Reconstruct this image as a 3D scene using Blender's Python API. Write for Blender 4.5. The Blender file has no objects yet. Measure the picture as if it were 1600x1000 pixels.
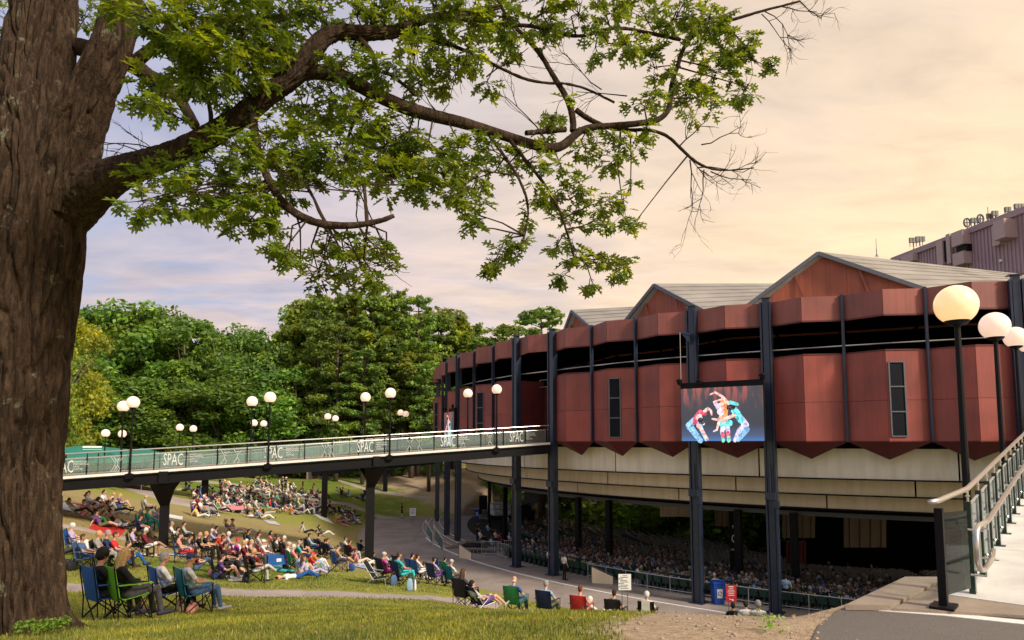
import bpy, bmesh, math, random
import numpy as np
from mathutils import Vector, Matrix, Quaternion, noise as mnoise
random.seed(7); RNG = np.random.default_rng(11)
sc = bpy.context.scene
COL = sc.collection
# ------------------------------------------------------------------ camera
F = 1067.0; CZ = 8.6; PITCH = math.atan(95/1067)
cam_d = bpy.data.cameras.new('camera'); cam = bpy.data.objects.new('camera', cam_d); COL.objects.link(cam)
cam.location = (0, 0, CZ); cam.rotation_euler = (math.pi/2+PITCH, 0, 0)
cam_d.sensor_width = 36; cam_d.lens = 36*F/1600; cam_d.shift_y = 95/1600
cam_d.clip_start = .1; cam_d.clip_end = 6000
sc.camera = cam
sc.render.resolution_x = 1024; sc.render.resolution_y = 640
sc.view_settings.view_transform = 'Standard'; sc.view_settings.look = 'None'
sc.view_settings.exposure = 0.55; sc.view_settings.gamma = 1
# ------------------------------------------------------------------ world
SUN_AZ = math.radians(128)      # clockwise from +Y
SUN_EL = math.radians(36)
w = bpy.data.worlds.new('World'); sc.world = w; w.use_nodes = True
nt = w.node_tree; nt.nodes.clear()
def N(nt, t, **k):
    n = nt.nodes.new(t)
    for a, b in k.items():
        if a in n.inputs.keys(): n.inputs[a].default_value = b
        else: setattr(n, a, b)
    return n
def L(nt, a, b): nt.links.new(a, b)
def ramp(nt, fac, stops):
    r = nt.nodes.new('ShaderNodeValToRGB'); e = r.color_ramp.elements
    while len(e) > 1: e.remove(e[-1])
    e[0].position = stops[0][0]; e[0].color = (*stops[0][1], 1)
    for p, c in stops[1:]:
        x = e.new(p); x.color = (*c, 1)
    if fac is not None: L(nt, fac, r.inputs[0])
    return r
def math_(nt, op, a, b=None, c=None, clamp=False):
    n = nt.nodes.new('ShaderNodeMath'); n.operation = op; n.use_clamp = clamp
    for i, v in enumerate((a, b, c)):
        if v is None: continue
        if isinstance(v, (int, float)): n.inputs[i].default_value = v
        else: L(nt, v, n.inputs[i])
    return n.outputs[0]
def mixc(nt, fac, a, b, bt='MIX'):
    n = nt.nodes.new('ShaderNodeMix'); n.data_type = 'RGBA'; n.blend_type = bt
    for i, v in ((0, fac), (6, a), (7, b)):
        if isinstance(v, (int, float)): n.inputs[i].default_value = v
        elif isinstance(v, tuple): n.inputs[i].default_value = (*v, 1) if len(v) == 3 else v
        else: L(nt, v, n.inputs[i])
    return n.outputs[2]
def build_world():
    out = N(nt, 'ShaderNodeOutputWorld'); bg = N(nt, 'ShaderNodeBackground'); L(nt, bg.outputs[0], out.inputs[0])
    sky = nt.nodes.new('ShaderNodeTexSky'); sky.sky_type = 'NISHITA'; sky.sun_disc = False
    sky.sun_elevation = SUN_EL; sky.sun_rotation = SUN_AZ
    skym = mixc(nt, 1.0, sky.outputs[0], (.085, .085, .085), 'MULTIPLY')
    tc = N(nt, 'ShaderNodeTexCoord'); sep = N(nt, 'ShaderNodeSeparateXYZ'); L(nt, tc.outputs['Generated'], sep.inputs[0])
    x, y, z = sep.outputs
    zc = math_(nt, 'MAXIMUM', z, 0.0)
    den = math_(nt, 'ADD', zc, .16)
    px = math_(nt, 'DIVIDE', x, den); py = math_(nt, 'DIVIDE', y, den)
    cv = N(nt, 'ShaderNodeCombineXYZ'); L(nt, px, cv.inputs[0]); L(nt, py, cv.inputs[1])
    mp = N(nt, 'ShaderNodeMapping'); mp.inputs['Rotation'].default_value = (0, 0, .35); mp.inputs['Scale'].default_value = (.75, 1.5, 1); L(nt, cv.outputs[0], mp.inputs[0])
    n1 = N(nt, 'ShaderNodeTexNoise', Scale=1.3, Detail=7.0, Roughness=.55, Distortion=.35); L(nt, mp.outputs[0], n1.inputs['Vector'])
    n2 = N(nt, 'ShaderNodeTexNoise', Scale=4.2, Detail=8.0, Roughness=.6, Distortion=.5); L(nt, mp.outputs[0], n2.inputs['Vector'])
    # overcast veil colour: lilac on the left, peach in the middle, warm yellow low on the right
    az = math_(nt, 'ADD', math_(nt, 'MULTIPLY', x, .95), .5)
    az = math_(nt, 'ADD', az, math_(nt, 'MULTIPLY', math_(nt, 'SUBTRACT', n1.outputs[0], .5), .38))
    hi = ramp(nt, az, [(0.0, (.38, .41, .56)), (.33, (.50, .48, .55)), (.55, (.66, .56, .50)), (.8, (.74, .59, .46)), (1, (.80, .63, .46))])
    lo = ramp(nt, az, [(0.0, (.66, .53, .48)), (.28, (.82, .60, .50)), (.52, (.90, .68, .50)), (.74, (1.06, .77, .46)), (1, (1.16, .86, .48))])
    el = math_(nt, 'MULTIPLY', zc, 2.3, clamp=True)
    el = math_(nt, 'ADD', el, math_(nt, 'MULTIPLY', math_(nt, 'SUBTRACT', n1.outputs[0], .5), .5), clamp=True)
    veil = mixc(nt, el, lo.outputs[0], hi.outputs[0])
    # blue-lilac gaps on the left between streaks
    gapm = ramp(nt, n1.outputs[0], [(.42, (1, 1, 1)), (.52, (0, 0, 0))])
    leftm = ramp(nt, az, [(.12, (.85, .85, .85)), (.62, (.10, .10, .10))])
    gm = mixc(nt, 1.0, gapm.outputs[0], leftm.outputs[0], 'MULTIPLY')
    gap = mixc(nt, .18, (.42, .44, .58), skym)
    c1 = mixc(nt, gm, veil, gap)
    det = ramp(nt, n2.outputs[0], [(.3, (.88, .88, .90)), (.5, (1, 1, 1)), (.70, (1.12, 1.09, 1.07))])
    c2 = mixc(nt, 1.0, c1, det.outputs[0], 'MULTIPLY')
    # below the horizon: dull ground tone
    bl = math_(nt, 'MULTIPLY', math_(nt, 'MULTIPLY', z, -1), 12, clamp=True)
    c3 = mixc(nt, bl, c2, (.10, .11, .07))
    L(nt, c3, bg.inputs[0]); bg.inputs[1].default_value = .84
build_world()
sd = bpy.data.lights.new('sun', 'SUN'); sd.energy = 3.3; sd.angle = math.radians(9); sd.color = (1, .87, .70)
so = bpy.data.objects.new('sun', sd); COL.objects.link(so)
dsun = Vector((math.sin(SUN_AZ)*math.cos(SUN_EL), math.cos(SUN_AZ)*math.cos(SUN_EL), math.sin(SUN_EL)))
so.rotation_euler = dsun.to_track_quat('Z', 'Y').to_euler(); so.location = dsun*100
# ------------------------------------------------------------------ helpers
_cp, _sp = math.cos(PITCH), math.sin(PITCH)
def ray(px, py):
    dx, dy = (px-800)/F, (595-py)/F
    return Vector((dx, _cp-dy*_sp, _sp+dy*_cp))
def U(px, py, Y):
    d = ray(px, py); t = Y/d.y
    return Vector((d.x*t, Y, CZ+d.z*t))
def Z(px, py, z):
    d = ray(px, py); t = (z-CZ)/d.z
    return Vector((d.x*t, d.y*t, z))
def to_px(v):
    x, y, z = v[0], v[1], v[2]-CZ
    c = y*_cp+z*_sp; u = -y*_sp+z*_cp
    return 800+F*x/c, 595-F*u/c
def tag(o, label=None, cat=None, group=None, kind=None):
    if label: o['label'] = label
    if cat: o['category'] = cat
    if group: o['group'] = group
    if kind: o['kind'] = kind
    return o
def empty(name, loc=(0, 0, 0), rz=0, label=None, cat=None, group=None, kind=None):
    o = bpy.data.objects.new(name, None); COL.objects.link(o); o.location = loc; o.rotation_euler = (0, 0, rz)
    o.empty_display_size = .2
    return tag(o, label, cat, group, kind)
def link(name, me, parent=None, loc=None, rz=None):
    o = bpy.data.objects.new(name, me); COL.objects.link(o)
    if parent: o.parent = parent
    if loc is not None: o.location = loc
    if rz is not None: o.rotation_euler = (0, 0, rz)
    return o
class MB:
    def __init__(s): s.v = []; s.f = []; s.m = []
    def quadbox(s, c, sx, sy, sz, rz=0, m=0, M=None):
        R = M if M else Matrix.Rotation(rz, 3, 'Z'); c = Vector(c); b = len(s.v)
        for k in ((-1,-1,-1),(1,-1,-1),(1,1,-1),(-1,1,-1),(-1,-1,1),(1,-1,1),(1,1,1),(-1,1,1)):
            s.v.append(c+R@Vector((k[0]*sx/2, k[1]*sy/2, k[2]*sz/2)))
        for q in ((0,3,2,1),(4,5,6,7),(0,1,5,4),(1,2,6,5),(2,3,7,6),(3,0,4,7)):
            s.f.append([b+i for i in q]); s.m.append(m)
        return s
    def beam(s, a, b, w, h, m=0, up=(0, 0, 1)):
        a, b = Vector(a), Vector(b); d = (b-a); l = d.length
        if l < 1e-6: return s
        y = d/l; up = Vector(up)
        x = y.cross(up)
        if x.length < 1e-4: x = y.cross(Vector((1, 0, 0)))
        x.normalize(); z = x.cross(y)
        R = Matrix((x, y, z)).transposed()
        return s.quadbox((a+b)/2, w, l, h, M=R, m=m)
    def tube(s, pts, rad, n=6, m=0, cap=True):
        pts = [Vector(p) for p in pts]
        if isinstance(rad, (int, float)): rad = [rad]*len(pts)
        prev = None; rings = []
        for i, p in enumerate(pts):
            t = (pts[min(i+1, len(pts)-1)]-pts[max(i-1, 0)])
            if t.length < 1e-9: t = Vector((0, 0, 1))
            t.normalize()
            if prev is None:
                x = t.cross(Vector((0, 0, 1)))
                if x.length < 1e-3: x = t.cross(Vector((0, 1, 0)))
            else: x = prev-t*prev.dot(t)
            x.normalize(); prev = x; y = t.cross(x)
            b = len(s.v); rings.append(b)
            for k in range(n):
                a = 2*math.pi*k/n
                s.v.append(p+(x*math.cos(a)+y*math.sin(a))*rad[i])
        for i in range(len(rings)-1):
            for k in range(n):
                a, b = rings[i]+k, rings[i]+(k+1) % n; c, d = rings[i+1]+(k+1) % n, rings[i+1]+k
                s.f.append([a, b, c, d]); s.m.append(m)
        if cap:
            s.f.append([rings[0]+k for k in reversed(range(n))]); s.m.append(m)
            s.f.append([rings[-1]+k for k in range(n)]); s.m.append(m)
        return s
    def sphere(s, c, r, nu=12, nv=8, m=0, sc_=(1, 1, 1), R=None):
        c = Vector(c); b = len(s.v)
        for j in range(1, nv):
            t = math.pi*j/nv
            for i in range(nu):
                p = 2*math.pi*i/nu
                q = Vector((math.sin(t)*math.cos(p)*r*sc_[0], math.sin(t)*math.sin(p)*r*sc_[1], math.cos(t)*r*sc_[2]))
                s.v.append(c+(R@q if R else q))
        for pz in (1, -1):
            q = Vector((0, 0, pz*r*sc_[2])); s.v.append(c+(R@q if R else q))
        tp = b+(nv-1)*nu
        for j in range(nv-2):
            for i in range(nu):
                a = b+j*nu+i; d = b+j*nu+(i+1) % nu
                s.f.append([a, a+nu, d+nu, d]); s.m.append(m)
        for i in range(nu):
            s.f.append([tp, b+i, b+(i+1) % nu]); s.m.append(m)
            a = b+(nv-2)*nu
            s.f.append([tp+1, a+(i+1) % nu, a+i]); s.m.append(m)
        return s
    def poly(s, pts, m=0):
        b = len(s.v); s.v += [Vector(p) for p in pts]; s.f.append(list(range(b, b+len(pts)))); s.m.append(m); return s
    def slab(s, pts, off, m=0):
        """closed prism: polygon pts extruded by vector off"""
        b = len(s.v); n = len(pts); off = Vector(off)
        s.v += [Vector(p) for p in pts]; s.v += [Vector(p)+off for p in pts]
        s.f.append([b+i for i in reversed(range(n))]); s.m.append(m)
        s.f.append([b+n+i for i in range(n)]); s.m.append(m)
        for i in range(n):
            j = (i+1) % n
            s.f.append([b+i, b+j, b+n+j, b+n+i]); s.m.append(m)
        return s
    def mesh(s, name, mats, smooth=False, fixn=False):
        me = bpy.data.meshes.new(name); me.from_pydata([tuple(v) for v in s.v], [], s.f)
        for mt in (mats if isinstance(mats, (list, tuple)) else [mats]): me.materials.append(mt)
        me.polygons.foreach_set('material_index', s.m)
        if smooth: me.polygons.foreach_set('use_smooth', [True]*len(me.polygons))
        if fixn:
            bm = bmesh.new(); bm.from_mesh(me); bmesh.ops.recalc_face_normals(bm, faces=bm.faces); bm.to_mesh(me); bm.free()
        me.update(); return me
    def build(s, name, mats, parent=None, smooth=False, fixn=False, loc=None, rz=None):
        return link(name, s.mesh(name, mats, smooth, fixn), parent, loc, rz)
def text_mesh(txt, size, mat, sx=1.0, align='CENTER', ext=.004):
    cu = bpy.data.curves.new('lettering', 'FONT'); cu.body = txt; cu.size = size; cu.align_x = align; cu.align_y = 'CENTER'; cu.extrude = ext
    cu.resolution_u = 2
    o = bpy.data.objects.new('lettering', cu); COL.objects.link(o)
    dg = bpy.context.evaluated_depsgraph_get(); me = bpy.data.meshes.new_from_object(o.evaluated_get(dg))
    bpy.data.objects.remove(o); bpy.data.curves.remove(cu)
    me.transform(Matrix.Diagonal((sx, 1, 1, 1))); me.materials.clear(); me.materials.append(mat); me.name = 'lettering'
    return me
# ------------------------------------------------------------------ materials
def srgb(r, g, b):
    f = lambda c: (c/255/12.92) if c/255 <= .04045 else ((c/255+.055)/1.055)**2.4
    return (f(r), f(g), f(b))
MATS = {}
def mat(name, col, rough=.6, metal=0., var=.0, vscale=6., bump=0., bscale=40., emit=None, es=0., spec=.5, trans=0., coat=0., stretch=None, var2=None):
    m = bpy.data.materials.new(name); m.use_nodes = True; n = m.node_tree; b = n.nodes['Principled BSDF']
    b.inputs['Base Color'].default_value = (*col, 1); b.inputs['Roughness'].default_value = rough; b.inputs['Metallic'].default_value = metal
    b.inputs['Specular IOR Level'].default_value = spec; b.inputs['Transmission Weight'].default_value = trans; b.inputs['Coat Weight'].default_value = coat
    if emit: b.inputs['Emission Color'].default_value = (*emit, 1); b.inputs['Emission Strength'].default_value = es
    if var or bump:
        tc = N(n, 'ShaderNodeTexCoord'); src = tc.outputs['Object']
        if stretch:
            mp = N(n, 'ShaderNodeMapping'); mp.inputs['Scale'].default_value = stretch; L(n, src, mp.inputs[0]); src = mp.outputs[0]
    if var:
        t = N(n, 'ShaderNodeTexNoise', Scale=vscale, Detail=6.0, Roughness=.6); L(n, src, t.inputs['Vector'])
        c2 = var2 if var2 else tuple(min(1, c*(1+var)) for c in col)
        r = ramp(n, t.outputs[0], [(.3, tuple(c*(1-var) for c in col)), (.5, col), (.72, c2)])
        L(n, r.outputs[0], b.inputs['Base Color'])
        rr = math_(n, 'ADD', math_(n, 'MULTIPLY', t.outputs[0], .3), rough-.15, clamp=True); L(n, rr, b.inputs['Roughness'])
    if bump:
        t = N(n, 'ShaderNodeTexNoise', Scale=bscale, Detail=4.0); L(n, src, t.inputs['Vector'])
        bp = N(n, 'ShaderNodeBump', Strength=bump, Distance=.02); L(n, t.outputs[0], bp.inputs['Height']); L(n, bp.outputs[0], b.inputs['Normal'])
    MATS[name] = m; return m
def attr_mat(name, prop, rough=.8, var=.12, vscale=9., bump=.25, bscale=60, sss=0):
    """colour read from a custom property of the object, so alike meshes can be shared"""
    m = bpy.data.materials.new(name); m.use_nodes = True; n = m.node_tree; b = n.nodes['Principled BSDF']
    a = N(n, 'ShaderNodeAttribute'); a.attribute_type = 'OBJECT'; a.attribute_name = prop
    tc = N(n, 'ShaderNodeTexCoord'); t = N(n, 'ShaderNodeTexNoise', Scale=vscale, Detail=4.0); L(n, tc.outputs['Object'], t.inputs['Vector'])
    r = ramp(n, t.outputs[0], [(.3, (1-var,)*3), (.7, (1+var,)*3)])
    L(n, mixc(n, 1.0, a.outputs['Color'], r.outputs[0], 'MULTIPLY'), b.inputs['Base Color'])
    b.inputs['Roughness'].default_value = rough; b.inputs['Specular IOR Level'].default_value = .25
    if bump:
        t2 = N(n, 'ShaderNodeTexNoise', Scale=bscale*.25, Detail=3.0); L(n, tc.outputs['Object'], t2.inputs['Vector'])
        bp = N(n, 'ShaderNodeBump', Strength=bump, Distance=.03); L(n, t2.outputs[0], bp.inputs['Height']); L(n, bp.outputs[0], b.inputs['Normal'])
    return m
M_skin = attr_mat('skin', 'skin_colour', .55, .06, bump=0)
M_shirt = attr_mat('shirt_cloth', 'shirt_colour', .85, .30, vscale=14, bump=.8)
M_pants = attr_mat('trouser_cloth', 'trouser_colour', .85, .22, vscale=12, bump=.7)
M_hair = attr_mat('hair', 'hair_colour', .6, .35, vscale=40, bump=.5, bscale=200)
M_shoe = attr_mat('shoe', 'shoe_colour', .6, .1)
M_fabric = attr_mat('chair_fabric', 'fabric_colour', .7, .1, bump=.15)
BODYM = [M_skin, M_shirt, M_pants, M_hair, M_shoe]
M_navy = mat('navy_steel', (.018, .030, .062), .38, .0, var=.25, vscale=3, bump=.05, coat=.2)
M_black = mat('black_steel', (.005, .005, .007), .55, spec=.18, var=.2, vscale=4, bump=.04)
M_greenpost = mat('dark_green_post', (.010, .035, .024), .35, var=.2)
M_steel = mat('brushed_steel', (.66, .63, .60), .32, 1.0)
M_alu = mat('aluminium_edge', (.55, .55, .56), .45, .6, var=.1)
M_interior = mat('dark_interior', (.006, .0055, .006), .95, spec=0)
M_conc = mat('concrete', (.27, .215, .17), .85, var=.16, vscale=3.5, bump=.3, bscale=60)
M_ramp = mat('ramp_concrete', (.56, .545, .53), .8, var=.14, vscale=2.2, bump=.25, bscale=50)
M_cream = mat('cream_panel', (.88, .82, .70), .6, var=.12, vscale=2.2, stretch=(1.2, 1.2, .14))
M_creamlow = mat('tan_panel', (.80, .68, .50), .6, var=.12, vscale=2.2, stretch=(1.2, 1.2, .14))
M_white = mat('white_paint', (.75, .73, .70), .55, var=.08)
M_seatgreen = mat('seat_green', (.020, .062, .048), .5, var=.15)
M_seatgrey = mat('seat_grey', (.17, .165, .15), .5, var=.1)
M_roof = mat('roof_sheet', (.27, .25, .235), .55, var=.28, vscale=1.2, stretch=(.3, .3, 1))
M_rooftrim = mat('roof_trim', (.11, .12, .15), .5, var=.15)
def red_panel(name, col):
    m = mat(name, col, .52); n = m.node_tree; b = n.nodes['Principled BSDF']
    tc = N(n, 'ShaderNodeTexCoord'); mp = N(n, 'ShaderNodeMapping'); mp.inputs['Scale'].default_value = (6, 6, .35); L(n, tc.outputs['Object'], mp.inputs[0])
    t = N(n, 'ShaderNodeTexNoise', Scale=2.0, Detail=6.0, Roughness=.6); L(n, mp.outputs[0], t.inputs['Vector'])
    t3 = N(n, 'ShaderNodeTexNoise', Scale=.45, Detail=3.0); L(n, tc.outputs['Object'], t3.inputs['Vector'])
    r = ramp(n, t.outputs[0], [(.3, tuple(c*.92 for c in col)), (.55, col), (.75, tuple(c*1.07 for c in col))])
    r3 = ramp(n, t3.outputs[0], [(.35, (.78, .82, .88)), (.65, (1.16, 1.10, 1.06))])
    mp4 = N(n, 'ShaderNodeMapping'); mp4.inputs['Scale'].default_value = (2.2, 2.2, .12); L(n, tc.outputs['Object'], mp4.inputs[0]); t4 = N(n, 'ShaderNodeTexNoise', Scale=1.6, Detail=8.0, Roughness=.7); L(n, mp4.outputs[0], t4.inputs['Vector'])
    r4 = ramp(n, t4.outputs[0], [(.34, (.84, .84, .87)), (.5, (1, 1, 1)), (.66, (1.06, 1.09, 1.11))])
    oi = N(n, 'ShaderNodeObjectInfo'); ro = ramp(n, oi.outputs['Random'], [(0, (.86, .88, .92)), (1, (1.12, 1.08, 1.06))])
    cc = mixc(n, 1.0, mixc(n, 1.0, r.outputs[0], r3.outputs[0], 'MULTIPLY'), mixc(n, 1.0, r4.outputs[0], ro.outputs[0], 'MULTIPLY'), 'MULTIPLY'); L(n, cc, b.inputs['Base Color'])
    bp = N(n, 'ShaderNodeBump', Strength=.08, Distance=.02); L(n, t.outputs[0], bp.inputs['Height']); L(n, bp.outputs[0], b.inputs['Normal'])
    return m
M_red = red_panel('weathered_red_panel', (.285, .066, .054))
M_fascia = red_panel('weathered_fascia_panel', (.26, .085, .072))
M_gable = red_panel('rust_gable_board', (.32, .085, .045))
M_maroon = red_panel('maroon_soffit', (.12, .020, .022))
def globe_mat():
    m = mat('opal_globe', (.74, .62, .55), .22, spec=.5, coat=.4, emit=(1.0, .66, .48), es=.46); return m
M_globe = globe_mat()
def glass_mat(name, tint, alpha, rough=.05, ior=1.35):
    m = bpy.data.materials.new(name); m.use_nodes = True; n = m.node_tree; n.nodes.clear()
    o = N(n, 'ShaderNodeOutputMaterial'); g = N(n, 'ShaderNodeBsdfGlossy', Roughness=rough); g.inputs[0].default_value = (.9, .95, .95, 1)
    t = N(n, 'ShaderNodeBsdfTransparent'); t.inputs[0].default_value = (*tint, 1)
    fr = N(n, 'ShaderNodeFresnel', IOR=ior); d = N(n, 'ShaderNodeBsdfDiffuse'); d.inputs[0].default_value = (.52, .66, .66, 1)
    mx = N(n, 'ShaderNodeMixShader'); L(n, fr.outputs[0], mx.inputs[0]); L(n, t.outputs[0], mx.inputs[1]); L(n, g.outputs[0], mx.inputs[2])
    m2 = N(n, 'ShaderNodeMixShader'); m2.inputs[0].default_value = alpha; L(n, mx.outputs[0], m2.inputs[1]); L(n, d.outputs[0], m2.inputs[2])
    L(n, m2.outputs[0], o.inputs[0]); return m
M_glass = glass_mat('railing_glass', (.90, .945, .94), .085)
M_glass2 = glass_mat('clear_railing_glass', (.94, .97, .965), .004, ior=1.22)
M_winglass = mat('dark_window_glass', (.006, .008, .014), .6, spec=.15)
M_print = mat('white_glass_print', (.60, .62, .62), .6)
def leaf_mat(name, c1, c2, tr=.35, clump=.35):
    m = bpy.data.materials.new(name); m.use_nodes = True; n = m.node_tree; n.nodes.clear()
    o = N(n, 'ShaderNodeOutputMaterial'); g = N(n, 'ShaderNodeNewGeometry')
    r = ramp(n, g.outputs['Random Per Island'], [(0, c1), (.55, tuple((a+b)/2 for a, b in zip(c1, c2))), (.93, c2), (1, tuple(min(1, x*k) for x, k in zip(c2, (1.5, 1.4, .9))))])
    col = r.outputs[0]
    tcc = N(n, 'ShaderNodeTexCoord'); tn_ = N(n, 'ShaderNodeTexNoise', Scale=clump, Detail=3.0); L(n, tcc.outputs['Object'], tn_.inputs['Vector'])
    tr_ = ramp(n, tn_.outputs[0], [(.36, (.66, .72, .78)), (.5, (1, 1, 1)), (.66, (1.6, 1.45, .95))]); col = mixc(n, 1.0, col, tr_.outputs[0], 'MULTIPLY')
    oi = N(n, 'ShaderNodeObjectInfo'); hv = N(n, 'ShaderNodeHueSaturation'); L(n, col, hv.inputs['Color'])
    L(n, math_(n, 'ADD', math_(n, 'MULTIPLY', oi.outputs['Random'], .5), .75), hv.inputs['Value']); L(n, math_(n, 'ADD', math_(n, 'MULTIPLY', oi.outputs['Random'], .022), .494), hv.inputs['Hue'])
    d = N(n, 'ShaderNodeBsdfPrincipled', Roughness=.5); d.inputs['Specular IOR Level'].default_value = .35; L(n, hv.outputs[0], d.inputs['Base Color'])
    t = N(n, 'ShaderNodeBsdfTranslucent'); L(n, mixc(n, 1.0, hv.outputs[0], (1.9, 1.6, .6), 'MULTIPLY'), t.inputs[0])
    mx = N(n, 'ShaderNodeMixShader'); mx.inputs[0].default_value = tr; L(n, d.outputs[0], mx.inputs[1]); L(n, t.outputs[0], mx.inputs[2]); L(n, mx.outputs[0], o.inputs[0])
    return m
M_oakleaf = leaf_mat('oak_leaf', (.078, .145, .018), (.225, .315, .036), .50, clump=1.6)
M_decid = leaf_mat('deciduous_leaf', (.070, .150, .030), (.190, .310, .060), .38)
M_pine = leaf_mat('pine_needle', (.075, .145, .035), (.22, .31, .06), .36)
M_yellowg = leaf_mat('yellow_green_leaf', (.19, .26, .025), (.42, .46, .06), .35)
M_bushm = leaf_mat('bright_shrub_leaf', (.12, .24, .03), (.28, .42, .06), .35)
def bark_mat(name, dark, light, lichen=True, scale=1.):
    m = mat(name, light, .9); n = m.node_tree; b = n.nodes['Principled BSDF']; b.inputs['Specular IOR Level'].default_value = .2
    tc = N(n, 'ShaderNodeTexCoord'); mp = N(n, 'ShaderNodeMapping'); mp.inputs['Scale'].default_value = (14*scale, 14*scale, 2.6*scale); L(n, tc.outputs['Object'], mp.inputs[0])
    t = N(n, 'ShaderNodeTexNoise', Scale=1.0, Detail=8.0, Roughness=.65, Distortion=.8); L(n, mp.outputs[0], t.inputs['Vector'])
    t2 = N(n, 'ShaderNodeTexNoise', Scale=38.0*scale, Detail=5.0); L(n, tc.outputs['Object'], t2.inputs['Vector'])
    r = ramp(n, t.outputs[0], [(.42, dark), (.52, tuple((a+b)/2 for a, b in zip(dark, light))), (.62, light)])
    c = mixc(n, .5, r.outputs[0], mixc(n, t2.outputs[0], dark, light))
    if lichen:
        t3 = N(n, 'ShaderNodeTexNoise', Scale=3.3, Detail=6.0, Roughness=.7, Distortion=.4); L(n, tc.outputs['Object'], t3.inputs['Vector'])
        lm = ramp(n, t3.outputs[0], [(.60, (0, 0, 0)), (.66, (.55, .55, .55))]); c = mixc(n, lm.outputs[0], c, (.22, .24, .17))
    L(n, c, b.inputs['Base Color'])
    h = math_(n, 'ADD', t.outputs[0], math_(n, 'MULTIPLY', t2.outputs[0], .25))
    bp = N(n, 'ShaderNodeBump', Strength=1.0, Distance=.07); L(n, h, bp.inputs['Height']); L(n, bp.outputs[0], b.inputs['Normal']); return m
M_bark = bark_mat('oak_bark', (.006, .004, .003), (.105, .066, .042))
M_farbark = bark_mat('forest_bark', (.06, .045, .035), (.19, .15, .12), False, .5)
# ------------------------------------------------------------------ plan of the place
BCX, BCY, BR = 40.04, 74.93, 47.69            # circle of the pavilion wall
PH0, DLT = -1.94018, .0756324
BXPX = {0:1600, 1:1457, 2:1325, 3:1205, 4:1088, 5:997, 6:927.5, 7:867.5, 8:811, 9:772.5, 10:742.5, 11:720, 12:703, 13:693, 14:687}
def circ(k, r=BR):
    a = PH0-DLT*k; return Vector((BCX+r*math.cos(a), BCY+r*math.sin(a), 0))
def outn(k):
    a = PH0-DLT*k; return Vector((math.cos(a), math.sin(a), 0))
def wallpt(k):
    p = circ(k)
    if k in BXPX:
        y = p.y; x = U(BXPX[k], 690, y).x; return Vector((x, y, 0))
    return p
def rdist(X, Y): return np.hypot(np.asarray(X)-BCX, np.asarray(Y)-BCY)
def bowl_z(r): return -.105*np.clip(45.0-r, 0, 60)
# ------------------------------------------------------------------ terrain height from surveyed points
CP = [(1300,1000,5.5),(1000,1000,5.7),(600,1000,6.2),(300,1000,7.0),(110,985,9),(220,968,12.4),(330,957,14.8),(600,953,14.5),(500,935,20),
 (100,930,16.5),(100,909,20),(490,921,23),(700,943,21.5),(745,954,22.3),(860,967,22.8),(1000,984,23.3),(1180,982,23),(860,962,14),(1000,964,13),(1190,967,10.5),
 (640,915,27),(130,870,26),(398,912,24.5),(520,905,27),(700,916,30),(620,890,40),(580,880,42),(262,855,37.7),(130,800,38),(400,850,40),(450,850,42),
 (550,860,47),(500,845,50),(440,790,72),(350,800,58),(323,792,59),(520,815,64),(560,830,62),(570,797,76),(620,790,82),(300,750,78),(180,757,62),
 (450,741,98),(560,750,95),(690,741,100),(650,760,92),(690,790,84),(100,742,95),(740,935,27),(900,950,29)]
cw = [(*U(*c)[:],) for c in CP]
cw += [(-60,60,6.2),(-60,25,6.5),(-40,12,6.5),(-22,6,6.6),(-60,110,5),(-30,130,5),(0,130,5),(35,150,3),(90,130,2),(110,60,2),(60,15,4),(30,6,6.8),(0,0,7),(30,-20,7),(-30,-20,7),(0,-30,7),
       (18,18,2.6),(28,16,3.2),(-90,-20,7),(-90,140,5),(90,-20,7),(-8,3,6.9)]
cw = np.array(cw)
def _tps(d2): return .5*d2*np.log(d2+1e-9)
_P = cw[:, :2]/30; _n = len(_P)
_K = _tps(((_P[:, None]-_P[None])**2).sum(-1))+np.eye(_n)*2e-4
_A = np.block([[_K, np.c_[np.ones(_n), _P]], [np.c_[np.ones(_n), _P].T, np.zeros((3, 3))]])
_W = np.linalg.solve(_A, np.r_[cw[:, 2], 0, 0, 0])
def sstep(t): t = np.clip(t, 0, 1); return t*t*(3-2*t)
ASPH = [(2.28, 5.45), (2.72, 6.2), (3.15, 6.72), (4.53, 8.08), (5.2, 8.08), (9, 9.2), (40, 9.2), (40, -12), (0.9, -12), (1.6, 2.5)]
def poly_dist(X, Y, P):
    X = np.asarray(X, float); Y = np.asarray(Y, float); d = np.full(X.shape, 1e9); ins = np.zeros(X.shape, bool)
    for i in range(len(P)):
        (x0, y0), (x1, y1) = P[i], P[(i+1) % len(P)]
        ex, ey = x1-x0, y1-y0; t = np.clip(((X-x0)*ex+(Y-y0)*ey)/(ex*ex+ey*ey), 0, 1)
        d = np.minimum(d, np.hypot(X-x0-t*ex, Y-y0-t*ey))
        c = ((y0 > Y) != (y1 > Y)) & (X < (x1-x0)*(Y-y0)/((y1-y0) if y1 != y0 else 1e-9)+x0); ins ^= c
    return np.where(ins, -d, d)
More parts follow.
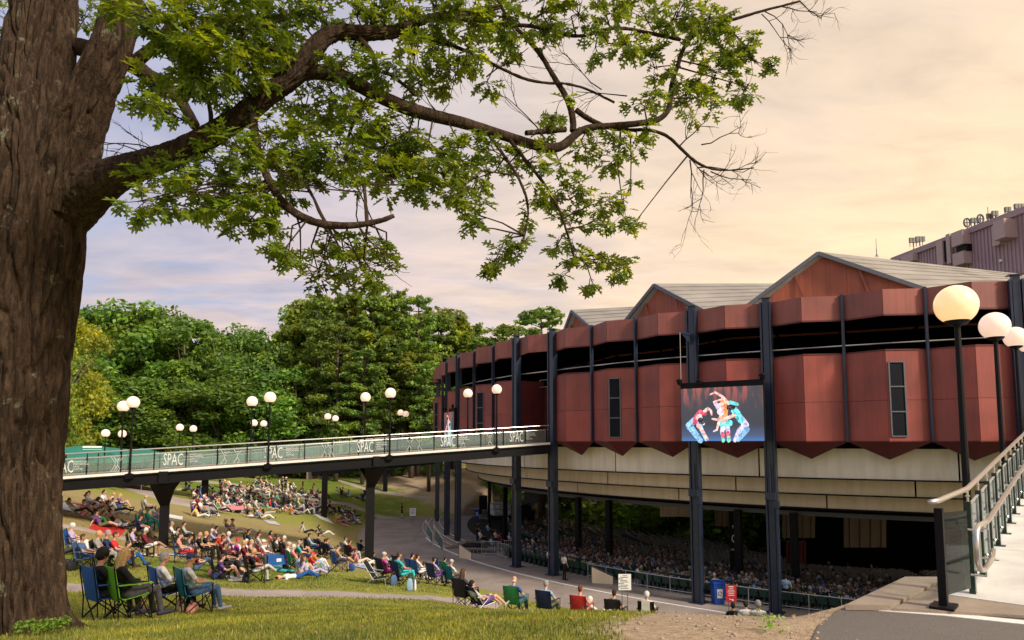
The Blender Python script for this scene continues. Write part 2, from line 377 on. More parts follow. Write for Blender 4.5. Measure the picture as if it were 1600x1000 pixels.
def H_raw(X, Y):
    X = np.asarray(X, float); Y = np.asarray(Y, float); sh = X.shape
    q = np.stack([X.ravel(), Y.ravel()], 1).clip([-90, -30], [110, 150])/30
    z = np.zeros(len(q))
    for i in range(0, len(q), 20000):
        c = q[i:i+20000]; z[i:i+20000] = _tps(((c[:, None]-_P[None])**2).sum(-1))@_W[:_n]+_W[_n]+c@_W[_n+1:]
    z = z.reshape(sh)
    z = np.clip(z, -3, 9)
    z = z+.022*np.sin(X*.9+1.3*np.sin(Y*.5))*np.cos(Y*.7+X*.21)*sstep((Y-9)/10)
    r = rdist(X, Y); d = np.maximum(r-55, (Y-79)*.7)
    z = z*sstep(d/5.0)
    inside = r < 46.8
    zb = -.35+bowl_z(r)*1.0-.8
    z = np.where(inside & (Y < 110), np.minimum(z, zb)*sstep((46.8-r)/1.0)+z*(1-sstep((46.8-r)/1.0)), z)
    da = poly_dist(X, Y, ASPH)
    z = 6.975+(z-6.975)*sstep(np.maximum(da, 0)/.6)
    return z
gx = np.r_[np.linspace(-900, -100, 9), np.arange(-92, -42, 3), np.arange(-40, 42, .45), np.arange(44, 100, 4), np.linspace(110, 900, 9)]
gy = np.r_[np.linspace(-300, -40, 5), np.arange(-32, 1, 4), np.arange(2, 34, .33), np.arange(34.5, 112, .9), np.arange(114, 160, 6), np.linspace(180, 2500, 12)]
GX, GY = np.meshgrid(gx, gy); GZ = H_raw(GX, GY)
def H(X, Y):
    i = np.clip(np.searchsorted(gx, X)-1, 0, len(gx)-2); j = np.clip(np.searchsorted(gy, Y)-1, 0, len(gy)-2)
    u = (X-gx[i])/(gx[i+1]-gx[i]); v = (Y-gy[j])/(gy[j+1]-gy[j])
    return (GZ[j, i]*(1-u)+GZ[j, i+1]*u)*(1-v)+(GZ[j+1, i]*(1-u)+GZ[j+1, i+1]*u)*v
def G(px, py, y0=2.0, y1=160):
    """point of the ground seen at a pixel"""
    d = ray(px, py); Ys = np.arange(y0, y1, .12); t = Ys/d.y; zz = CZ+d.z*t; h = H(d.x*t, Ys)
    k = np.nonzero(zz <= h+.01)[0]
    if len(k) == 0: return U(px, py, y1)
    Y = Ys[k[0]]; t = Y/d.y; return Vector((d.x*t, Y, float(H(d.x*t, Y))))
def smooth_grid(name, X, Y, Zz, matl, cols=None):
    ny, nx = X.shape; v = np.stack([X.ravel(), Y.ravel(), Zz.ravel()], 1)
    idx = np.arange(nx*ny).reshape(ny, nx); f = np.stack([idx[:-1, :-1], idx[:-1, 1:], idx[1:, 1:], idx[1:, :-1]], -1).reshape(-1, 4)
    me = bpy.data.meshes.new(name); me.from_pydata(v.tolist(), [], f.tolist()); me.materials.append(matl)
    me.polygons.foreach_set('use_smooth', [True]*len(me.polygons))
    if cols is not None:
        a = me.color_attributes.new('cover', 'FLOAT_COLOR', 'POINT'); a.data.foreach_set('color', cols.astype(np.float32).ravel())
    return me
# cover mask: R = bare sandy soil, G = dry yellow-brown grass, B = deep green
def bl(X, Y, cx, cy, rx, ry, rot=0):
    c, s = math.cos(rot), math.sin(rot); u = ((X-cx)*c+(Y-cy)*s)/rx; v = (-(X-cx)*s+(Y-cy)*c)/ry
    return np.exp(-(u*u+v*v))
def px_bl(X, Y, px, py, rx, ry, rot=0):
    g = G(px, py); return bl(X, Y, g.x, g.y, rx, ry, rot)
def covers(X, Y):
    dirt = np.clip(1.5*bl(X, Y, 2.95, 7.6, 1.35, 3.0, -.35)+1.3*bl(X, Y, 5.4, 11, 2.7, 4.5)+.7*bl(X, Y, 1.7, 5.9, .7, .9), 0, 1)
    dirt = np.maximum(dirt, np.clip(1.5*bl(X, Y, -6, 98, 13, 9)+1.2*bl(X, Y, -2, 86, 6, 7)+1.2*bl(X, Y, 10, 100, 16, 12), 0, 1))
    dry = .9*px_bl(X, Y, 150, 790, 13, 9)+.7*px_bl(X, Y, 250, 830, 12, 8)+.8*px_bl(X, Y, 500, 855, 13, 9)+.6*px_bl(X, Y, 430, 830, 12, 9)+.7*px_bl(X, Y, 640, 830, 8, 8)
    dry = np.clip(dry+.5*px_bl(X, Y, 650, 770, 12, 10), 0, 1)
    green = np.clip(px_bl(X, Y, 560, 765, 12, 12)+px_bl(X, Y, 400, 770, 12, 8)+.8*px_bl(X, Y, 300, 890, 10, 3), 0, 1)
    return np.stack([dirt, dry, green, np.ones_like(dirt)], -1)
def lawn_material():
    m = mat('lawn', (.10, .14, .02), .9, spec=.1); n = m.node_tree; b = n.nodes['Principled BSDF']
    tc = N(n, 'ShaderNodeTexCoord'); O = tc.outputs['Object']; a = N(n, 'ShaderNodeAttribute'); a.attribute_name = 'cover'
    sp = N(n, 'ShaderNodeSeparateColor'); L(n, a.outputs['Color'], sp.inputs[0])
    t1 = N(n, 'ShaderNodeTexNoise', Scale=.35, Detail=8.0, Roughness=.62); L(n, O, t1.inputs['Vector'])
    t2 = N(n, 'ShaderNodeTexNoise', Scale=9.0, Detail=6.0, Roughness=.7); L(n, O, t2.inputs['Vector'])
    t3 = N(n, 'ShaderNodeTexNoise', Scale=70.0, Detail=3.0, Roughness=.7); L(n, O, t3.inputs['Vector'])
    g = ramp(n, t2.outputs[0], [(.3, (.15, .17, .035)), (.5, (.25, .26, .06)), (.7, (.36, .35, .10))])
    dg = ramp(n, t2.outputs[0], [(.3, (.09, .14, .022)), (.7, (.17, .23, .035))])
    dr = ramp(n, t2.outputs[0], [(.3, (.20, .165, .065)), (.5, (.31, .25, .11)), (.7, (.40, .32, .16))])
    so_ = ramp(n, t2.outputs[0], [(.3, (.27, .19, .125)), (.5, (.42, .32, .225)), (.7, (.54, .43, .31))])
    def th(ch, k): 
        s = math_(n, 'ADD', ch, math_(n, 'MULTIPLY', math_(n, 'SUBTRACT', t1.outputs[0], .5), 1.3))
        s = math_(n, 'ADD', s, math_(n, 'MULTIPLY', math_(n, 'SUBTRACT', t2.outputs[0], .5), .9))
        r = ramp(n, s, [(k-.14, (0, 0, 0)), (k+.14, (1, 1, 1))]); return r.outputs[0]
    c = mixc(n, th(sp.outputs[2], .5), g.outputs[0], dg.outputs[0])
    c = mixc(n, th(sp.outputs[1], .42), c, dr.outputs[0])
    c = mixc(n, th(sp.outputs[0], .45), c, so_.outputs[0])
    fine = ramp(n, t3.outputs[0], [(.3, (.62, .62, .62)), (.5, (1, 1, 1)), (.7, (1.35, 1.35, 1.3))])
    c = mixc(n, 1.0, c, fine.outputs[0], 'MULTIPLY'); L(n, c, b.inputs['Base Color'])
    h = math_(n, 'ADD', t2.outputs[0], math_(n, 'MULTIPLY', t3.outputs[0], .6))
    bp = N(n, 'ShaderNodeBump', Strength=.7, Distance=.05); L(n, h, bp.inputs['Height']); L(n, bp.outputs[0], b.inputs['Normal'])
    return m
M_lawn = lawn_material()
ter = link('ground', smooth_grid('ground', GX, GY, GZ, M_lawn, covers(GX, GY))); tag(ter, kind='structure')
def asphalt(name, c, sc_=1.):
    m = mat(name, c, .9, spec=.2); n = m.node_tree; b = n.nodes['Principled BSDF']; tc = N(n, 'ShaderNodeTexCoord')
    t = N(n, 'ShaderNodeTexNoise', Scale=.5, Detail=6.0); L(n, tc.outputs['Object'], t.inputs['Vector'])
    t2 = N(n, 'ShaderNodeTexVoronoi', Scale=120.0*sc_); L(n, tc.outputs['Object'], t2.inputs['Vector'])
    r = ramp(n, t.outputs[0], [(.3, tuple(x*.82 for x in c)), (.7, tuple(x*1.18 for x in c))]); r2 = ramp(n, t2.outputs['Distance'], [(0, (1.5, 1.45, 1.4)), (.35, (1, 1, 1)), (.8, (.6, .6, .6))])
    wn = N(n, 'ShaderNodeTexNoise', Scale=1.3, Detail=6.0, Roughness=.7); L(n, tc.outputs['Object'], wn.inputs['Vector']); wa = N(n, 'ShaderNodeVectorMath', operation='MULTIPLY_ADD'); L(n, wn.outputs['Color'], wa.inputs[0]); wa.inputs[1].default_value = (1.6, 1.6, 0); L(n, tc.outputs['Object'], wa.inputs[2])
    t4 = N(n, 'ShaderNodeTexVoronoi', Scale=.22, feature='DISTANCE_TO_EDGE'); L(n, wa.outputs[0], t4.inputs['Vector'])
    cr = ramp(n, t4.outputs['Distance'], [(.0, (.62, .62, .62)), (.006, (1, 1, 1))])
    c2 = mixc(n, 1.0, mixc(n, 1.0, r.outputs[0], r2.outputs[0], 'MULTIPLY'), cr.outputs[0], 'MULTIPLY'); L(n, c2, b.inputs['Base Color'])
    bp = N(n, 'ShaderNodeBump', Strength=.5, Distance=.01); L(n, t2.outputs['Distance'], bp.inputs['Height']); L(n, bp.outputs[0], b.inputs['Normal']); return m
M_asph = asphalt('asphalt', (.165, .148, .138)); M_path = asphalt('path_asphalt', (.42, .355, .325), .6); M_plaza = asphalt('plaza_paving', (.34, .29, .26), .5)
# plaza ring (flat) and bowl floor
def ring_mesh(r0, r1, a0, a1, zf, n, nr=2):
    A, Rr = np.meshgrid(np.linspace(a0, a1, n), np.linspace(r0, r1, nr)); X = BCX+Rr*np.cos(A); Y = BCY+Rr*np.sin(A)
    return X, Y, zf(Rr, X, Y)
X, Y, Zz = ring_mesh(44.8, 55.3, PH0+.55, -math.pi-.12, lambda r, X, Y: X*0+.012, 160, 14)
tag(link('plaza_paving', smooth_grid('plaza_paving', X, Y, Zz, M_plaza)), kind='structure')
X, Y, Zz = ring_mesh(6, 44.8, PH0+.8, -math.pi-.25, lambda r, X, Y: .012+bowl_z(r), 90, 24)
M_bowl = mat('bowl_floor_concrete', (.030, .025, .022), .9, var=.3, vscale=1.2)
tag(link('seating_bowl_floor', smooth_grid('seating_bowl_floor', X, Y, Zz, M_bowl)), kind='structure')
def curb_arc(name, r, wd, z0, z1, a0, a1, m, kind=True):
    mb = MB(); n = max(6, int(abs(a1-a0)*r/1.2)); A = np.linspace(a0, a1, n+1)
    sec = [(r-wd/2, z0), (r+wd/2, z0), (r+wd/2, z1), (r-wd/2, z1)]
    for a in A:
        for q in sec: mb.v.append(Vector((BCX+q[0]*math.cos(a), BCY+q[0]*math.sin(a), q[1])))
    for i in range(n):
        for k in range(4):
            a, b = i*4+k, i*4+(k+1) % 4; mb.f.append([a, b, b+4, a+4]); mb.m.append(0)
    mb.f.append([0, 1, 2, 3]); mb.m.append(0); mb.f.append([n*4+3, n*4+2, n*4+1, n*4]); mb.m.append(0)
    o = mb.build(name, m, fixn=True)
    if kind: tag(o, kind='structure')
    return o
curb_arc('plaza_kerb', 49.4, .17, -.1, .055, PH0+.3, PH0-DLT*12.5, M_white)
for i in range(4):
    curb_arc('curved_step', 49.0-i*.55, .55, -.05, .14*(i+1), PH0-DLT*10.6, PH0-DLT*16, M_conc)
    curb_arc('step_edge', 49.29-i*.55, .05, .14*(i+1)+.002, .14*(i+1)+.03, PH0-DLT*10.6, PH0-DLT*16, M_white)
def drape(name, top, bot, matl, lift=.03, n=60, m=5, y0=2.0):
    """strip laid on the ground between two edges"""
    def samp(pl, k):
        P = [G(*p, y0) for p in pl]; d = [0]
        for a, b in zip(P, P[1:]): d.append(d[-1]+(b-a).length)
        t = np.linspace(0, d[-1], k); return np.interp(t, d, [p.x for p in P]), np.interp(t, d, [p.y for p in P])
    tx, ty = samp(top, n); bx, by = samp(bot, n); u = np.linspace(-.0, 1., m)[:, None]
    X = bx*(1-u)+tx*u; Y = by*(1-u)+ty*u; Zz = H(X, Y)+lift
    wob = .06*np.sin(np.arange(n)*1.7)+.05*np.sin(np.arange(n)*.6); Y[0] += wob; Y[-1] += wob[::-1]; Zz[0] -= lift+.03; Zz[-1] -= lift+.03
    return tag(link(name, smooth_grid(name, X, Y, Zz, matl)), kind='structure')
drape('lawn_path', [(-60,900),(95,908),(300,914),(490,921),(600,926),(700,931),(790,941)], [(-60,922),(95,927),(300,931),(490,934),(600,937),(700,943),(775,951)], M_path, n=110)
drape('upper_path', [(20,738),(190,751),(262,771),(330,787),(400,802)], [(20,744),(165,757),(262,787),(330,797),(400,806)], M_path)
drape('middle_path', [(240,744),(300,748),(370,755),(460,772),(517,782),(570,794),(625,807)], [(240,747),(290,752),(370,760),(460,777),(517,788),(570,801),(612,813)], M_path)
drape('far_path', [(500,740),(540,752),(578,763),(640,772),(670,775)], [(505,744),(540,757),(578,769),(640,778),(670,781)], M_path)
drape('kerb_path', [(20,810),(92,816),(200,839),(262,852)], [(20,816),(92,823),(200,846),(262,858)], M_path)
# foreground asphalt, kerb, abutment
mb = MB(); A3 = [Vector((x, y, 6.995)) for x, y in ASPH]; mb.slab(A3, (0, 0, -.25)); mb.build('asphalt_path', M_asph, fixn=True); tag(bpy.data.objects['asphalt_path'], kind='structure')
RS = Vector((4.75, 7.2, 0)); RD = Vector((.644, .765, 0)).normalized(); RNL = Vector((-RD.y, RD.x, 0)); RSL = .0745
def rp(s, off, h=0): p = RS+RD*s+RNL*off; return Vector((p.x, p.y, 7.01+RSL*max(s, 0)+h))
mb = MB(); mb.slab([(3.62, 6.64, 7.0), (4.70, 7.72, 7.0), (5.3, 7.72, 7.0), (5.0, 7.35, 7.0), (9.0, 6.6, 7.0), (9.0, 5.55, 7.0), (6.0, 6.0, 7.0), (4.2, 6.5, 7.0)], (0, 0, .025)); mb.build('concrete_apron', M_conc, fixn=True); tag(bpy.data.objects['concrete_apron'], kind='structure')
mb = MB(); mb.slab([(3.18, 6.68, 7.0), (4.53, 8.04, 7.0), (5.35, 8.04, 7.0), (5.35, 7.74, 7.0), (4.70, 7.74, 7.0), (3.60, 6.66, 7.0)], (0, 0, .05)); mb.slab([(3.25, 6.72, 4.0), (4.53, 8.0, 4.0), (40, 8.0, 4.0), (40, 7.8, 4.0), (4.63, 7.8, 4.0)], (0, 0, 2.94)); mb.build('abutment_kerb', M_conc, fixn=True); tag(bpy.data.objects['abutment_kerb'], kind='structure')
mb = MB(); 
l0 = [Z(1345,948,7.0), Z(1470,956,7.0), Z(1600,969,7.0), Z(1750,989,7.0)]; l1 = [Z(1350,952,7.0), Z(1470,961,7.0), Z(1600,975,7.0), Z(1750,997,7.0)]
for i in range(3): mb.slab([(*l1[i].xy, 6.99), (*l1[i+1].xy, 6.99), (*l0[i+1].xy, 6.99), (*l0[i].xy, 6.99)], (0, 0, .010))
mb.build('white_edge_line', M_white, fixn=True); tag(bpy.data.objects['white_edge_line'], kind='structure')
# ------------------------------------------------------------------ grass blades (uncountable)
def grass_blades():
    n = 230000
    yy = 5.0+(RNG.random(n)**1.9)*24; xx = (RNG.random(n)*2-1)*(yy*.82+1)
    h = H(xx, yy); c = covers(xx, yy); keep = (poly_dist(xx, yy, ASPH) > .05) & (c[:, 0]+RNG.random(n)*.55 < .62)
    # keep off the near path
    pth = np.array([[*G(x, y).xy] for x, y in [(-60,911),(95,917),(300,922),(490,927),(600,931),(700,937),(785,946)]])
    d = np.full(n, 9.)
    for a, b in zip(pth, pth[1:]):
        e = b-a; t = np.clip(((xx-a[0])*e[0]+(yy-a[1])*e[1])/(e@e), 0, 1); d = np.minimum(d, np.hypot(xx-a[0]-t*e[0], yy-a[1]-t*e[1]))
    keep &= d > 1.35
    xx, yy, h = xx[keep], yy[keep], h[keep]; n = len(xx)
    a = RNG.random(n)*6.283; hh = (.018+.028*RNG.random(n))*(1+yy/40); wd = .004+.0006*yy; ln = (RNG.random(n)-.2)*hh*.9; b = RNG.random(n)*6.283
    v = np.zeros((n, 3, 3)); v[:, 0] = np.stack([xx-np.cos(a)*wd, yy-np.sin(a)*wd, h-.01], 1); v[:, 1] = np.stack([xx+np.cos(a)*wd, yy+np.sin(a)*wd, h-.01], 1)
    v[:, 2] = np.stack([xx+np.cos(b)*ln, yy+np.sin(b)*ln, h+hh], 1)
    me = bpy.data.meshes.new('grass_blades'); me.vertices.add(n*3); me.vertices.foreach_set('co', v.ravel()); me.loops.add(n*3); me.loops.foreach_set('vertex_index', np.arange(n*3))
    me.polygons.add(n); me.polygons.foreach_set('loop_start', np.arange(0, n*3, 3)); me.update()
    me.materials.append(leaf_mat('grass_blade', (.13, .17, .03), (.34, .36, .08), .3, clump=.9))
    tag(link('grass_blades', me), 'short sunlit grass blades growing over the near lawn and slope', 'grass', kind='stuff')
grass_blades()
# ------------------------------------------------------------------ pavilion
HT, HF0, HW = 7.25, 6.05, 4.30     # fascia top, fascia bottom, wall top, all above the wall's lower edge
pav = empty('amphitheatre_pavilion', (BCX, BCY-25, 0), 0, 'round open sided theatre with rust red folded panels and grey gables on navy columns', 'theatre')
def place(me_or_mb, name, mats, parent, world_children=True, **k):
    o = me_or_mb.build(name, mats, None, **k) if isinstance(me_or_mb, MB) else link(name, me_or_mb)
    o.parent = parent; o.matrix_parent_inverse = parent_inv(parent); return o
def parent_inv(p):
    M = Matrix.Translation(p.location)@p.rotation_euler.to_matrix().to_4x4()
    return M.inverted()
def W(v, z): return Vector((v.x, v.y, CZ+z))
def panel(mb, a, b, z0, z1, th, nrm, m=0, gap=.012):
    """plate between plan points a,b"""
    d = (b-a).normalized(); a2 = a+d*gap; b2 = b-d*gap
    mb.slab([W(a2, z0), W(b2, z0), W(b2, z1), W(a2, z1)], -nrm*th, m)
    return mb
CRE = {}
def crease(k): 
    p = (wallpt(k)+wallpt(k+1))/2; return p+outn(k+.5)*.72
ENTRY = (7, 12)
for k in range(-4, 15):
    a, b, c = wallpt(k), wallpt(k+1), crease(k)
    for (p, q) in ((b, c), (c, a)):
        n_ = Vector(((q-p).y, -(q-p).x, 0)).normalized()
        if n_.dot(outn(k+.5)) < 0: n_ = -n_
        # fascia plate with slightly raised lower lip
        mb = MB(); panel(mb, p, q, HF0, HT, .10, n_); place(mb, 'fascia_panel', M_fascia, pav, fixn=True)
        if k in ENTRY: continue
        zm = 1.95
        mb = MB(); panel(mb, p, q, .0, zm-.008, .10, n_); place(mb, 'wall_panel', M_red, pav, fixn=True)
        mb = MB(); panel(mb, p, q, zm+.008, HW, .10, n_); place(mb, 'wall_panel', M_red, pav, fixn=True)
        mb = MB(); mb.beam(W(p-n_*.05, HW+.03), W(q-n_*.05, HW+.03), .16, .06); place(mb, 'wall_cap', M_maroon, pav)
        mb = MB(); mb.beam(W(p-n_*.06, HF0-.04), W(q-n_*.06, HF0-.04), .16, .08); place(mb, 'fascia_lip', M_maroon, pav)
    if k not in ENTRY:
        tip = (a+b)/2-outn(k+.5)*.75
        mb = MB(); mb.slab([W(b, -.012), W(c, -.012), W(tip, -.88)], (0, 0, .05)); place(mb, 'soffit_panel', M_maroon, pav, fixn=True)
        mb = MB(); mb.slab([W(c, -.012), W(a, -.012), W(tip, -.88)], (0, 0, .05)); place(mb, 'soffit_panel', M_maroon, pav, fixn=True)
    else:
        # recessed entrance: dark red back wall, doors and side returns
        ai, bi = a-outn(k)*2.2, b-outn(k+1)*2.2; n_ = outn(k+.5)
        mb = MB(); panel(mb, bi, ai, .0, HW-.3, .1, n_); place(mb, 'entrance_wall', M_maroon, pav, fixn=True)
        for (p, q) in ((a, ai), (b, bi)):
            mb = MB(); mb.beam(W(p, HW/2), W(q, HW/2), .1, HW); place(mb, 'entrance_side', M_maroon, pav)
        mid = (ai+bi)/2+n_*.06; t_ = (ai-bi).normalized()
        for s in (-.55, .55):
            mb = MB(); mb.slab([W(mid+t_*(s-.5), .06), W(mid+t_*(s+.5), .06), W(mid+t_*(s+.5), 2.2), W(mid+t_*(s-.5), 2.2)], n_*.04); place(mb, 'entrance_door', M_navy, pav, fixn=True)
        mb = MB(); mb.slab([W(a, -.18), W(b, -.18), W(bi, -.18), W(ai, -.18)], (0, 0, .16)); place(mb, 'entrance_floor', M_conc, pav, fixn=True)
        mb = MB(); mb.tube([W(ai+n_*.4, HW+.1), W(bi+n_*.4, HW+.1)], .03); mb.tube([W(ai+n_*.4, HW-.4), W(bi+n_*.4, HW-.4)], .03)
        for u in np.linspace(0, 1, 5): mb.tube([W(ai.lerp(bi, u)+n_*.4, HW-.8), W(ai.lerp(bi, u)+n_*.4, HW+.1)], .02)
        place(mb, 'entrance_rail', M_alu, pav)
    # thin tube rail in the open band
    mb = MB(); mb.tube([W(a+outn(k)*.05, HW+.42), W(b+outn(k+1)*.05, HW+.42)], .035); place(mb, 'guard_rail', M_steel, pav)
# mullions and columns
BIG = (-4, -1, 0, 3, 4, 7, 8, 11, 12, 15)
for k in range(-4, 16):
    p = wallpt(k); n_ = outn(k); t_ = Vector((-n_.y, n_.x, 0)); rz = math.atan2(n_.y, n_.x)
    if k in BIG:
        q = p+n_*.22
        col = MB(); top = HT+.22
        col.quadbox((q.x, q.y, (CZ+top)/2), .30, .30, CZ+top, rz)
        for s in (-1, 1):
            e = q+t_*s*.235; col.quadbox((e.x, e.y, (CZ+top)/2-.1), .42, .085, CZ+top-.2, rz)
        col.quadbox((q.x, q.y, .02), .8, .8, .06, rz); col.quadbox((q.x, q.y, CZ+top), .46, .62, .04, rz)
        o = place(col, 'column', M_navy, pav)
        jb = MB(); e = q+n_*.25; jb.quadbox((e.x, e.y, CZ-2.75), .3, .5, .36, rz); jb.quadbox((e.x+t_.x*.28, e.y+t_.y*.28, CZ-3.15), .26, .26, .34, rz); jb.tube([(e.x, e.y, CZ-2.55), (e.x, e.y, CZ-1.2)], .03)
        place(jb, 'junction_box', M_navy, pav)
    else:
        mb = MB(); q = p+n_*.08; mb.quadbox((q.x, q.y, CZ+(HT+.05)/2), .16, .14, HT+.05, rz); mb.quadbox((q.x+n_.x*.1, q.y+n_.y*.1, CZ+(HT-.1)/2), .1, .07, HT-.1, rz)
        place(mb, 'mullion', M_navy, pav)
    q2 = circ(k, BR-5.2); mb = MB(); mb.quadbox((q2.x, q2.y, (CZ-4.1+bowl_z(42.5))/2), .34, .4, CZ-4.1-bowl_z(42.5), rz)
    if k % 4 in (0, 3): place(mb, 'inner_column', M_black, pav)
# slit windows beside the creases
for k in (1, 5, 9, 13):
    c, a = crease(k), wallpt(k); d = (a-c).normalized(); n_ = Vector((d.y, -d.x, 0)); n_ = n_ if n_.dot(outn(k+.5)) > 0 else -n_
    p0, p1 = c+d*.12, c+d*.80; fr = MB()
    z0, z1 = .25, 3.75
    for zz in (z0, 1.40, 2.58, z1): fr.beam(W(p0+n_*.02, zz), W(p1+n_*.02, zz), .07, .06)
    for pp in (p0, p1): fr.beam(W(pp+n_*.02, z0), W(pp+n_*.02, z1), .06, .07, up=(n_.x, n_.y, 0))
    wdw = place(fr, 'window', M_rooftrim, pav)
    for (u, v) in ((z0, 1.40), (1.40, 2.58), (2.58, z1)):
        g = MB(); g.slab([W(p0+d*.03, u+.03), W(p1-d*.03, u+.03), W(p1-d*.03, v-.03), W(p0+d*.03, v-.03)], n_*.015); o = g.build('pane', M_winglass, None, fixn=True); o.parent = wdw; o.matrix_parent_inverse = Matrix.Identity(4)
# cream bands under the balcony, each tier set back, split into panels
def band_panel(r, z0, z1, k0, k1, m, name):
    mb = MB(); A = [PH0-DLT*k for k in np.linspace(k0, k1, 7)]
    rr = [(r, z1), (r, z0), (r-.08, z0), (r-.08, z1)]
    for a in A:
        for q in rr: mb.v.append(Vector((BCX+q[0]*math.cos(a), BCY+q[0]*math.sin(a), CZ+q[1])))
    for i in range(6):
        for j in range(4): mb.f.append([i*4+j, i*4+(j+1) % 4, i*4+4+(j+1) % 4, i*4+4+j]); mb.m.append(0)
    mb.f.append([0, 1, 2, 3]); mb.m.append(0); mb.f.append([27, 26, 25, 24]); mb.m.append(0)
    return place(mb, name, m, pav, fixn=True)
for (r, z0, z1, st, m) in ((BR-1.45, -1.86, .02, .45, M_cream), (BR-2.75, -2.76, -1.86, .95, M_creamlow), (BR-4.05, -3.62, -2.76, 2.2, M_creamlow)):
    k = -5+st
    while k < 19.5:
        band_panel(r, z0, z1-.03, k+.012, min(k+2.6, 20)-.012, m, 'band_panel'); k += 2.6
def annulus(name, r0, r1, z0, z1, k0, k1, m, z0b=None):
    mb = MB(); n = 60
    for k in np.linspace(k0, k1, n+1):
        a = PH0-DLT*k; c, s = math.cos(a), math.sin(a)
        for (r, z) in ((r0, z0 if z0b is None else z0b), (r1, z0), (r1, z1), (r0, z1 if z0b is None else z0b+(z1-z0))): mb.v.append(Vector((BCX+r*c, BCY+r*s, CZ+z)))
    for i in range(n):
        for j in range(4): mb.f.append([i*4+j, i*4+(j+1) % 4, i*4+4+(j+1) % 4, i*4+4+j]); mb.m.append(0)
    mb.f.append([0, 1, 2, 3]); mb.m.append(0); mb.f.append([n*4+3, n*4+2, n*4+1, n*4]); mb.m.append(0)
    return place(mb, name, m, pav, fixn=True)
annulus('band_ledge', BR-2.9, BR-1.36, -1.93, -1.87, -5, 20, M_black)
annulus('band_ledge', BR-4.2, BR-2.66, -2.83, -2.77, -5, 20, M_black)
annulus('band_ledge', BR-4.6, BR-3.96, -3.71, -3.63, -5, 20, M_black)
annulus('edge_beam', BR-6.0, BR-5.4, -4.22, -3.72, -5, 20, M_rooftrim)
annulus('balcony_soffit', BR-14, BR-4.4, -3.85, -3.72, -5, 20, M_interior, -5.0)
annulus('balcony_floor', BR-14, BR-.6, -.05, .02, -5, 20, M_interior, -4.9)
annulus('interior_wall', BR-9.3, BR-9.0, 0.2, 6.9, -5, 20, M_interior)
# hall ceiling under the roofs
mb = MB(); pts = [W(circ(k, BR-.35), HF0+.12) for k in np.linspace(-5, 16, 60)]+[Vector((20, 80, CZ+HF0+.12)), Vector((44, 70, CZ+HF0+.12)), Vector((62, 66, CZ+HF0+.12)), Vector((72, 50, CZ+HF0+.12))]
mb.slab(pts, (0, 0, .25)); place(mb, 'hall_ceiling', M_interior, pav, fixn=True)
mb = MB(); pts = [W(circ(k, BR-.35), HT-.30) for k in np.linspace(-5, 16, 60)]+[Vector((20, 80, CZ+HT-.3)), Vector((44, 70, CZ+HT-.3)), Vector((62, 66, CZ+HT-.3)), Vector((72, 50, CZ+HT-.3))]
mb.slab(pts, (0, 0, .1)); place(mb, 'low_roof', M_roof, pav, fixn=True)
for k in np.arange(-4, 15, 1.0):       # roof trusses seen in the open band
    mb = MB(); mb.tube([W(circ(k, BR-.9), HF0-.1), W(circ(k, BR-8.6), HF0-.3)], .05); mb.tube([W(circ(k, BR-1.2), HF0-.2), W(circ(k+.5, BR-8.6), HW+.4)], .05); place(mb, 'roof_strut', M_interior, pav)
# gabled roofs
VX = Vector((40, 45.6, CZ+10.75))
G1, G2, G3, G4 = U(1278, 393, 38.1), U(1022, 443, 45.8), U(893, 484, 54.9), U(806, 520, 63)
Q01, Q12, Q23, Q34, Q45 = U(1518, 474, 35.0), U(1133, 501, 40), U(950, 533, 48.6), U(866, 556, 57.2), U(815, 560, 66)
Q00 = Vector((44, 30, CZ+7.25))
def roof_piece(P, Q, VV, name='roof_slope'):
    mb = MB(); mb.slab([P, Q, VV], (0, 0, -.12)); return place(mb, name, M_roof, pav, fixn=True)
for (P, Qa, Qb) in ((G1, Q12, Q01), (G2, Q23, Q12), (G3, Q34, Q23)):
    roof_piece(P, Qa, VX+Vector((0, 0, -2.8))) ; roof_piece(P, Qb, VX)
    # real ridge: two slopes from the ridge down to the valleys
    back = Vector(((Qa.x+Qb.x)/2, (Qa.y+Qb.y)/2, 0))
    inn = (Vector((VX.x, VX.y, 0))-Vector((P.x, P.y, 0))).normalized()*.55
    Pi, Qai, Qbi = P+inn+Vector((0, 0, -.16)), Qa+inn+Vector((0, 0, -.2)), Qb+inn+Vector((0, 0, -.2))
    nb = 7                                         # gable boards, each its own strip
    for i in range(nb):
        for (A_, B_) in ((Qai, Pi), (Pi, Qbi)):
            u0, u1 = i/nb+.0008, (i+1)/nb-.0008
            a0, a1 = A_.lerp(B_, u0), A_.lerp(B_, u1)
            b0 = Vector((a0.x, a0.y, CZ+HF0)); b1 = Vector((a1.x, a1.y, CZ+HF0))
            n_ = (a1-a0).cross(Vector((0, 0, 1))).normalized()*.05
            mb = MB(); mb.slab([b0, b1, a1, a0], n_); place(mb, 'gable_board', M_gable, pav, fixn=True)
    for A_ in (Qa, Qb):
        mb = MB(); mb.beam(P+Vector((0, 0, -.10)), A_+Vector((0, 0, -.10)), .14, .22); place(mb, 'gable_trim', M_rooftrim, pav)
    for u in (.35, .62):
        a0 = Qai.lerp(Qbi, u); top = Pi.lerp(Qbi if u > .5 else Qai, abs(u-.5)*2); mb = MB(); mb.beam(Vector((top.x, top.y, top.z))-inn*.3, Vector((a0.x, a0.y, CZ+HT))-inn*.3, .1, .12); place(mb, 'gable_brace', M_gable, pav)
mb = MB(); mb.slab([Q01, Q00, VX], (0, 0, -.1)); place(mb, 'roof_slope', M_roof, pav, fixn=True)
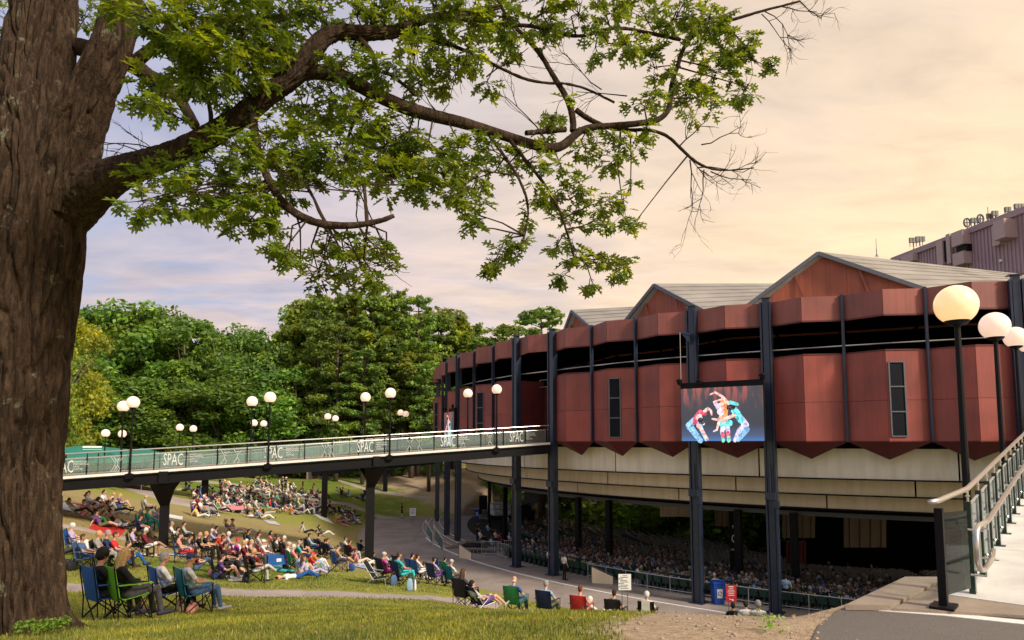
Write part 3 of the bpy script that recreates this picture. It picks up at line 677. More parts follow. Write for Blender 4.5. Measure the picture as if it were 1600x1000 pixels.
for (P, Q, VV) in ((G1, Q01, VX), (G2, Q12, VX), (G3, Q23, VX)):          # standing seams along the slopes
    for i in range(1, 9):
        u = i/9; a = P.lerp(Q, u)+Vector((0, 0, .02)); b = P.lerp(VV, .75)
        e = a+(VV-P)*.62*(1-u*.15); e = a.lerp(VV, .7)+Vector((0, 0, .02))
        mb = MB(); mb.beam(a, e, .05, .04); place(mb, 'roof_seam', M_roof, pav)
# fly tower of the stage at the back right
fly = empty('stage_tower', (56, 80, 0), 0, 'tall corrugated mauve brown stage tower with boxed antennas, rising behind the theatre roof', 'building')
M_fly = mat('corrugated_cladding', (.36, .25, .28), .6, var=.12, vscale=.8); M_flyb = mat('tower_box', (.46, .33, .32), .6, var=.1)
ta, tb = U(1395, 405, 92.5), U(1600, 336, 72); tz = ta.z; ta = Vector((ta.x, ta.y, 0)); tb = Vector((tb.x, tb.y, 0)); td = (tb-ta).normalized(); tn = Vector((td.y, -td.x, 0))
if tn.y > 0: tn = -tn
TL = (tb-ta).length+16; te = ta+td*TL
mb = MB(); mb.slab([(ta.x, ta.y, 0), (te.x, te.y, 0), (te.x, te.y, tz), (ta.x, ta.y, tz)], -tn*18); place(mb, 'tower_core', M_fly, fly, fixn=True)
nr = int(TL/.5)
mb = MB()
for i in range(nr):
    p = ta+td*(i+.5)*.5+tn*.05; mb.quadbox((p.x, p.y, tz/2+6), .24, .10, tz-12.4, math.atan2(td.y, td.x))
o = place(mb, 'cladding_ribs', M_fly, fly); o['kind'] = 'stuff'
mb = MB(); a, b = ta+tn*.1, te+tn*.1; mb.beam((a.x, a.y, tz-.2), (b.x, b.y, tz-.2), .5, .7); place(mb, 'parapet', M_fly, fly)
def tbox(pxl, pxr, pt, pb, dep=1.2, m=None, name='equipment_box'):
    # box standing off the tower wall, located along it by where the wall is seen
    def along(px):
        d = ray(px, 400); den = d.x*td.y-d.y*td.x; t = (ta.x*td.y-ta.y*td.x)/den; return Vector((d.x*t, d.y*t, 0))
    A, B = along(pxl)+tn*.1, along(pxr)+tn*.1; Ym = (A.y+B.y)/2; z1 = U((pxl+pxr)/2, pt, Ym).z; z0 = U((pxl+pxr)/2, pb, Ym).z
    mb = MB(); mb.slab([(A.x, A.y, z0), (B.x, B.y, z0), (B.x, B.y, z1), (A.x, A.y, z1)], tn*dep); return place(mb, name, m or M_flyb, fly, fixn=True)
for q in ((1417,1436,398,410,.8),(1470,1480,377,415,.5),(1486,1492,366,412,.5),(1502,1520,362,384,1.1),(1502,1520,395,414,1.1),(1560,1572,352,384,.6),(1576,1594,345,374,1.6)): tbox(*q[:4], dep=q[4])
tbox(1480, 1486, 376, 408, .3, M_winglass, 'louvre'); tbox(1504, 1521, 384, 395, .7, M_black, 'antenna_bay'); tbox(1564, 1568, 405, 409, .2, M_white, 'small_box')
def antenna(name, px, py, Yd, kind, label, cat='antenna'):
    e = empty(name, U(px, py, Yd), 0, label, cat, 'antennas on the stage tower roof'); s = Yd/1067
    m = MB(); m.tube([(0, 0, 0), (0, 0, 14*s)], .06); m.tube([(-3*s, 0, 0), (0, 0, 6*s), (3*s, 0, 0)], .04); m.build('mast', M_rooftrim, e)
    if kind == 'panel':
        for dx in (-5*s, 0, 5*s)[:2 if px % 2 else 3]:
            h = MB(); h.quadbox((dx, -.1, 18*s), 4*s, .3, 8*s); h.tube([(dx, .1, 8*s), (dx, .1, 20*s)], .05); h.build('antenna_panel', M_seatgrey, e)
    elif kind == 'dish':
        h = MB(); h.tube([(math.cos(t)*5*s, 0, 18*s+math.sin(t)*7*s) for t in np.linspace(0, 6.28, 14)], .10); h.tube([(-5*s, 0, 18*s), (5*s, 0, 18*s)], .07); h.tube([(0, 0, 11*s), (0, 0, 25*s)], .07); h.build('cage', M_rooftrim, e)
    else:
        h = MB(); h.tube([(0, 0, 10*s), (0, 0, 30*s)], .04); h.build('whip', M_rooftrim, e)
antenna('antenna', 1428, 393, 90, 'panel', 'cluster of grey panel antennas at the far left end of the stage tower roof')
antenna('antenna', 1438, 391, 88, 'panel', 'second cluster of panel antennas from the left on the stage tower roof')
antenna('antenna', 1512, 365, 80, 'dish', 'round wire cage antenna above the middle equipment box of the stage tower')
antenna('antenna', 1524, 362, 79, 'panel', 'crowded panel antennas right of the wire cage on the stage tower roof')
antenna('antenna', 1533, 359, 78, 'dish', 'wire ring antenna left of the thin whip mast on the stage tower')
antenna('antenna', 1545, 352, 77, 'whip', 'thin tall whip antenna on the stage tower roof')
antenna('antenna', 1549, 355, 76.5, 'panel', 'row of pale panel antennas beside the whip mast on the stage tower')
antenna('antenna', 1557, 351, 76, 'panel', 'right end of the pale antenna row beside the big tower box')
antenna('antenna', 1577, 345, 74, 'panel', 'double lamp like antenna on a pole above the large slanted tower box')
antenna('antenna', 1592, 340, 73, 'panel', 'antenna pair at the right edge of the picture on the stage tower')
antenna('antenna', 1370, 402, 96, 'whip', 'tiny bare antenna rising behind the large gable ridge')
# stage block: closes the right side of the hall in the dark
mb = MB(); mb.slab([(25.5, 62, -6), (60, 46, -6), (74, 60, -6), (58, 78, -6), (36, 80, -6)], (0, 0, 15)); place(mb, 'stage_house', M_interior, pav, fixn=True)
M_acou = mat('acoustic_board', (.20, .15, .11), .7, var=.15, stretch=(6, 6, .4))
for (x0, x1, y0, y1, Yd, mm) in ((1031, 1073, 784, 807, 60, M_creamlow), (1117, 1141, 787, 822, 58, M_acou), (1222, 1262, 800, 840, 52, M_acou), (1318, 1370, 800, 855, 52, M_acou), (1228, 1248, 842, 880, 52, M_maroon)):
    mb = MB(); a, b = U(x0, y1, Yd), U(x1, y0, Yd+1); n_ = 8
    for i in range(n_):
        u0, u1 = i/n_, (i+1)/n_-.012; xa, xb = a.x+(b.x-a.x)*u0, a.x+(b.x-a.x)*u1
        mb.slab([(xa, Yd, a.z), (xb, Yd, a.z), (xb, Yd-.2, b.z), (xa, Yd-.2, b.z)], (0, -.12-.06*(i % 2), 0))
    mb.tube([(a.x, Yd, b.z), (a.x, Yd, CZ-3.9)], .04); mb.tube([(b.x, Yd, b.z), (b.x, Yd, CZ-3.9)], .04)
    place(mb, 'acoustic_board', mm, pav, fixn=True)
# column with a printed notice under the balcony
mb = MB(); p = Z(1150, 905, 0.0); mb.quadbox((p.x, p.y, 2.3), .55, .5, 4.7); place(mb, 'notice_column', M_black, pav)
def lettering(txt, size, m, c, rz=0, parent=None, sx=1., tilt=math.pi/2, name='lettering', align='CENTER', rot=None):
    me = text_mesh(txt, size, m, sx, align); o = bpy.data.objects.new(name, me); COL.objects.link(o)
    o.location = c; o.rotation_euler = (tilt, 0, rz) if rot is None else rot
    if parent: o.parent = parent; o.matrix_parent_inverse = parent_inv(parent)
    return o
mb = MB(); mb.tube([(p.x+.26*math.cos(t), p.y-.26, 2.55+.26*math.sin(t)) for t in np.linspace(0, 6.28, 18)], .03); mb.beam((p.x-.18, p.y-.26, 2.73), (p.x+.18, p.y-.26, 2.37), .03, .05); mb.beam((p.x-.1, p.y-.26, 2.5), (p.x+.1, p.y-.26, 2.5), .03, .05); place(mb, 'no_smoking_mark', M_white, pav)
lettering('NO\nSMOKING', .17, M_white, (p.x, p.y-.27, 1.95), 0, pav)
lettering('NO', .3, M_white, (p.x, p.y-.27, 3.25), 0, pav)
# ------------------------------------------------------------------ video screens
def strokes(parent, pts, w, m, fx, off):
    mb = MB()
    for i, (a, b) in enumerate(zip(pts, pts[1:])):
        wa = w[i] if isinstance(w, (list, tuple)) else w; wb = w[i+1] if isinstance(w, (list, tuple)) else w
        A, B = np.array(a, float), np.array(b, float); d = B-A; l = np.hypot(*d)+1e-6; n_ = np.array([-d[1], d[0]])/l
        P = []
        for t in np.linspace(math.pi/2, 3*math.pi/2, 7): P.append(A+(n_*math.sin(t)+d/l*math.cos(t))*wa)
        for t in np.linspace(-math.pi/2, math.pi/2, 7): P.append(B+(n_*math.sin(t)+d/l*math.cos(t))*wb)
        off += .0006
        mb.poly([fx(q[0], q[1], off) for q in P])
    return mb.build('picture_shape', m, None)
def emis(name, c, s=1.):
    m = mat(name, tuple(x*.1 for x in c), .4, emit=c, es=s*.9); n = m.node_tree; tc = N(n, 'ShaderNodeTexCoord'); t = N(n, 'ShaderNodeTexNoise', Scale=5.5, Detail=5.0, Distortion=1.2); L(n, tc.outputs['Object'], t.inputs['Vector'])
    r = ramp(n, t.outputs[0], [(.33, tuple(x*.35 for x in c)), (.5, c), (.64, tuple(min(1, x*1.35+.08) for x in c))]); L(n, r.outputs[0], n.nodes['Principled BSDF'].inputs['Emission Color']); return m
def screen(name, P0, P1, zb0, zt0, dep, label, picture=True):
    """P0 left foot, P1 right foot (plan); all in metres"""
    e = empty(name, (P0.x, P0.y, zb0), 0, label, 'video screen'); d = (P1-P0).normalized(); n_ = Vector((d.y, -d.x, 0)); n_ = n_ if n_.dot(Vector((P0.x, P0.y, 0))) < 0 else -n_
    Wd = (P1-P0).length; Hh = zt0-zb0
    def fx(u, v, off): q = P0+d*u*Wd+n_*(off); return Vector((q.x, q.y, zb0+v*Hh))
    mb = MB(); mb.slab([fx(0, 0, 0), fx(1, 0, 0), fx(1, 1, 0), fx(0, 1, 0)], -n_*dep); place(mb, 'cabinet', M_black, e, fixn=True)
    nx, ny = 8, 5
    for i in range(nx):
        for j in range(ny):
            pass
    mbd = MB(); mbd.slab([fx(.005, .01, .004), fx(.995, .01, .004), fx(.995, .90, .004), fx(.005, .90, .004)], n_*.012)
    m = bpy.data.materials.new('stage_backdrop_image'); m.use_nodes = True; n = m.node_tree; b = n.nodes['Principled BSDF']; tc = N(n, 'ShaderNodeTexCoord'); sp = N(n, 'ShaderNodeSeparateXYZ'); L(n, tc.outputs['Generated'], sp.inputs[0])
    v = sp.outputs[2]; t = N(n, 'ShaderNodeTexNoise', Scale=9.0); mp = N(n, 'ShaderNodeMapping'); mp.inputs['Scale'].default_value = (1.2, 1.2, .25); L(n, tc.outputs['Generated'], mp.inputs[0]); L(n, mp.outputs[0], t.inputs['Vector'])
    base = ramp(n, v, [(0, (.06, .16, .40)), (.10, (.06, .09, .17)), (.3, (.040, .044, .060)), (1, (.055, .052, .062))])
    redm = math_(n, 'MULTIPLY', math_(n, 'MULTIPLY', math_(n, 'SUBTRACT', v, .55, clamp=True), 2.2), ramp(n, t.outputs[0], [(.45, (0, 0, 0)), (.6, (1, 1, 1))]).outputs[0], clamp=True)
    L(n, mixc(n, redm, base.outputs[0], (.34, .09, .08)), b.inputs['Emission Color']); b.inputs['Emission Strength'].default_value = .9; b.inputs['Base Color'].default_value = (.02, .02, .02, 1)
    dsp = place(mbd, 'display', m, e, fixn=True)
    if picture:
        skin = emis('lit_skin_image', (.95, .50, .45)); teal = emis('teal_costume_image', (.16, .70, .75)); lil = emis('lilac_tights_image', (.62, .55, .80)); redc = emis('red_costume_image', (.80, .10, .16)); org = emis('orange_costume_image', (.95, .30, .10)); hr = emis('dark_hair_image', (.02, .02, .03)); blu = emis('blue_tights_image', (.25, .50, .80)); grn = emis('green_sock_image', (.2, .75, .45)); pink = emis('pink_image', (.98, .62, .66))
        S = [ # (points, widths, material) in the unit square of the screen
         ([(.24,.02),(.13,.25),(.10,.30),(.18,.42)], [.045,.055,.06,.05], blu), ([(.31,.03),(.27,.18),(.22,.36)], [.02,.03,.05], blu), ([(.18,.38),(.22,.48),(.25,.55)], [.05,.06,.05], redc), ([(.22,.30),(.27,.20),(.33,.04)], [.035,.028,.02], skin), ([(.30,.56),(.34,.62),(.38,.58),(.39,.50)], [.03,.025,.02,.015], skin), ([(.23,.46),(.28,.34)], [.055,.03], pink), ([(.25,.40),(.27,.37)], [.05,.045], hr),
         ([(.24,.55),(.31,.52)], [.02,.03], redc),
         ([(.52,.02),(.51,.20),(.53,.30)], [.025,.035,.045], lil), ([(.59,.02),(.58,.20),(.57,.30)], [.025,.035,.045], lil), ([(.52,.10),(.515,.14)], .032, redc), ([(.585,.12),(.58,.16)], .032, redc), ([(.52,.01),(.52,.06)], .024, grn), ([(.585,.01),(.585,.07)], .026, grn),
         ([(.50,.34),(.60,.34)], .055, teal), ([(.53,.42),(.54,.60),(.53,.72)], [.065,.07,.05], org), ([(.50,.48),(.47,.34),(.45,.22),(.41,.19)], [.025,.02,.016,.012], skin), ([(.50,.55),(.50,.66)], [.06,.05], pink), ([(.44,.68),(.42,.74),(.53,.79)], [.018,.014,.014], skin), ([(.45,.70),(.46,.62)], [.03,.02], lil), ([(.50,.66),(.52,.70)], [.03,.03], skin),
         ([(.66,.02),(.72,.20),(.79,.30),(.74,.42)], [.03,.045,.055,.05], lil), ([(.70,.03),(.80,.22)], [.03,.05], blu), ([(.74,.38),(.69,.52),(.65,.60)], [.05,.06,.055], teal), ([(.66,.48),(.52,.40),(.40,.42)], [.03,.024,.016], skin), ([(.61,.68),(.53,.83),(.44,.92),(.38,.88)], [.026,.022,.016,.012], skin), ([(.61,.62),(.65,.64)], [.05,.045], hr), ([(.62,.72),(.70,.68)], [.03,.025], teal)]
        off = .02
        for pts, ww, mm in S:
            pts = [(x, y*.89) for x, y in pts]; ww = [q*Hh for q in ww] if isinstance(ww, list) else ww*Hh
            # convert to metric square space, then back
            P2 = [(x*Wd, y*Hh) for x, y in pts]
            o = strokes(e, P2, ww, mm, lambda a, b_, o_: fx(a/Wd, b_/Hh, o_), off); off += .0022
            o.parent = dsp; o.matrix_parent_inverse = parent_inv(e) if False else Matrix.Identity(4); 
    for (u, v) in ((0, 1.04), (1, 1.06), (.25, 1.02)):
        if not picture and u == .25: continue
        sp_ = MB(); c = fx(u, v, .12); sp_.tube([c-d*.16, c-d*.1, c+d*.08, c+d*.14], [.05, .10, .10, .06], 8); sp_.tube([c-d*.1-Vector((0, 0, .12)), c+d*.12-Vector((0, 0, .12))], .09, 8); sp_.tube([c, c-Vector((0, 0, .28))], .03); place(sp_, 'spotlight', M_black, e)
    br = MB()
    for v in (.2, .8): br.beam(fx(.9, v, -dep), fx(.9, v, -dep-.5), .1, .1); br.beam(fx(.3, v, -dep), fx(.3, v, -dep-.4), .1, .1)
    place(br, 'bracket', M_navy, e)
    if P0.x > 0:
        cb = MB(); cb.tube([fx(.02, 1.05, .1), fx(.02, 1.05, .1)+Vector((0, 0, 2.6))], .015); place(cb, 'hanging_cable', M_steel, e)
        arm = MB(); a = fx(.02, 1.05, .1)+Vector((0, 0, 2.6)); b = W(wallpt(4)+outn(4)*.3, a.z-CZ); arm.beam(a, b, .08, .12); arm.slab([a, b, b-Vector((0, 0, .6))], (.04, .04, 0)); place(arm, 'cable_arm', M_navy, e, fixn=True)
    return e
pr, pl = U(1195.5, 690, 33.9), U(1065, 690, 36.5)
screen('video_screen', Vector((pl.x, pl.y, 0)), Vector((pr.x, pr.y, 0)), CZ, U(1195, 592, 33.9).z, .22, 'large outdoor screen showing three bending dancers, hung on the red wall between two navy columns')
pr, pl = U(709, 690, 57.2), U(694, 690, 60.6)
screen('video_screen', Vector((pl.x, pl.y, 0)), Vector((pr.x, pr.y, 0)), CZ-.3, U(709, 637, 57.2).z, .22, 'narrow looking second screen seen edge on at the far left end of the red wall')
# ------------------------------------------------------------------ lamps
def make_lamp(h):
    root = empty('globe_lamp', (0, 0, 0))
    m = MB(); m.tube([(0, 0, 0), (0, 0, .04), (0, 0, .05), (0, 0, h-.34)], [.11, .11, .060, .045], 10); m.quadbox((0, 0, -.12), .34, .3, .26)
    m.build('post', M_black, root, smooth=False)
    g = MB(); g.sphere((0, 0, h), .325, 28, 18); g.build('globe', M_globe, root, smooth=True)
    k = MB(); k.tube([(0, 0, h-.34), (0, 0, h-.30), (0, 0, h-.265)], [.10, .17, .19], 16); k.build('collar', M_black, root)
    return root
def copy_tree(o, parent=None, inv=None):
    c = o.copy(); COL.objects.link(c)
    if parent: c.parent = parent
    for ch in KIDS.get(o.name, [x for x in bpy.data.objects if x.parent == o]): copy_tree(ch, c)
    return c
KIDS = {}
def proto(root):
    def rec(o):
        ks = list(o.children); KIDS[o.name] = ks
        for k in ks: rec(k)
    bpy.context.view_layer.update(); rec(root); return root
lamp0 = proto(make_lamp(3.7)); lamp_used = [False]
M_globe2 = mat('lit_warm_globe', (.74, .60, .46), .22, spec=.5, coat=.4, emit=(1.0, .58, .24), es=.58)
def lamp(loc, label, group, sc_=1.0, warm=False):
    o = lamp0 if not lamp_used[0] else copy_tree(lamp0); lamp_used[0] = True
    o.location = loc; o.scale = (sc_,)*3; tag(o, label, 'lamp', group)
    if warm:
        for ch in o.children:
            if ch.name.startswith('globe'): ch.data = WARM[0]
    return o
# ------------------------------------------------------------------ footbridges
B1 = Vector((2.45, 44.9, 0)); BD = Vector((-.924, -.382, 0)).normalized(); BN = Vector((-.382, .924, 0)).normalized(); BSL = .0625; BWD = 3.3
def bp(s, off=0, h=0): p = B1+BD*s+BN*off; return Vector((p.x, p.y, CZ-.06-BSL*s+h))
br1 = empty('footbridge', tuple(bp(15, 1.6)), 0, 'long black steel footbridge with glass railings sloping up to the theatre over the crowd', 'footbridge')
S_END = 48.
mb = MB(); mb.slab([bp(-1.2, BWD), bp(0, 0), bp(S_END, 0), bp(S_END, BWD)], (0, 0, -.16)); place(mb, 'deck', M_conc, br1, fixn=True)
for off in (-.02, BWD+.02):
    mb = MB(); a, b = bp(0, off, -.42), bp(S_END, off, -.42); mb.beam(a, b, .08, .56); 
    for z in (-.69, -.17): mb.beam(bp(0, off, z), bp(S_END, off, z), .30, .05)
    for s in np.arange(2, S_END, 3.05): p0 = bp(s, off, -.68); mb.beam(p0, p0+Vector((0, 0, .5)), .04, .22, up=(BD.x, BD.y, 0))
    place(mb, 'girder', M_black, br1)
    mb = MB(); mb.beam(bp(0, off*1.02-.06*(1 if off < 1 else -1), -.06), bp(S_END, off*1.02-.06*(1 if off < 1 else -1), -.06), .07, .13); place(mb, 'deck_edge', M_white, br1)
for s in np.arange(1.5, S_END, 3.05): mb = MB(); mb.beam(bp(s, 0, -.5), bp(s, BWD, -.5), .14, .3); place(mb, 'cross_beam', M_black, br1)
SP = 1.52
for side, off in ((0, .02), (1, BWD-.02)):
    n_ = int(S_END/SP)
    inn = .12 if side == 0 else -.12
    for i in range(n_):
        s = .2+i*SP; mb = MB(); p = bp(s, off); mb.quadbox(p+Vector((0, 0, .48)), .05, .07, 1.0, math.atan2(BD.y, BD.x)); mb.quadbox(p+Vector((0, 0, 1.05)), .03, .03, .14); place(mb, 'rail_post', M_black, br1)
        g = MB(); a, b = bp(s+.05, off, .10), bp(s+SP-.05, off, .10); g.slab([a, b, b+Vector((0, 0, .80)), a+Vector((0, 0, .80))], BN*.012); place(g, 'glass_panel', M_glass, br1, fixn=True)
    mb = MB(); mb.tube([bp(0, off, 1.12), bp(S_END, off, 1.12)], .035, 8); place(mb, 'hand_rail', M_steel, br1)
    mb = MB(); mb.tube([bp(0, off+inn, .84), bp(S_END, off+inn, .84)], .032, 8); place(mb, 'hand_rail', M_steel, br1)
def s_of(px, off=0):
    d = ray(px, 690); o = B1+BN*off; den = d.x*BD.y-d.y*BD.x; t = (o.x*BD.y-o.y*BD.x)/den; return (Vector((d.x*t, d.y*t, 0))-o).dot(BD)
brz = math.atan2(-BD.y, -BD.x)
for px in (100, 272, 428, 571, 700, 807):
    s = s_of(px); lettering('SPAC', .90, M_print, bp(s, -.012, .47), brz, br1, .46, name='glass_lettering')
for px in (116, 296, 447, 588, 716, 822):
    s = s_of(px); lettering('SARATOGA\nPERFORMING\nARTS\nCENTER', .125, M_print, bp(s-.0, -.012, .52), brz, br1, .95, name='glass_lettering', align='LEFT')
for px in (186, 204-22, 352, 372, 508, 517, 640, 655, 724, 765):     # white line drawings of dancers on the glass
    s = s_of(px); c = bp(s, -.012, .46); t_ = -BD; mb = MB(); fl = 1 if px % 2 else -1
    f2 = lambda x, y: c+t_*x*fl+Vector((0, 0, y))
    for ln in (((-.05, .12), (-.22, .32)), ((.05, .12), (.20, .36)), ((0, .15), (.02, -.08)), ((.02, -.08), (-.10, -.25), (-.02, -.40)), ((.02, -.08), (.10, -.24), (.20, -.40))): mb.tube([f2(*q) for q in ln], .013, 5)
    mb.sphere(f2(0, .23), .035, 8, 6); place(mb, 'glass_drawing', M_print, br1)
# ghost stripe prints between the drawings
for i in range(int(S_END/SP)):
    s = .2+i*SP; rr = random.Random(i)
    if rr.random() < .0:
        mb = MB()
        for j in range(3): a = bp(s+.2+rr.random()*.4, -.012, .25+.16*j); b = bp(s+.8+rr.random()*.5, -.012, .25+.16*j+.03); mb.beam(a, b, .004, .014+.01*rr.random())
        place(mb, 'glass_stripe', M_print, br1)
def y_support(name, s, parent, ground_px=None, w_=.46):
    c = bp(s, BWD/2); gz = float(H(c.x, c.y)); m = MB(); rz = math.atan2(BD.y, BD.x)
    m.quadbox((c.x, c.y, (gz-.3+c.z-1.7)/2), w_, w_, c.z-1.7-gz+.3, rz)
    for off in (-BWD/2+.5, BWD/2-.5): m.beam((c.x, c.y, c.z-1.95), bp(s, BWD/2+off, -.72), .34, .34)
    for d_ in (-1, 1): m.slab([c+BD*.2*d_*0+Vector((0, 0, -1.9)), bp(s+.75*d_, BWD/2, -.72), bp(s, BWD/2, -.72)], BN*.3)
    m.slab([c+Vector((0, 0, -2.0))-BN*.24-BD*.23, c+Vector((0, 0, -2.0))-BN*.24+BD*.23, bp(s+.65, 0, -.72), bp(s-.65, 0, -.72)], BN*.10)
    m.beam(bp(s, .1, -.82), bp(s, BWD-.1, -.82), .4, .22)
    cap = MB(); q = bp(s, -.12, -.40); cap.quadbox(q, .42, .18, .62, rz); place(cap, 'bearing_cap', M_black, parent)
    return place(m, 'support', M_black, parent, fixn=True)
y_support('support', s_of(262, BWD/2), br1); y_support('support', s_of(580, BWD/2), br1)
lab = ['leftmost near lamp on the footbridge, in front of the far lamp', 'second near lamp of the footbridge, left of centre', 'third near lamp of the footbridge, above the right hand support', 'last near lamp of the footbridge in front of the red wall']
for i, (px, off) in enumerate(((205, -.14), (420, -.14), (609, -.14), (776, -.14))): lamp(bp(s_of(px, off), off, -.1), 'white globe lamp, '+lab[i], 'globe lamps along the footbridge')
lab = ['leftmost far side lamp of the footbridge', 'second far side lamp of the footbridge, left of its taller neighbour', 'third far side lamp of the footbridge, above the middle of the glass', 'far side lamp of the footbridge just left of the last near lamp']
for i, px in enumerate((190, 392, 570, 731)): lamp(bp(s_of(px, BWD+.1), BWD+.14, -.1), 'white globe lamp, '+lab[i], 'globe lamps along the footbridge')
# second footbridge behind
c0, c1 = Vector((-36.5, 58.6, 0)), Vector((-8.2, 70.5, 0)); cd = (c1-c0).normalized(); cn = Vector((-cd.y, cd.x, 0)); cl = (c1-c0).length
def cp(s, off=0, h=0): p = c0+cd*s+cn*off; return Vector((p.x, p.y, CZ-3.25+.098*s+h))
br2 = empty('footbridge', tuple(cp(12, 1.5)), 0, 'farther footbridge half hidden behind the first one, carried on slim black posts', 'footbridge')
mb = MB(); mb.slab([cp(-14, 0), cp(cl, 0), cp(cl, 3), cp(-14, 3)], (0, 0, -.16)); place(mb, 'deck', M_conc, br2, fixn=True)
for off in (0, 3):
    mb = MB(); mb.beam(cp(-14, off, -.4), cp(cl, off, -.4), .1, .55); place(mb, 'girder', M_black, br2)
    mb = MB(); mb.tube([cp(-14, off, 1.1), cp(cl, off, 1.1)], .035); mb.tube([cp(-14, off, .85), cp(cl, off, .85)], .03)
    for s in np.arange(-14, cl, 1.6): mb.tube([cp(s, off), cp(s, off, 1.1)], .03, 4)
    place(mb, 'hand_rail', M_steel, br2)
    for s in np.arange(-14, cl-1.6, 1.6):
        g = MB(); g.slab([cp(s+.05, off, .1), cp(s+1.55, off, .1), cp(s+1.55, off, .8), cp(s+.05, off, .8)], cn*.012); place(g, 'glass_panel', M_glass, br2, fixn=True)
for px in (323, 509):
    d = ray(px, 690); o = c0+cn*1.5; den = d.x*cd.y-d.y*cd.x; t = (o.x*cd.y-o.y*cd.x)/den; s = (Vector((d.x*t, d.y*t, 0))-o).dot(cd); c = cp(s, 1.5); gz = float(H(c.x, c.y))
    mb = MB(); mb.quadbox((c.x, c.y, (c.z-.6+gz-.3)/2), .46, .46, c.z-.6-gz+.3); mb.beam(cp(s, .1, -.8), cp(s, 2.9, -.8), .35, .35); place(mb, 'support', M_black, br2)
lab2 = ['above the green tents', 'between the two nearest footbridge lamps', 'first of a pair before the dark trees', 'second of a pair before the dark trees', 'hidden partly behind the second footbridge lamp', 'small one right of the second footbridge lamp', 'left one of the pair before the pines', 'right one of the pair before the pines', 'left one of the pair beside the tall near lamp', 'right one of the pair beside the tall near lamp']
for i, (px, py, Yd) in enumerate(((165,677,55),(191,678,57),(281,668,60.5),(302,670,63.5),(397,661,64),(412,662,66.5),(512,651,66),(524,654,68.5),(626,645,68.5),(634,647,70.5))):
    g = U(px, py, Yd); lamp((g.x, g.y, g.z-3.7), 'distant white globe lamp '+lab2[i], 'globe lamps along the farther footbridge')
g = U(101, 691, 88); lamp((g.x, g.y, g.z-3.7), 'smallest globe lamp, beside the oak trunk above the green tent', 'globe lamps along the farther footbridge')
# third low girder with one support
br3 = empty('footbridge', tuple(U(600, 735, 82)), 0, 'low dark girder crossing from the grass bank to the far side of the theatre', 'footbridge')
mb = MB(); mb.beam(U(494, 736, 80), U(688, 717, 78), 2.6, 1.0); place(mb, 'girder', M_black, br3)
mb = MB(); q = G(602, 768); q2 = U(602, 728, q.y); mb.quadbox((q.x, q.y, (q.z+q2.z)/2), .5, .5, q2.z-q.z+.4); mb.slab([U(594, 733, q.y), U(618, 733, q.y), U(606, 742, q.y), U(599, 742, q.y)], (0, .5, 0)); place(mb, 'support', M_black, br3, fixn=True)
mb = MB(); q = U(492, 737, 80.5); mb.quadbox((q.x-.2, q.y, q.z-.4), .7, 2.8, .8); place(mb, 'abutment', M_conc, br3)
# ------------------------------------------------------------------ entrance ramp on the right
rampE = empty('entrance_ramp', tuple(rp(4, 0)), 0, 'pale concrete ramp climbing to the right with dark green posts, glass and steel handrails', 'ramp')
RL = 42
mb = MB(); mb.slab([rp(-.15, .22, .0), rp(RL, .22, -.02), rp(RL, -6, -.02), rp(-.9, -6, .0)], (0, 0, -.4)); place(mb, 'ramp_deck', M_conc, rampE, fixn=True)
js = [-.3, 2.4, 5.1, 7.8, 10.5, 13.2, 15.9, 18.6, 21.3, 24, 28, 32, 36, RL]
for i, (s0, s1) in enumerate(zip(js, js[1:])):
    for (o0, o1) in ((.21, -2.0), (-2.012, -4.0), (-4.012, -5.98)):
        a0 = s0 if i else s0+.1-.11*(-o0); a1 = s0 if i else s0+.1-.11*(-o1)
        mb = MB(); mb.slab([rp(a0+.006, o0, .022), rp(s1-.006, o0, .022), rp(s1-.006, o1, .022), rp(a1+.006, o1, .022)], (0, 0, -.035)); place(mb, 'ramp_slab', M_ramp, rampE, fixn=True)
mb = MB(); mb.beam(rp(.2, .26, -.25), rp(RL, .26, -.25), .06, .6); place(mb, 'ramp_girder', M_black, rampE)
for s in (8, 16, 24): mb = MB(); c = rp(s, -2); mb.quadbox((c.x, c.y, c.z/2-.4), .5, .5, c.z); place(mb, 'support', M_black, rampE)
rrz = math.atan2(RD.y, RD.x)
fp = Vector((4.12, 6.68, 7.025))
mb = MB(); mb.quadbox(fp+Vector((0, 0, .47)), .10, .07, .93, rrz); mb.quadbox(fp+Vector((0, 0, .012)), .30, .20, .024, rrz); place(mb, 'rail_post', M_black, rampE)
NP = 34; PH = .97
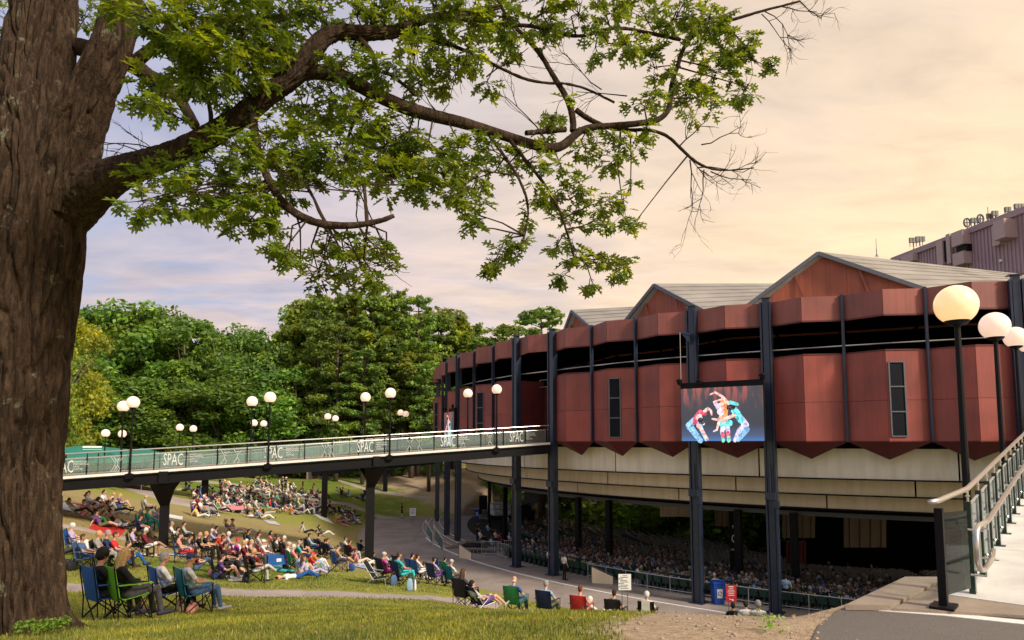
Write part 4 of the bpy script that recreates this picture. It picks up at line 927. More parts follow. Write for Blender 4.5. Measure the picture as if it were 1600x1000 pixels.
for i in range(NP):
    s = i*.9; p = rp(s, 0)
    mb = MB(); mb.quadbox(p+Vector((0, 0, PH/2)), .085, .055, PH, rrz); mb.quadbox(p+Vector((0, 0, .012)), .26, .17, .02, rrz)
    po = place(mb, 'rail_post', M_greenpost, rampE)
    st = MB(); q = p+Vector((0, 0, PH)); st.tube([q, q+Vector((0, 0, .12))], .013, 6); st.quadbox(q+Vector((0, 0, .055)), .06, .04, .012, rrz); q2 = rp(s, -.04, .70); st.tube([q2, rp(s, -.16, .70), rp(s, -.16, .76)], .012, 6)
    for z in (.25, .62): c = rp(s, -.045, z); st.sphere(c, .020, 6, 4)
    place(st, 'rail_bracket', M_steel, rampE)
    a, b = rp(s+.07, .0, .10), rp(s+.83, .0, .10)
    g = MB(); g.slab([a, b, b+Vector((0, 0, .82)), a+Vector((0, 0, .82))], RNL*.014); place(g, 'glass_panel', M_glass2, rampE, fixn=True)
    e = MB()
    for (q0, q1) in ((a, a+Vector((0, 0, .82))), (b, b+Vector((0, 0, .82)))): e.beam(q0+RNL*.007, q1+RNL*.007, .02, .022, up=(RNL.x, RNL.y, 0))
    e.beam(a+Vector((0, 0, .825)), b+Vector((0, 0, .825)), .02, .014)
    place(e, 'glass_edge', M_alu, rampE)
g = MB(); a, b = fp+Vector((.06, .05, .10)), rp(-.08, 0, .10); g.slab([a, b, b+Vector((0, 0, .78)), a+Vector((0, 0, .78))], RNL*.014); place(g, 'glass_panel', M_glass2, rampE, fixn=True)
mb = MB(); mb.tube([fp+Vector((-.14, -.10, 1.00)), fp+Vector((0, 0, 1.005)), rp(0, 0, 1.10), rp(8, 0, 1.10), rp(RL-6, 0, 1.10)], .026, 10); place(mb, 'hand_rail', M_steel, rampE, smooth=True)
lp = [rp(.35, -.16, .42), rp(.15, -.16, .36), rp(-.30, -.14, .33), rp(-.52, -.13, .36), rp(-.60, -.12, .44), rp(-.60, -.12, .60), rp(-.56, -.12, .72), rp(-.45, -.13, .77), rp(0, -.16, .78), rp(.6, -.16, .78), rp(6, -.16, .78), rp(RL-6, -.16, .78)]
mb = MB(); mb.tube(lp, .026, 10); place(mb, 'hand_rail', M_steel, rampE, smooth=True)
mb = MB()
for s, h in ((.25, .42), (-.25, .33), (-.3, .78)): mb.tube([rp(s, -.15, h), rp(s, -.15, h-.07), rp(s, -.02, h-.07)], .011, 6)
place(mb, 'rail_bracket', M_steel, rampE)
for i in range(6):
    if i == 0: WARM = [[c for c in lamp0.children if c.name.startswith('globe')][0].data.copy()]; WARM[0].materials[0] = M_globe2
    s = 3.55+i*5.8; lamp(rp(s, .42, -.02), 'globe lamp beside the right hand ramp, '+['nearest and largest', 'second from the viewer', 'third from the viewer', 'fourth, cut by the picture edge', 'far one beyond the picture edge', 'farthest one beyond the picture edge'][i], 'globe lamps along the entrance ramp', .92, warm=(i == 0))
# ------------------------------------------------------------------ the big oak
def oak():
    root = empty('oak_tree', tuple(G(40, 985)), 0, 'huge old oak with furrowed bark, its long limb and lobed leaves hanging over the picture', 'tree')
    def rings(pts, n, seg, amp, kf, kz, name, flare=0.):
        """pts: (px, py, Y, radius px)"""
        P = [U(a, b, c) for a, b, c, d in pts]; R = [d*c/F for a, b, c, d in pts]
        d = [0]
        for a, b in zip(P, P[1:]): d.append(d[-1]+(b-a).length)
        m = max(3, int(d[-1]/seg)); t = np.linspace(0, d[-1], m)
        C = np.stack([np.interp(t, d, [p[i] for p in P]) for i in range(3)], 1); rr = np.interp(t, d, R)
        k = max(1, int(.35/seg)); ker = np.ones(2*k+1)/(2*k+1)
        Cp = np.pad(C, ((k, k), (0, 0)), 'edge'); Cs = np.stack([np.convolve(Cp[:, i], ker, 'valid') for i in range(3)], 1); Cs[0] = C[0]; Cs[-1] = C[-1]
        rr = np.convolve(np.pad(rr, k, 'edge'), ker, 'valid')
        mb = MB(); prev = None
        for i in range(m):
            tt = Vector(Cs[min(i+1, m-1)]-Cs[max(i-1, 0)]).normalized()
            x = (tt.cross(Vector((0, 1, 0))) if prev is None else prev-tt*prev.dot(tt)).normalized(); prev = x; y = tt.cross(x); c = Vector(Cs[i])
            for j in range(n):
                a = 2*math.pi*j/n; u = x*math.cos(a)+y*math.sin(a); r = rr[i]
                q = Vector((math.cos(a)*rr[i]*kf, math.sin(a)*rr[i]*kf, t[i]*kz))
                wv = mnoise.noise_vector(q*.35)*1.2; nn = mnoise.noise(q+wv); n3 = mnoise.noise(q*2.3+wv); ridge = .70*(1-min(1, abs(nn)*4.2))**1.5+.30*(1-min(1, abs(n3)*3.2))
                n2 = mnoise.noise(Vector((u.x*1.6, u.y*1.6, t[i]*.7)))
                r = r*(1+.07*n2)+amp*(.25-ridge)
                if flare and t[i] < flare: r += (1-t[i]/flare)**2*rr[i]*(.42+.25*math.sin(a*5+.7))
                mb.v.append(c+u*r)
        for i in range(m-1):
            for j in range(n):
                a = i*n+j; b = i*n+(j+1) % n; mb.f.append([a, b, b+n, a+n]); mb.m.append(0)
        mb.f.append([(m-1)*n+j for j in range(n)]); mb.m.append(0)
        o = place(mb, name, M_bark, root, smooth=True); return Cs, rr
    rings([(16,1030,9,82),(14,940,9,72),(12,860,9,67),(6,760,9,72),(6,660,9,79),(10,560,9,83),(18,470,9,86),(36,380,9,84),(46,300,9,82),(54,230,9,68),(56,160,9.1,56),(62,80,9.2,49),(70,0,9.3,44),(76,-90,9.4,40)], 300, .025, .125, 8.0, .95, 'trunk', .55)
    rings([(88,330,8.9,40),(108,240,8.8,42),(140,150,8.7,34),(168,90,8.6,30),(186,30,8.6,27),(194,-60,8.7,24)], 170, .025, .075, 11, 1.3, 'limb')
    SK = []
    def br(name, pts, n=22, seg=.05, amp=.010):
        C, rr = rings(pts, n, seg, amp, 22, 5, name); SK.extend([(Vector(c), r) for c, r in zip(C[::3], rr[::3])])
    br('limb', [(40,400,9.15,30),(70,352,9.12,44),(108,318,9.02,47),(140,294,8.85,38),(170,277,8.65,29),(205,264,8.4,24),(262,246,8.0,20),(330,214,7.9,18),(390,172,7.9,17),(440,132,7.9,16),(482,102,7.9,17),(492,70,7.9,15),(500,50,7.9,12),(540,48,8.0,12),(600,55,8.2,11),(640,45,8.3,9),(665,25,8.4,6),(720,22,8.7,5),(780,10,9,4)], 80, .025, .034)
    br('limb', [(462,118,7.95,9),(480,110,7.95,13),(505,106,7.97,14),(528,114,8,12),(560,132,8.1,11.5),(610,160,8.3,11.5),(660,178,8.5,10.5),(710,188,8.7,9.5),(770,206,8.9,8),(830,226,9.1,8),(880,238,9.3,7.5),(893,220,9.3,7),(898,200,9.4,6),(940,198,9.5,5.2),(1000,193,9.6,4.8),(1046,186,9.7,4.6),(1050,165,9.7,4),(1044,140,9.8,4),(1062,98,9.9,3.6),(1068,62,9.9,3.2),(1115,40,10,2.6),(1180,20,10,2.2),(1250,2,10,1.6)], 26, .04, .008)
    br('branch', [(895,205,9.35,5.5),(898,176,9.4,5.5),(886,152,9.4,5),(866,120,9.4,4.4),(848,96,9.4,4.2),(842,72,9.4,3.8),(810,52,9.3,3.4),(785,20,9.2,3),(770,-20,9,3)], 12)
    br('branch', [(822,208,9.0,4),(850,205,9.2,4.6),(884,202,9.3,5)], 12)
    br('branch', [(900,172,9.4,4.5),(936,198,9.6,4),(985,205,9.7,3),(1030,200,9.8,2.6),(1062,228,9.9,2.6),(1075,246,9.9,2.4),(1096,262,9.9,2.1),(1125,268,10,1.6),(1150,266,10,1.2),(1178,262,10,.6)], 10)
    br('branch', [(110,70,9.4,14),(170,84,9.2,14),(204,98,9,14),(236,122,8.8,11),(272,140,8.6,9),(290,168,8.5,8),(304,196,8.3,8)], 20)
    br('branch', [(208,98,9,11),(232,84,8.9,9),(256,56,8.8,7),(276,24,8.7,6),(292,-10,8.7,5.5)], 18)
    br('branch', [(395,180,7.8,7),(400,230,7.7,6),(420,285,7.6,6.5),(440,318,7.5,6.5),(470,344,7.5,6.5),(505,353,7.5,6.3),(545,354,7.5,5.5),(575,352,7.5,5),(598,346,7.5,4),(616,337,7.5,3)], 14)
    br('branch', [(574,351,7.5,3.6),(572,330,7.5,3),(571,310,7.5,2.6),(569,288,7.6,2.4)], 10)
    br('branch', [(512,352,7.5,3),(492,325,7.5,2.6),(484,285,7.6,2.2),(455,262,7.7,1.8)], 10)
    br('branch', [(560,60,8,5),(590,85,8.1,5),(598,112,8.2,4),(580,150,8.2,3.6),(548,190,8.1,3),(540,240,8,2.4)], 10)
    br('branch', [(598,112,8.2,3.4),(628,122,8.4,2.8),(648,150,8.5,2)], 8)
    br('branch', [(790,210,8.95,3.5),(830,262,9,3),(862,300,9,2.6),(880,340,9.1,2.2),(892,385,9.1,1.8),(902,420,9.1,1.4)], 8)
    br('branch', [(760,205,8.9,3),(800,260,8.8,2.6),(826,305,8.8,2.2),(828,345,8.8,1.8),(815,380,8.8,1.4)], 8)
    br('branch', [(700,25,8.6,4),(760,38,8.8,3.6),(842,40,9.2,3),(900,62,9.4,3),(960,40,9.6,2.6),(1063,62,9.9,3)], 10)
    br('branch', [(640,50,8.3,4),(720,75,8.8,3),(770,100,9,2.6),(830,130,9.2,2.4),(900,130,9.4,2),(960,160,9.6,1.8)], 8)
    br('branch', [(330,200,7.9,4),(330,150,7.8,3.4),(310,110,7.7,2.8),(305,70,7.6,2.2)], 8); br('branch', [(400,160,7.9,4),(360,118,7.8,3),(340,60,7.7,2.4),(350,0,7.7,2)], 8)
    # bare twigs: real thin tubes
    tw = MB(); rr = random.Random(5)
    def twig(p, d, l, r, dep, spread=.6):
        pts = [p]; dd = d.normalized()
        for i in range(4): dd = (dd+Vector([rr.uniform(-1, 1)*.28 for _ in range(3)])+Vector((0, 0, .05))).normalized(); pts.append(pts[-1]+dd*l/4)
        tw.tube(pts, [r, r*.85, r*.7, r*.6, r*.45], 4, cap=False)
        if dep > 0:
            for i in range(3 if dep > 1 else 2):
                b = pts[rr.choice((1, 2, 3, 4))]; d2 = (dd+Vector([rr.uniform(-1, 1)*spread for _ in range(3)])).normalized(); twig(b, d2, l*rr.uniform(.5, .75), r*.6, dep-1, spread)
    for (a, b, Yd, l, dep) in (((1070,240),(1110,300),9.9,.55,3),((1090,262),(1150,255),9.9,.55,3),((1110,268),(1165,300),10,.5,3),((1078,250),(1085,320),9.9,.6,3),((1096,226),(1150,205),9.9,.55,3),((1062,228),(1105,160),9.8,.5,2),((1100,265),(1096,330),9.9,.5,2),((1195,18),(1260,60),10,.55,3),((1220,10),(1270,20),10,.45,3),((1190,22),(1230,90),10,.5,3),((1250,2),(1270,45),10,.4,2),
                            ((260,240),(190,215),8.1,.5,3),((245,250),(185,225),8.1,.5,2),((230,180),(168,176),8.2,.4,1),((484,300),(440,300),7.6,.45,2),((560,300),(500,285),7.6,.5,3),((560,350),(548,300),7.6,.4,2),((480,290),(520,320),7.6,.4,2),((700,188),(650,150),8.7,.5,2),((760,120),(820,80),9.2,.6,3),((940,140),(880,90),9.4,.6,3),((980,150),(900,120),9.5,.6,3),((850,215),(800,150),9.1,.6,3),((720,90),(700,140),8.8,.5,2),((520,352),(480,385),7.5,.4,2),((560,354),(600,400),7.5,.4,2)):
        p = U(*a, Yd); q = U(*b, Yd+rr.uniform(-.3, .3)); twig(p, q-p, l*1.25, .011, dep, .75)
    # foliage masses (pixel centre, radius), depth grows along the limb
    BL = [(10,30,34),(6,95,26),(10,160,24),(4,230,18),(135,25,28),(230,22,55),(285,60,45),(330,25,55),(390,45,55),(440,25,50),(500,8,40),(560,12,45),(620,12,48),(680,10,45),(735,30,45),(790,25,42),(850,18,42),(905,20,42),(960,20,42),(1010,30,42),(1060,22,42),(1110,25,40),(1150,60,40),(1180,100,32),(1165,135,28),(1120,115,38),(1090,80,34),(1100,160,34),(1060,130,34),(1020,105,30),(1010,165,30),(980,70,30),(930,75,26),
          (230,135,40),(280,105,42),(330,95,50),(385,95,42),(420,75,40),(250,170,26),(350,150,30),(440,60,34),(540,95,34),(520,150,38),(480,175,42),(560,190,44),(610,105,36),(650,80,36),(690,70,36),(700,115,34),(740,85,32),(660,130,30),(800,75,28),(850,60,26),(760,130,18),
          (420,215,40),(370,235,40),(480,235,46),(540,245,46),(600,235,48),(650,235,44),(690,245,42),(640,205,34),(720,225,30),(330,255,32),(280,265,30),(230,285,24),(215,315,24),(250,310,26),(300,300,34),(350,300,38),(400,310,42),(445,290,36),(470,262,30),(385,350,34),(420,370,30),(440,395,14),(330,330,22),
          (620,280,40),(670,285,40),(715,300,34),(745,335,26),(740,280,34),(790,262,30),(770,235,22),(830,255,26),(740,355,16),(600,268,30),(560,275,24),
          (880,270,24),(930,235,26),(960,215,28),(960,260,28),(905,225,22),(870,175,24),(845,205,18),(990,225,22),(1010,200,20),
          (835,300,26),(870,310,30),(905,300,28),(945,315,28),(985,305,22),(975,335,22),(930,345,24),(885,350,24),(820,345,20),(990,350,10),
          (785,395,28),(812,385,24),(770,415,14),(900,390,26),(930,405,26),(960,415,24),(890,425,20),(870,385,18),(925,440,12),(975,405,14),
          (515,375,24),(545,385,28),(575,385,26),(605,405,16),(505,405,24),(540,415,28),(570,425,26),(470,405,18),(600,385,12),(545,440,16),(590,440,10),(450,400,8),(500,435,14)]
    leaf_outline = [(0,.008),(.10,.012),(.14,.10),(.23,.17),(.27,.06),(.36,.07),(.42,.27),(.53,.33),(.52,.10),(.62,.09),(.72,.26),(.82,.24),(.79,.07),(.90,.05),(1.02,.0)]
    hv = np.array([(x, y, .22*y-.16*x*x) for x, y in leaf_outline]); hv2 = hv*[1, -1, 1]
    base = np.r_[hv, hv2]; nh = len(hv)
    Ms = []
    ski = [s for s in SK]; skp = np.array([s[0][:] for s in ski])
    for (bx_, by_, r) in BL:
        D = 7.55+2.4*np.clip((bx_-350)/750, -.15, 1)+rr.uniform(-.5, .5)
        if bx_ < 170: D = 10.2
        c = U(bx_, by_, D); rw = r*D/F
        i = int(np.argmin(((skp-np.array(c[:]))**2).sum(1))); s0 = ski[i][0]
        mid = (s0+c)/2+Vector([rr.uniform(-.12, .12) for _ in range(3)])+Vector((0, 0, .05))
        tw.tube([s0, mid, c], [.014, .010, .007], 5, cap=False)
        nw = max(4, int(r*r/100*(1.0 if r > 20 else 1.2)))
        for _ in range(nw):
            while True:
                q = Vector([rr.uniform(-1, 1) for _ in range(3)])
                if q.length < 1: break
            e = c+Vector((q.x*rw*1.05, q.y*max(rw*1.2, .35), q.z*rw*1.05)); m2 = (c+e)/2+Vector([rr.uniform(-.05, .05) for _ in range(3)])
            tw.tube([c.lerp(s0, .25*rr.random()), m2, e], [.006, .0045, .003], 3, cap=False)
            od = (e-c).normalized() if (e-c).length > .01 else Vector((1, 0, 0))
            for k in range(rr.choice((5, 6, 7, 7, 8))):
                a = rr.uniform(0, 6.283); tl = Vector((math.cos(a), math.sin(a), rr.uniform(-.9, .25)))+od*.55; tl.normalize()
                ln = rr.uniform(.14, .225); up = Vector((rr.uniform(-.6, .6), rr.uniform(-.6, .6), 1)); yv = up.cross(tl).normalized(); zv = tl.cross(yv)
                pos = e+tl*rr.uniform(.0, .03)-od*rr.uniform(0, .06)
                M = np.eye(4); M[:3, 0] = np.array(tl[:])*ln; M[:3, 1] = np.array(yv[:])*ln*rr.uniform(.8, 1.1); M[:3, 2] = np.array(zv[:])*ln; M[:3, 3] = pos[:]
                Ms.append(M)
    o = place(tw, 'twigs', M_bark, root); o['kind'] = 'stuff'
    Ms = np.array(Ms); dist = Ms[:, 1, 3]; pxx = 800+F*Ms[:, 0, 3]/Ms[:, 1, 3]; vis = (pxx > 0) & (pxx < 1600) & (Ms[:, 2, 3]-CZ < .56*Ms[:, 1, 3])
    size = np.linalg.norm(Ms[:, :3, 0], axis=1)/dist*vis; order = np.argsort(-size)
    lm = MB(); lm.v = [Vector(p) for p in base]; lm.f = [list(range(nh)), [0+nh]+list(range(2*nh-1, nh, -1))]; lm.m = [0, 0]
    lme = lm.mesh('leaf', M_oakleaf)
    for i in order[:300]:
        o = bpy.data.objects.new('leaf', lme); COL.objects.link(o); o.parent = root; o.matrix_parent_inverse = parent_inv(root); o.matrix_basis = Matrix(Ms[i].tolist())
    rest = order[300:]; n = len(rest)
    V = np.einsum('nij,kj->nki', Ms[rest][:, :3, :3], base)+Ms[rest][:, None, :3, 3]
    k = len(base); me = bpy.data.meshes.new('foliage'); me.vertices.add(n*k); me.vertices.foreach_set('co', V.ravel())
    one = np.array(lm.f[0]+lm.f[1]); li = (one[None]+np.arange(n)[:, None]*k).ravel(); me.loops.add(len(li)); me.loops.foreach_set('vertex_index', li)
    me.polygons.add(2*n); me.polygons.foreach_set('loop_start', np.arange(0, len(li), nh)); me.update(); me.validate(); me.materials.append(M_oakleaf)
    o = link('foliage', me); o.parent = root; o.matrix_parent_inverse = parent_inv(root); o['kind'] = 'stuff'
    print('oak leaves', len(Ms))
oak()
# fallen leaves, twigs and pebbles in the foreground
def litter():
    g = np.random.default_rng(5); base = np.array([(0,0,0),(.3,.14,.06),(.55,.30,.03),(.62,.10,.05),(1,0,.02),(.6,-.12,.06),(.5,-.3,.02),(.28,-.12,.05)]); n = 420
    y = 6.5+g.random(n)**1.4*15; x = (g.random(n)*1.5-.75)*y*.95; k = poly_dist(x, y, ASPH) > -.15; x, y = x[k], y[k]; n = len(x); z = np.maximum(H(x, y), np.where(poly_dist(x, y, ASPH) < 0, 7.0, -9))+.012+.03*(covers(x, y)[:, 0] < .4)
    a = g.random(n)*6.28; s_ = .03+.045*g.random(n); tl = g.normal(size=n)*.35; B = base[None]*s_[:, None, None]; V = np.stack([x[:, None]+B[..., 0]*np.cos(a)[:, None]-B[..., 1]*np.sin(a)[:, None], y[:, None]+B[..., 0]*np.sin(a)[:, None]+B[..., 1]*np.cos(a)[:, None], z[:, None]+B[..., 2]+B[..., 0]*np.abs(tl)[:, None]], -1)
    me = bpy.data.meshes.new('fallen_leaves'); me.from_pydata(V.reshape(-1, 3).tolist(), [], [[i*8+j for j in range(8)] for i in range(n)]); me.materials.append(leaf_mat('dry_leaf', (.10, .055, .022), (.30, .19, .08), .15)); tag(link('fallen_leaves', me), 'dry brown fallen leaves scattered on the near grass, soil and asphalt edge', 'leaf litter', kind='stuff')
    m = MB(); 
    for i in range(700):
        yy = 5.3+g.random()**1.3*9; xx = yy*(.12+.42*g.random())+g.normal()*.4
        if poly_dist(np.array([xx]), np.array([yy]), ASPH)[0] < -.35: continue
        r = .006+.018*g.random()**3; m.sphere((xx, yy, max(float(H(xx, yy)), 6.99 if poly_dist(np.array([xx]), np.array([yy]), ASPH)[0] < 0 else -9)+r*.3), r, 6, 4, sc_=(1, .8, .6))
    tag(m.build('pebbles', mat('pebble', (.34, .27, .21), .8, var=.3, vscale=30)), 'small stones and grit on the bare soil beside the asphalt', 'pebbles', kind='stuff')
litter()
# ------------------------------------------------------------------ forest
def leafcloud(C, R, n, size, flat=1., seed=0, cup=.35, squash=1.):
    """n leaf sprays spread through ellipsoid clumps C with radii R -> (quad vertices)"""
    g = np.random.default_rng(seed); k = g.choice(len(C), n, p=(R**2)/(R**2).sum())
    d = g.normal(size=(n, 3)); d /= np.linalg.norm(d, axis=1)[:, None]; rad = g.random(n)**.45
    P = C[k]+d*(R[k]*rad)[:, None]*np.array([1, 1, squash])
    nrm = d*.6+g.normal(size=(n, 3))*.6+np.array([0, 0, .5*flat]); nrm /= np.linalg.norm(nrm, axis=1)[:, None]
    t = np.cross(nrm, g.normal(size=(n, 3))); t /= np.linalg.norm(t, axis=1)[:, None]; b = np.cross(nrm, t)
    s = size*(.55+.9*g.random(n))[:, None]
    return np.stack([P-t*s, P-b*s*.55+nrm*s*.15, P+t*s, P+b*s*.55-nrm*s*.1], 1)
def quads_mesh(name, V, m):
    n = len(V); me = bpy.data.meshes.new(name); me.vertices.add(n*4); me.vertices.foreach_set('co', V.ravel()); me.loops.add(n*4); me.loops.foreach_set('vertex_index', np.arange(n*4))
    me.polygons.add(n); me.polygons.foreach_set('loop_start', np.arange(0, n*4, 4)); me.update(); me.materials.append(m); return me
M_loose = leaf_mat('sunlit_leaf', (.11, .18, .026), (.30, .37, .06), .45)
def deciduous(seed, h=20., w_=7., n=14000, m=M_decid, base=.16, size=.29):
    g = np.random.default_rng(seed); nc = 46; C = []; R = []
    for i in range(nc):
        u = i/nc; z = h*(base+(.93-base)*((i*.618) % 1)); prof = math.sin(math.pi*min(1, max(.06, (z/h-base+.10)/(1.10-base))))**.6
        a = g.random()*6.28; rr = w_*prof*(.45+.5*g.random()); C.append((math.cos(a)*rr, math.sin(a)*rr, z)); R.append(w_*(.20+.17*g.random()))
    C.append((0, 0, h*.9)); R.append(w_*.3); C = np.array(C); R = np.array(R)
    cr = quads_mesh('crown', leafcloud(C, R*(1 if m else .72), n, size, seed=seed, squash=.75), m or M_loose)
    t = MB(); t.tube([(0, 0, -.5), (.1, 0, h*.2), (-.1, .1, h*.5), (.2, 0, h*.85)], [h*.020, h*.015, h*.010, h*.003], 8)
    for c in C[::3]: z0 = max(h*.1, c[2]*.62); t.tube([(0, 0, z0), (c[0]*.5, c[1]*.5, (z0+c[2])/2+.2), tuple(c)], [h*.006, h*.004, h*.001], 5, cap=False)
    return cr, t.mesh('trunk', M_farbark, smooth=True)
def pine(seed, h=24., w_=4.6, n=11000, m=M_pine, base=.30):
    g = np.random.default_rng(seed); C = []; R = []; t = MB(); t.tube([(0, 0, -.5), (.1, 0, h*.4), (-.05, .1, h*.8), (0, 0, h*.98)], [h*.014, h*.011, h*.006, h*.001], 8)
    z = h*base
    while z < h*.97:
        f = 1-(z/h-base)/(1-base); L_ = w_*(.25+.75*f**.7)*(.7+.5*g.random()); nb = g.integers(3, 6); a0 = g.random()*6.28
        for b in range(nb):
            a = a0+b*6.28/nb+g.normal()*.25; ll = L_*(.65+.5*g.random()); rise = (.28-.18*f)*ll
            t.tube([(0, 0, z), (math.cos(a)*ll*.5, math.sin(a)*ll*.5, z+rise*.3), (math.cos(a)*ll, math.sin(a)*ll, z+rise)], [.07, .045, .015], 4, cap=False)
            for u in (.45, .72, .98): C.append((math.cos(a)*ll*u+g.normal()*.35, math.sin(a)*ll*u+g.normal()*.35, z+rise*u+.12+g.normal()*.22)); R.append((.34+.55*(1-abs(u-.7))*(.5+.6*f))*(.6+.8*g.random()))
        z += h*.034*(.6+1.3*g.random())
    for q in range(4):      # dead snags low on the bole
        a = g.random()*6.28; zz = h*(.12+.15*g.random()); t.tube([(0, 0, zz), (math.cos(a)*1.4, math.sin(a)*1.4, zz+.5)], [.04, .01], 4, cap=False)
    C.append((0, 0, h*.97)); R.append(.5)
    return quads_mesh('crown', leafcloud(np.array(C), np.array(R), n, .22, flat=1.0, seed=seed, squash=.55), m), t.mesh('trunk', M_farbark, smooth=True)
DEC = [deciduous(1), deciduous(2, 20, 8.2), deciduous(3, 20, 6.2, base=.24)]; LOO = [deciduous(31, 20, 5.2, 8500, m=None, base=.34, size=.28), deciduous(32, 20, 4.6, 7500, m=None, base=.42, size=.28)]
DECL = [deciduous(14, 20, 7, m=M_yellowg, n=8000)]
PIN = [pine(4), pine(5, w_=5.4), pine(6, w_=4.0, base=.4)]
SHR = [deciduous(7, 20, 13, 5000, base=.02, size=.75), deciduous(8, 20, 15, 5000, M_bushm, base=.02, size=.75)]
PINL = [pine(16, 24, 6.4, 10000, M_bushm, base=.08)]
def tree(kind, i, x, y, ztop, label, group, name, rz=None, hs=1.0, zb=None):
    cr, tk = kind[i % len(kind)]; h0 = 24. if kind in (PIN, PINL) else 20.; z = float(H(x, y)) if zb is None else zb; s = (ztop-z)/h0
    e = empty(name, (x, y, z), rz if rz is not None else random.random()*6.28, label, 'tree' if kind is not SHR else 'shrub', group); e.scale = (s*hs, s*hs, s)
    link('crown', cr, e); link('trunk', tk, e); return e
def tree_px(kind, i, px, pytop, Yd, label, group, name, hs=1.0):
    t = U(px, pytop, Yd); return tree(kind, i, t.x, Yd, t.z, label, group, name, hs=hs)
GD, GP = 'broadleaved trees behind the lawn', 'pines behind the lawn'
front = [(182,462,100,1.15,'tallest broadleaved tree just right of the oak trunk'),(232,478,103,1.0,'rounded tree second from the oak trunk'),(292,486,100,1.1,'broad dark tree right of the leftmost lamps'),(338,520,98,.8,'lower tree before the sky notch'),(392,512,102,1.0,'rounded tree behind the second footbridge lamp'),(432,528,98,.8,'lower bright tree just left of the pines'),(462,478,108,1.0,'leafy tree with small sky gaps at the left edge of the pines')]
for i, (a, b, c, d, l) in enumerate(front): tree_px(DEC, i, a, b, c, 'broadleaved tree, '+l, GD, 'broadleaved_tree', d)
low = [(150,560,92,1.5),(215,585,91,1.6),(275,600,91,1.5),(345,590,92,1.6),(410,600,93,1.5),(465,570,94,1.4),(120,540,95,1.2),(310,560,95,1.3),(250,560,96,1.3),(375,560,96,1.3)]
for i, (a, b, c, d) in enumerate(low): tree_px(DEC, i+1, a, b, c, 'low leafy forest edge tree, %s from the oak' % ['first', 'third', 'fifth', 'seventh', 'ninth', 'tenth', 'nearest', 'sixth', 'fourth', 'eighth'][i], GD, 'broadleaved_tree', d)
pn = [(500,462,96,'leftmost pine with a thick bare lower trunk'),(545,452,102,'second pine from the left, under the oak leaves'),(585,448,100,'pale slim pine near the middle of the group'),(622,452,104,'pine rising behind the tall near lamp'),(655,455,98,'pine with ragged top right of the tall lamp'),(690,486,102,'pine leaning over the far end of the theatre'),(716,520,108,'small pine just above the end of the red wall'),(530,500,93,'shorter pine in front of the tall ones'),(605,520,94,'short layered pine behind the lamp pair'),(672,560,90,'short pine with spreading layers beside the red wall'),(570,540,92,'low spreading pine left of the tall lamp')]
for i, (a, b, c, l) in enumerate(pn): tree_px(PIN, i, a, b, c, 'tall sunlit '+l, GP, 'pine_tree', .95 if i < 7 else 1.1)
for i, (a, b, c) in enumerate(((520,455,106),(562,446,108),(603,470,106),(640,478,107),(672,470,109),(708,505,106),(480,500,101),(588,500,100),(700,555,98),(734,532,112),(645,540,97))): tree_px(LOO, i, a, b, c, 'loose yellow green tree '+['behind the leftmost pine','behind the second pine','right of the pale slim pine','right of the tall near lamp','above the lamp pair beside the tall lamp','beside the red wall end','left of the leftmost pine','low between the middle pines','low beside the red wall','just over the red wall end','low behind the tall near lamp'][i], 'loose trees among the pines', 'slender_tree', 1.15)
tree_px(DECL, 0, 116, 480, 78, 'bright yellow green tree close behind the oak trunk', None, 'yellow_green_tree', .72)
tree_px(PINL, 0, 108, 545, 70, 'bright green pine with flat layers beside the oak trunk', None, 'pine_tree', .50)
for i, (a, b, c, l) in enumerate(((792,503,98,'leftmost dark pine top over the red roofline'),(845,474,92,'bushy pine top rising over the roof left of the small gable'),(757,522,104,'small pine top left above the red fascia'))): tree_px(PIN, i, a, b, c, l, GP, 'pine_tree', 1.3)
r3 = random.Random(9)
for i in range(13):     # second row, seen through the gaps
    px = 60+i*56; t = U(px, (520 if px < 480 else 500)+r3.uniform(0, 40), 116+r3.uniform(-3, 6)); tree(DEC if i % 3 else PIN, i, t.x, t.y, t.z, 'dark second row forest tree, number %d place from the left' % 0 if False else 'dark second row forest tree above x'.replace('above x', ['by the oak trunk','above the green tents','above the left lamps','above the tallest broadleaf','above the lamp pair','left of the sky notch','at the sky notch','above the second lamps','left of the pines','behind the first pines','behind the middle pines','behind the right pines','over the red wall end'][i]), 'second row of forest trees', 'forest_tree', hs=1.3)
for i, (a, b, c, d) in enumerate(((95,690,92,1.2),(170,680,90,1.2),(250,690,91,1.2),(330,688,91,1.3),(405,690,92,1.3),(480,712,95,1.2),(555,716,98,1.2),(620,716,99,1.2),(675,716,99,1.0))): tree_px(SHR, 0, a, b, c, 'low forest edge shrub '+['behind the green tents','behind the leftmost lamps','left of the lamp pair','behind the lamp pair','behind the second lamps','left of the first pines','behind the pine lamps','behind the tall lamp','beside the red wall end'][i], 'shrubs along the forest edge', 'forest_shrub', d)
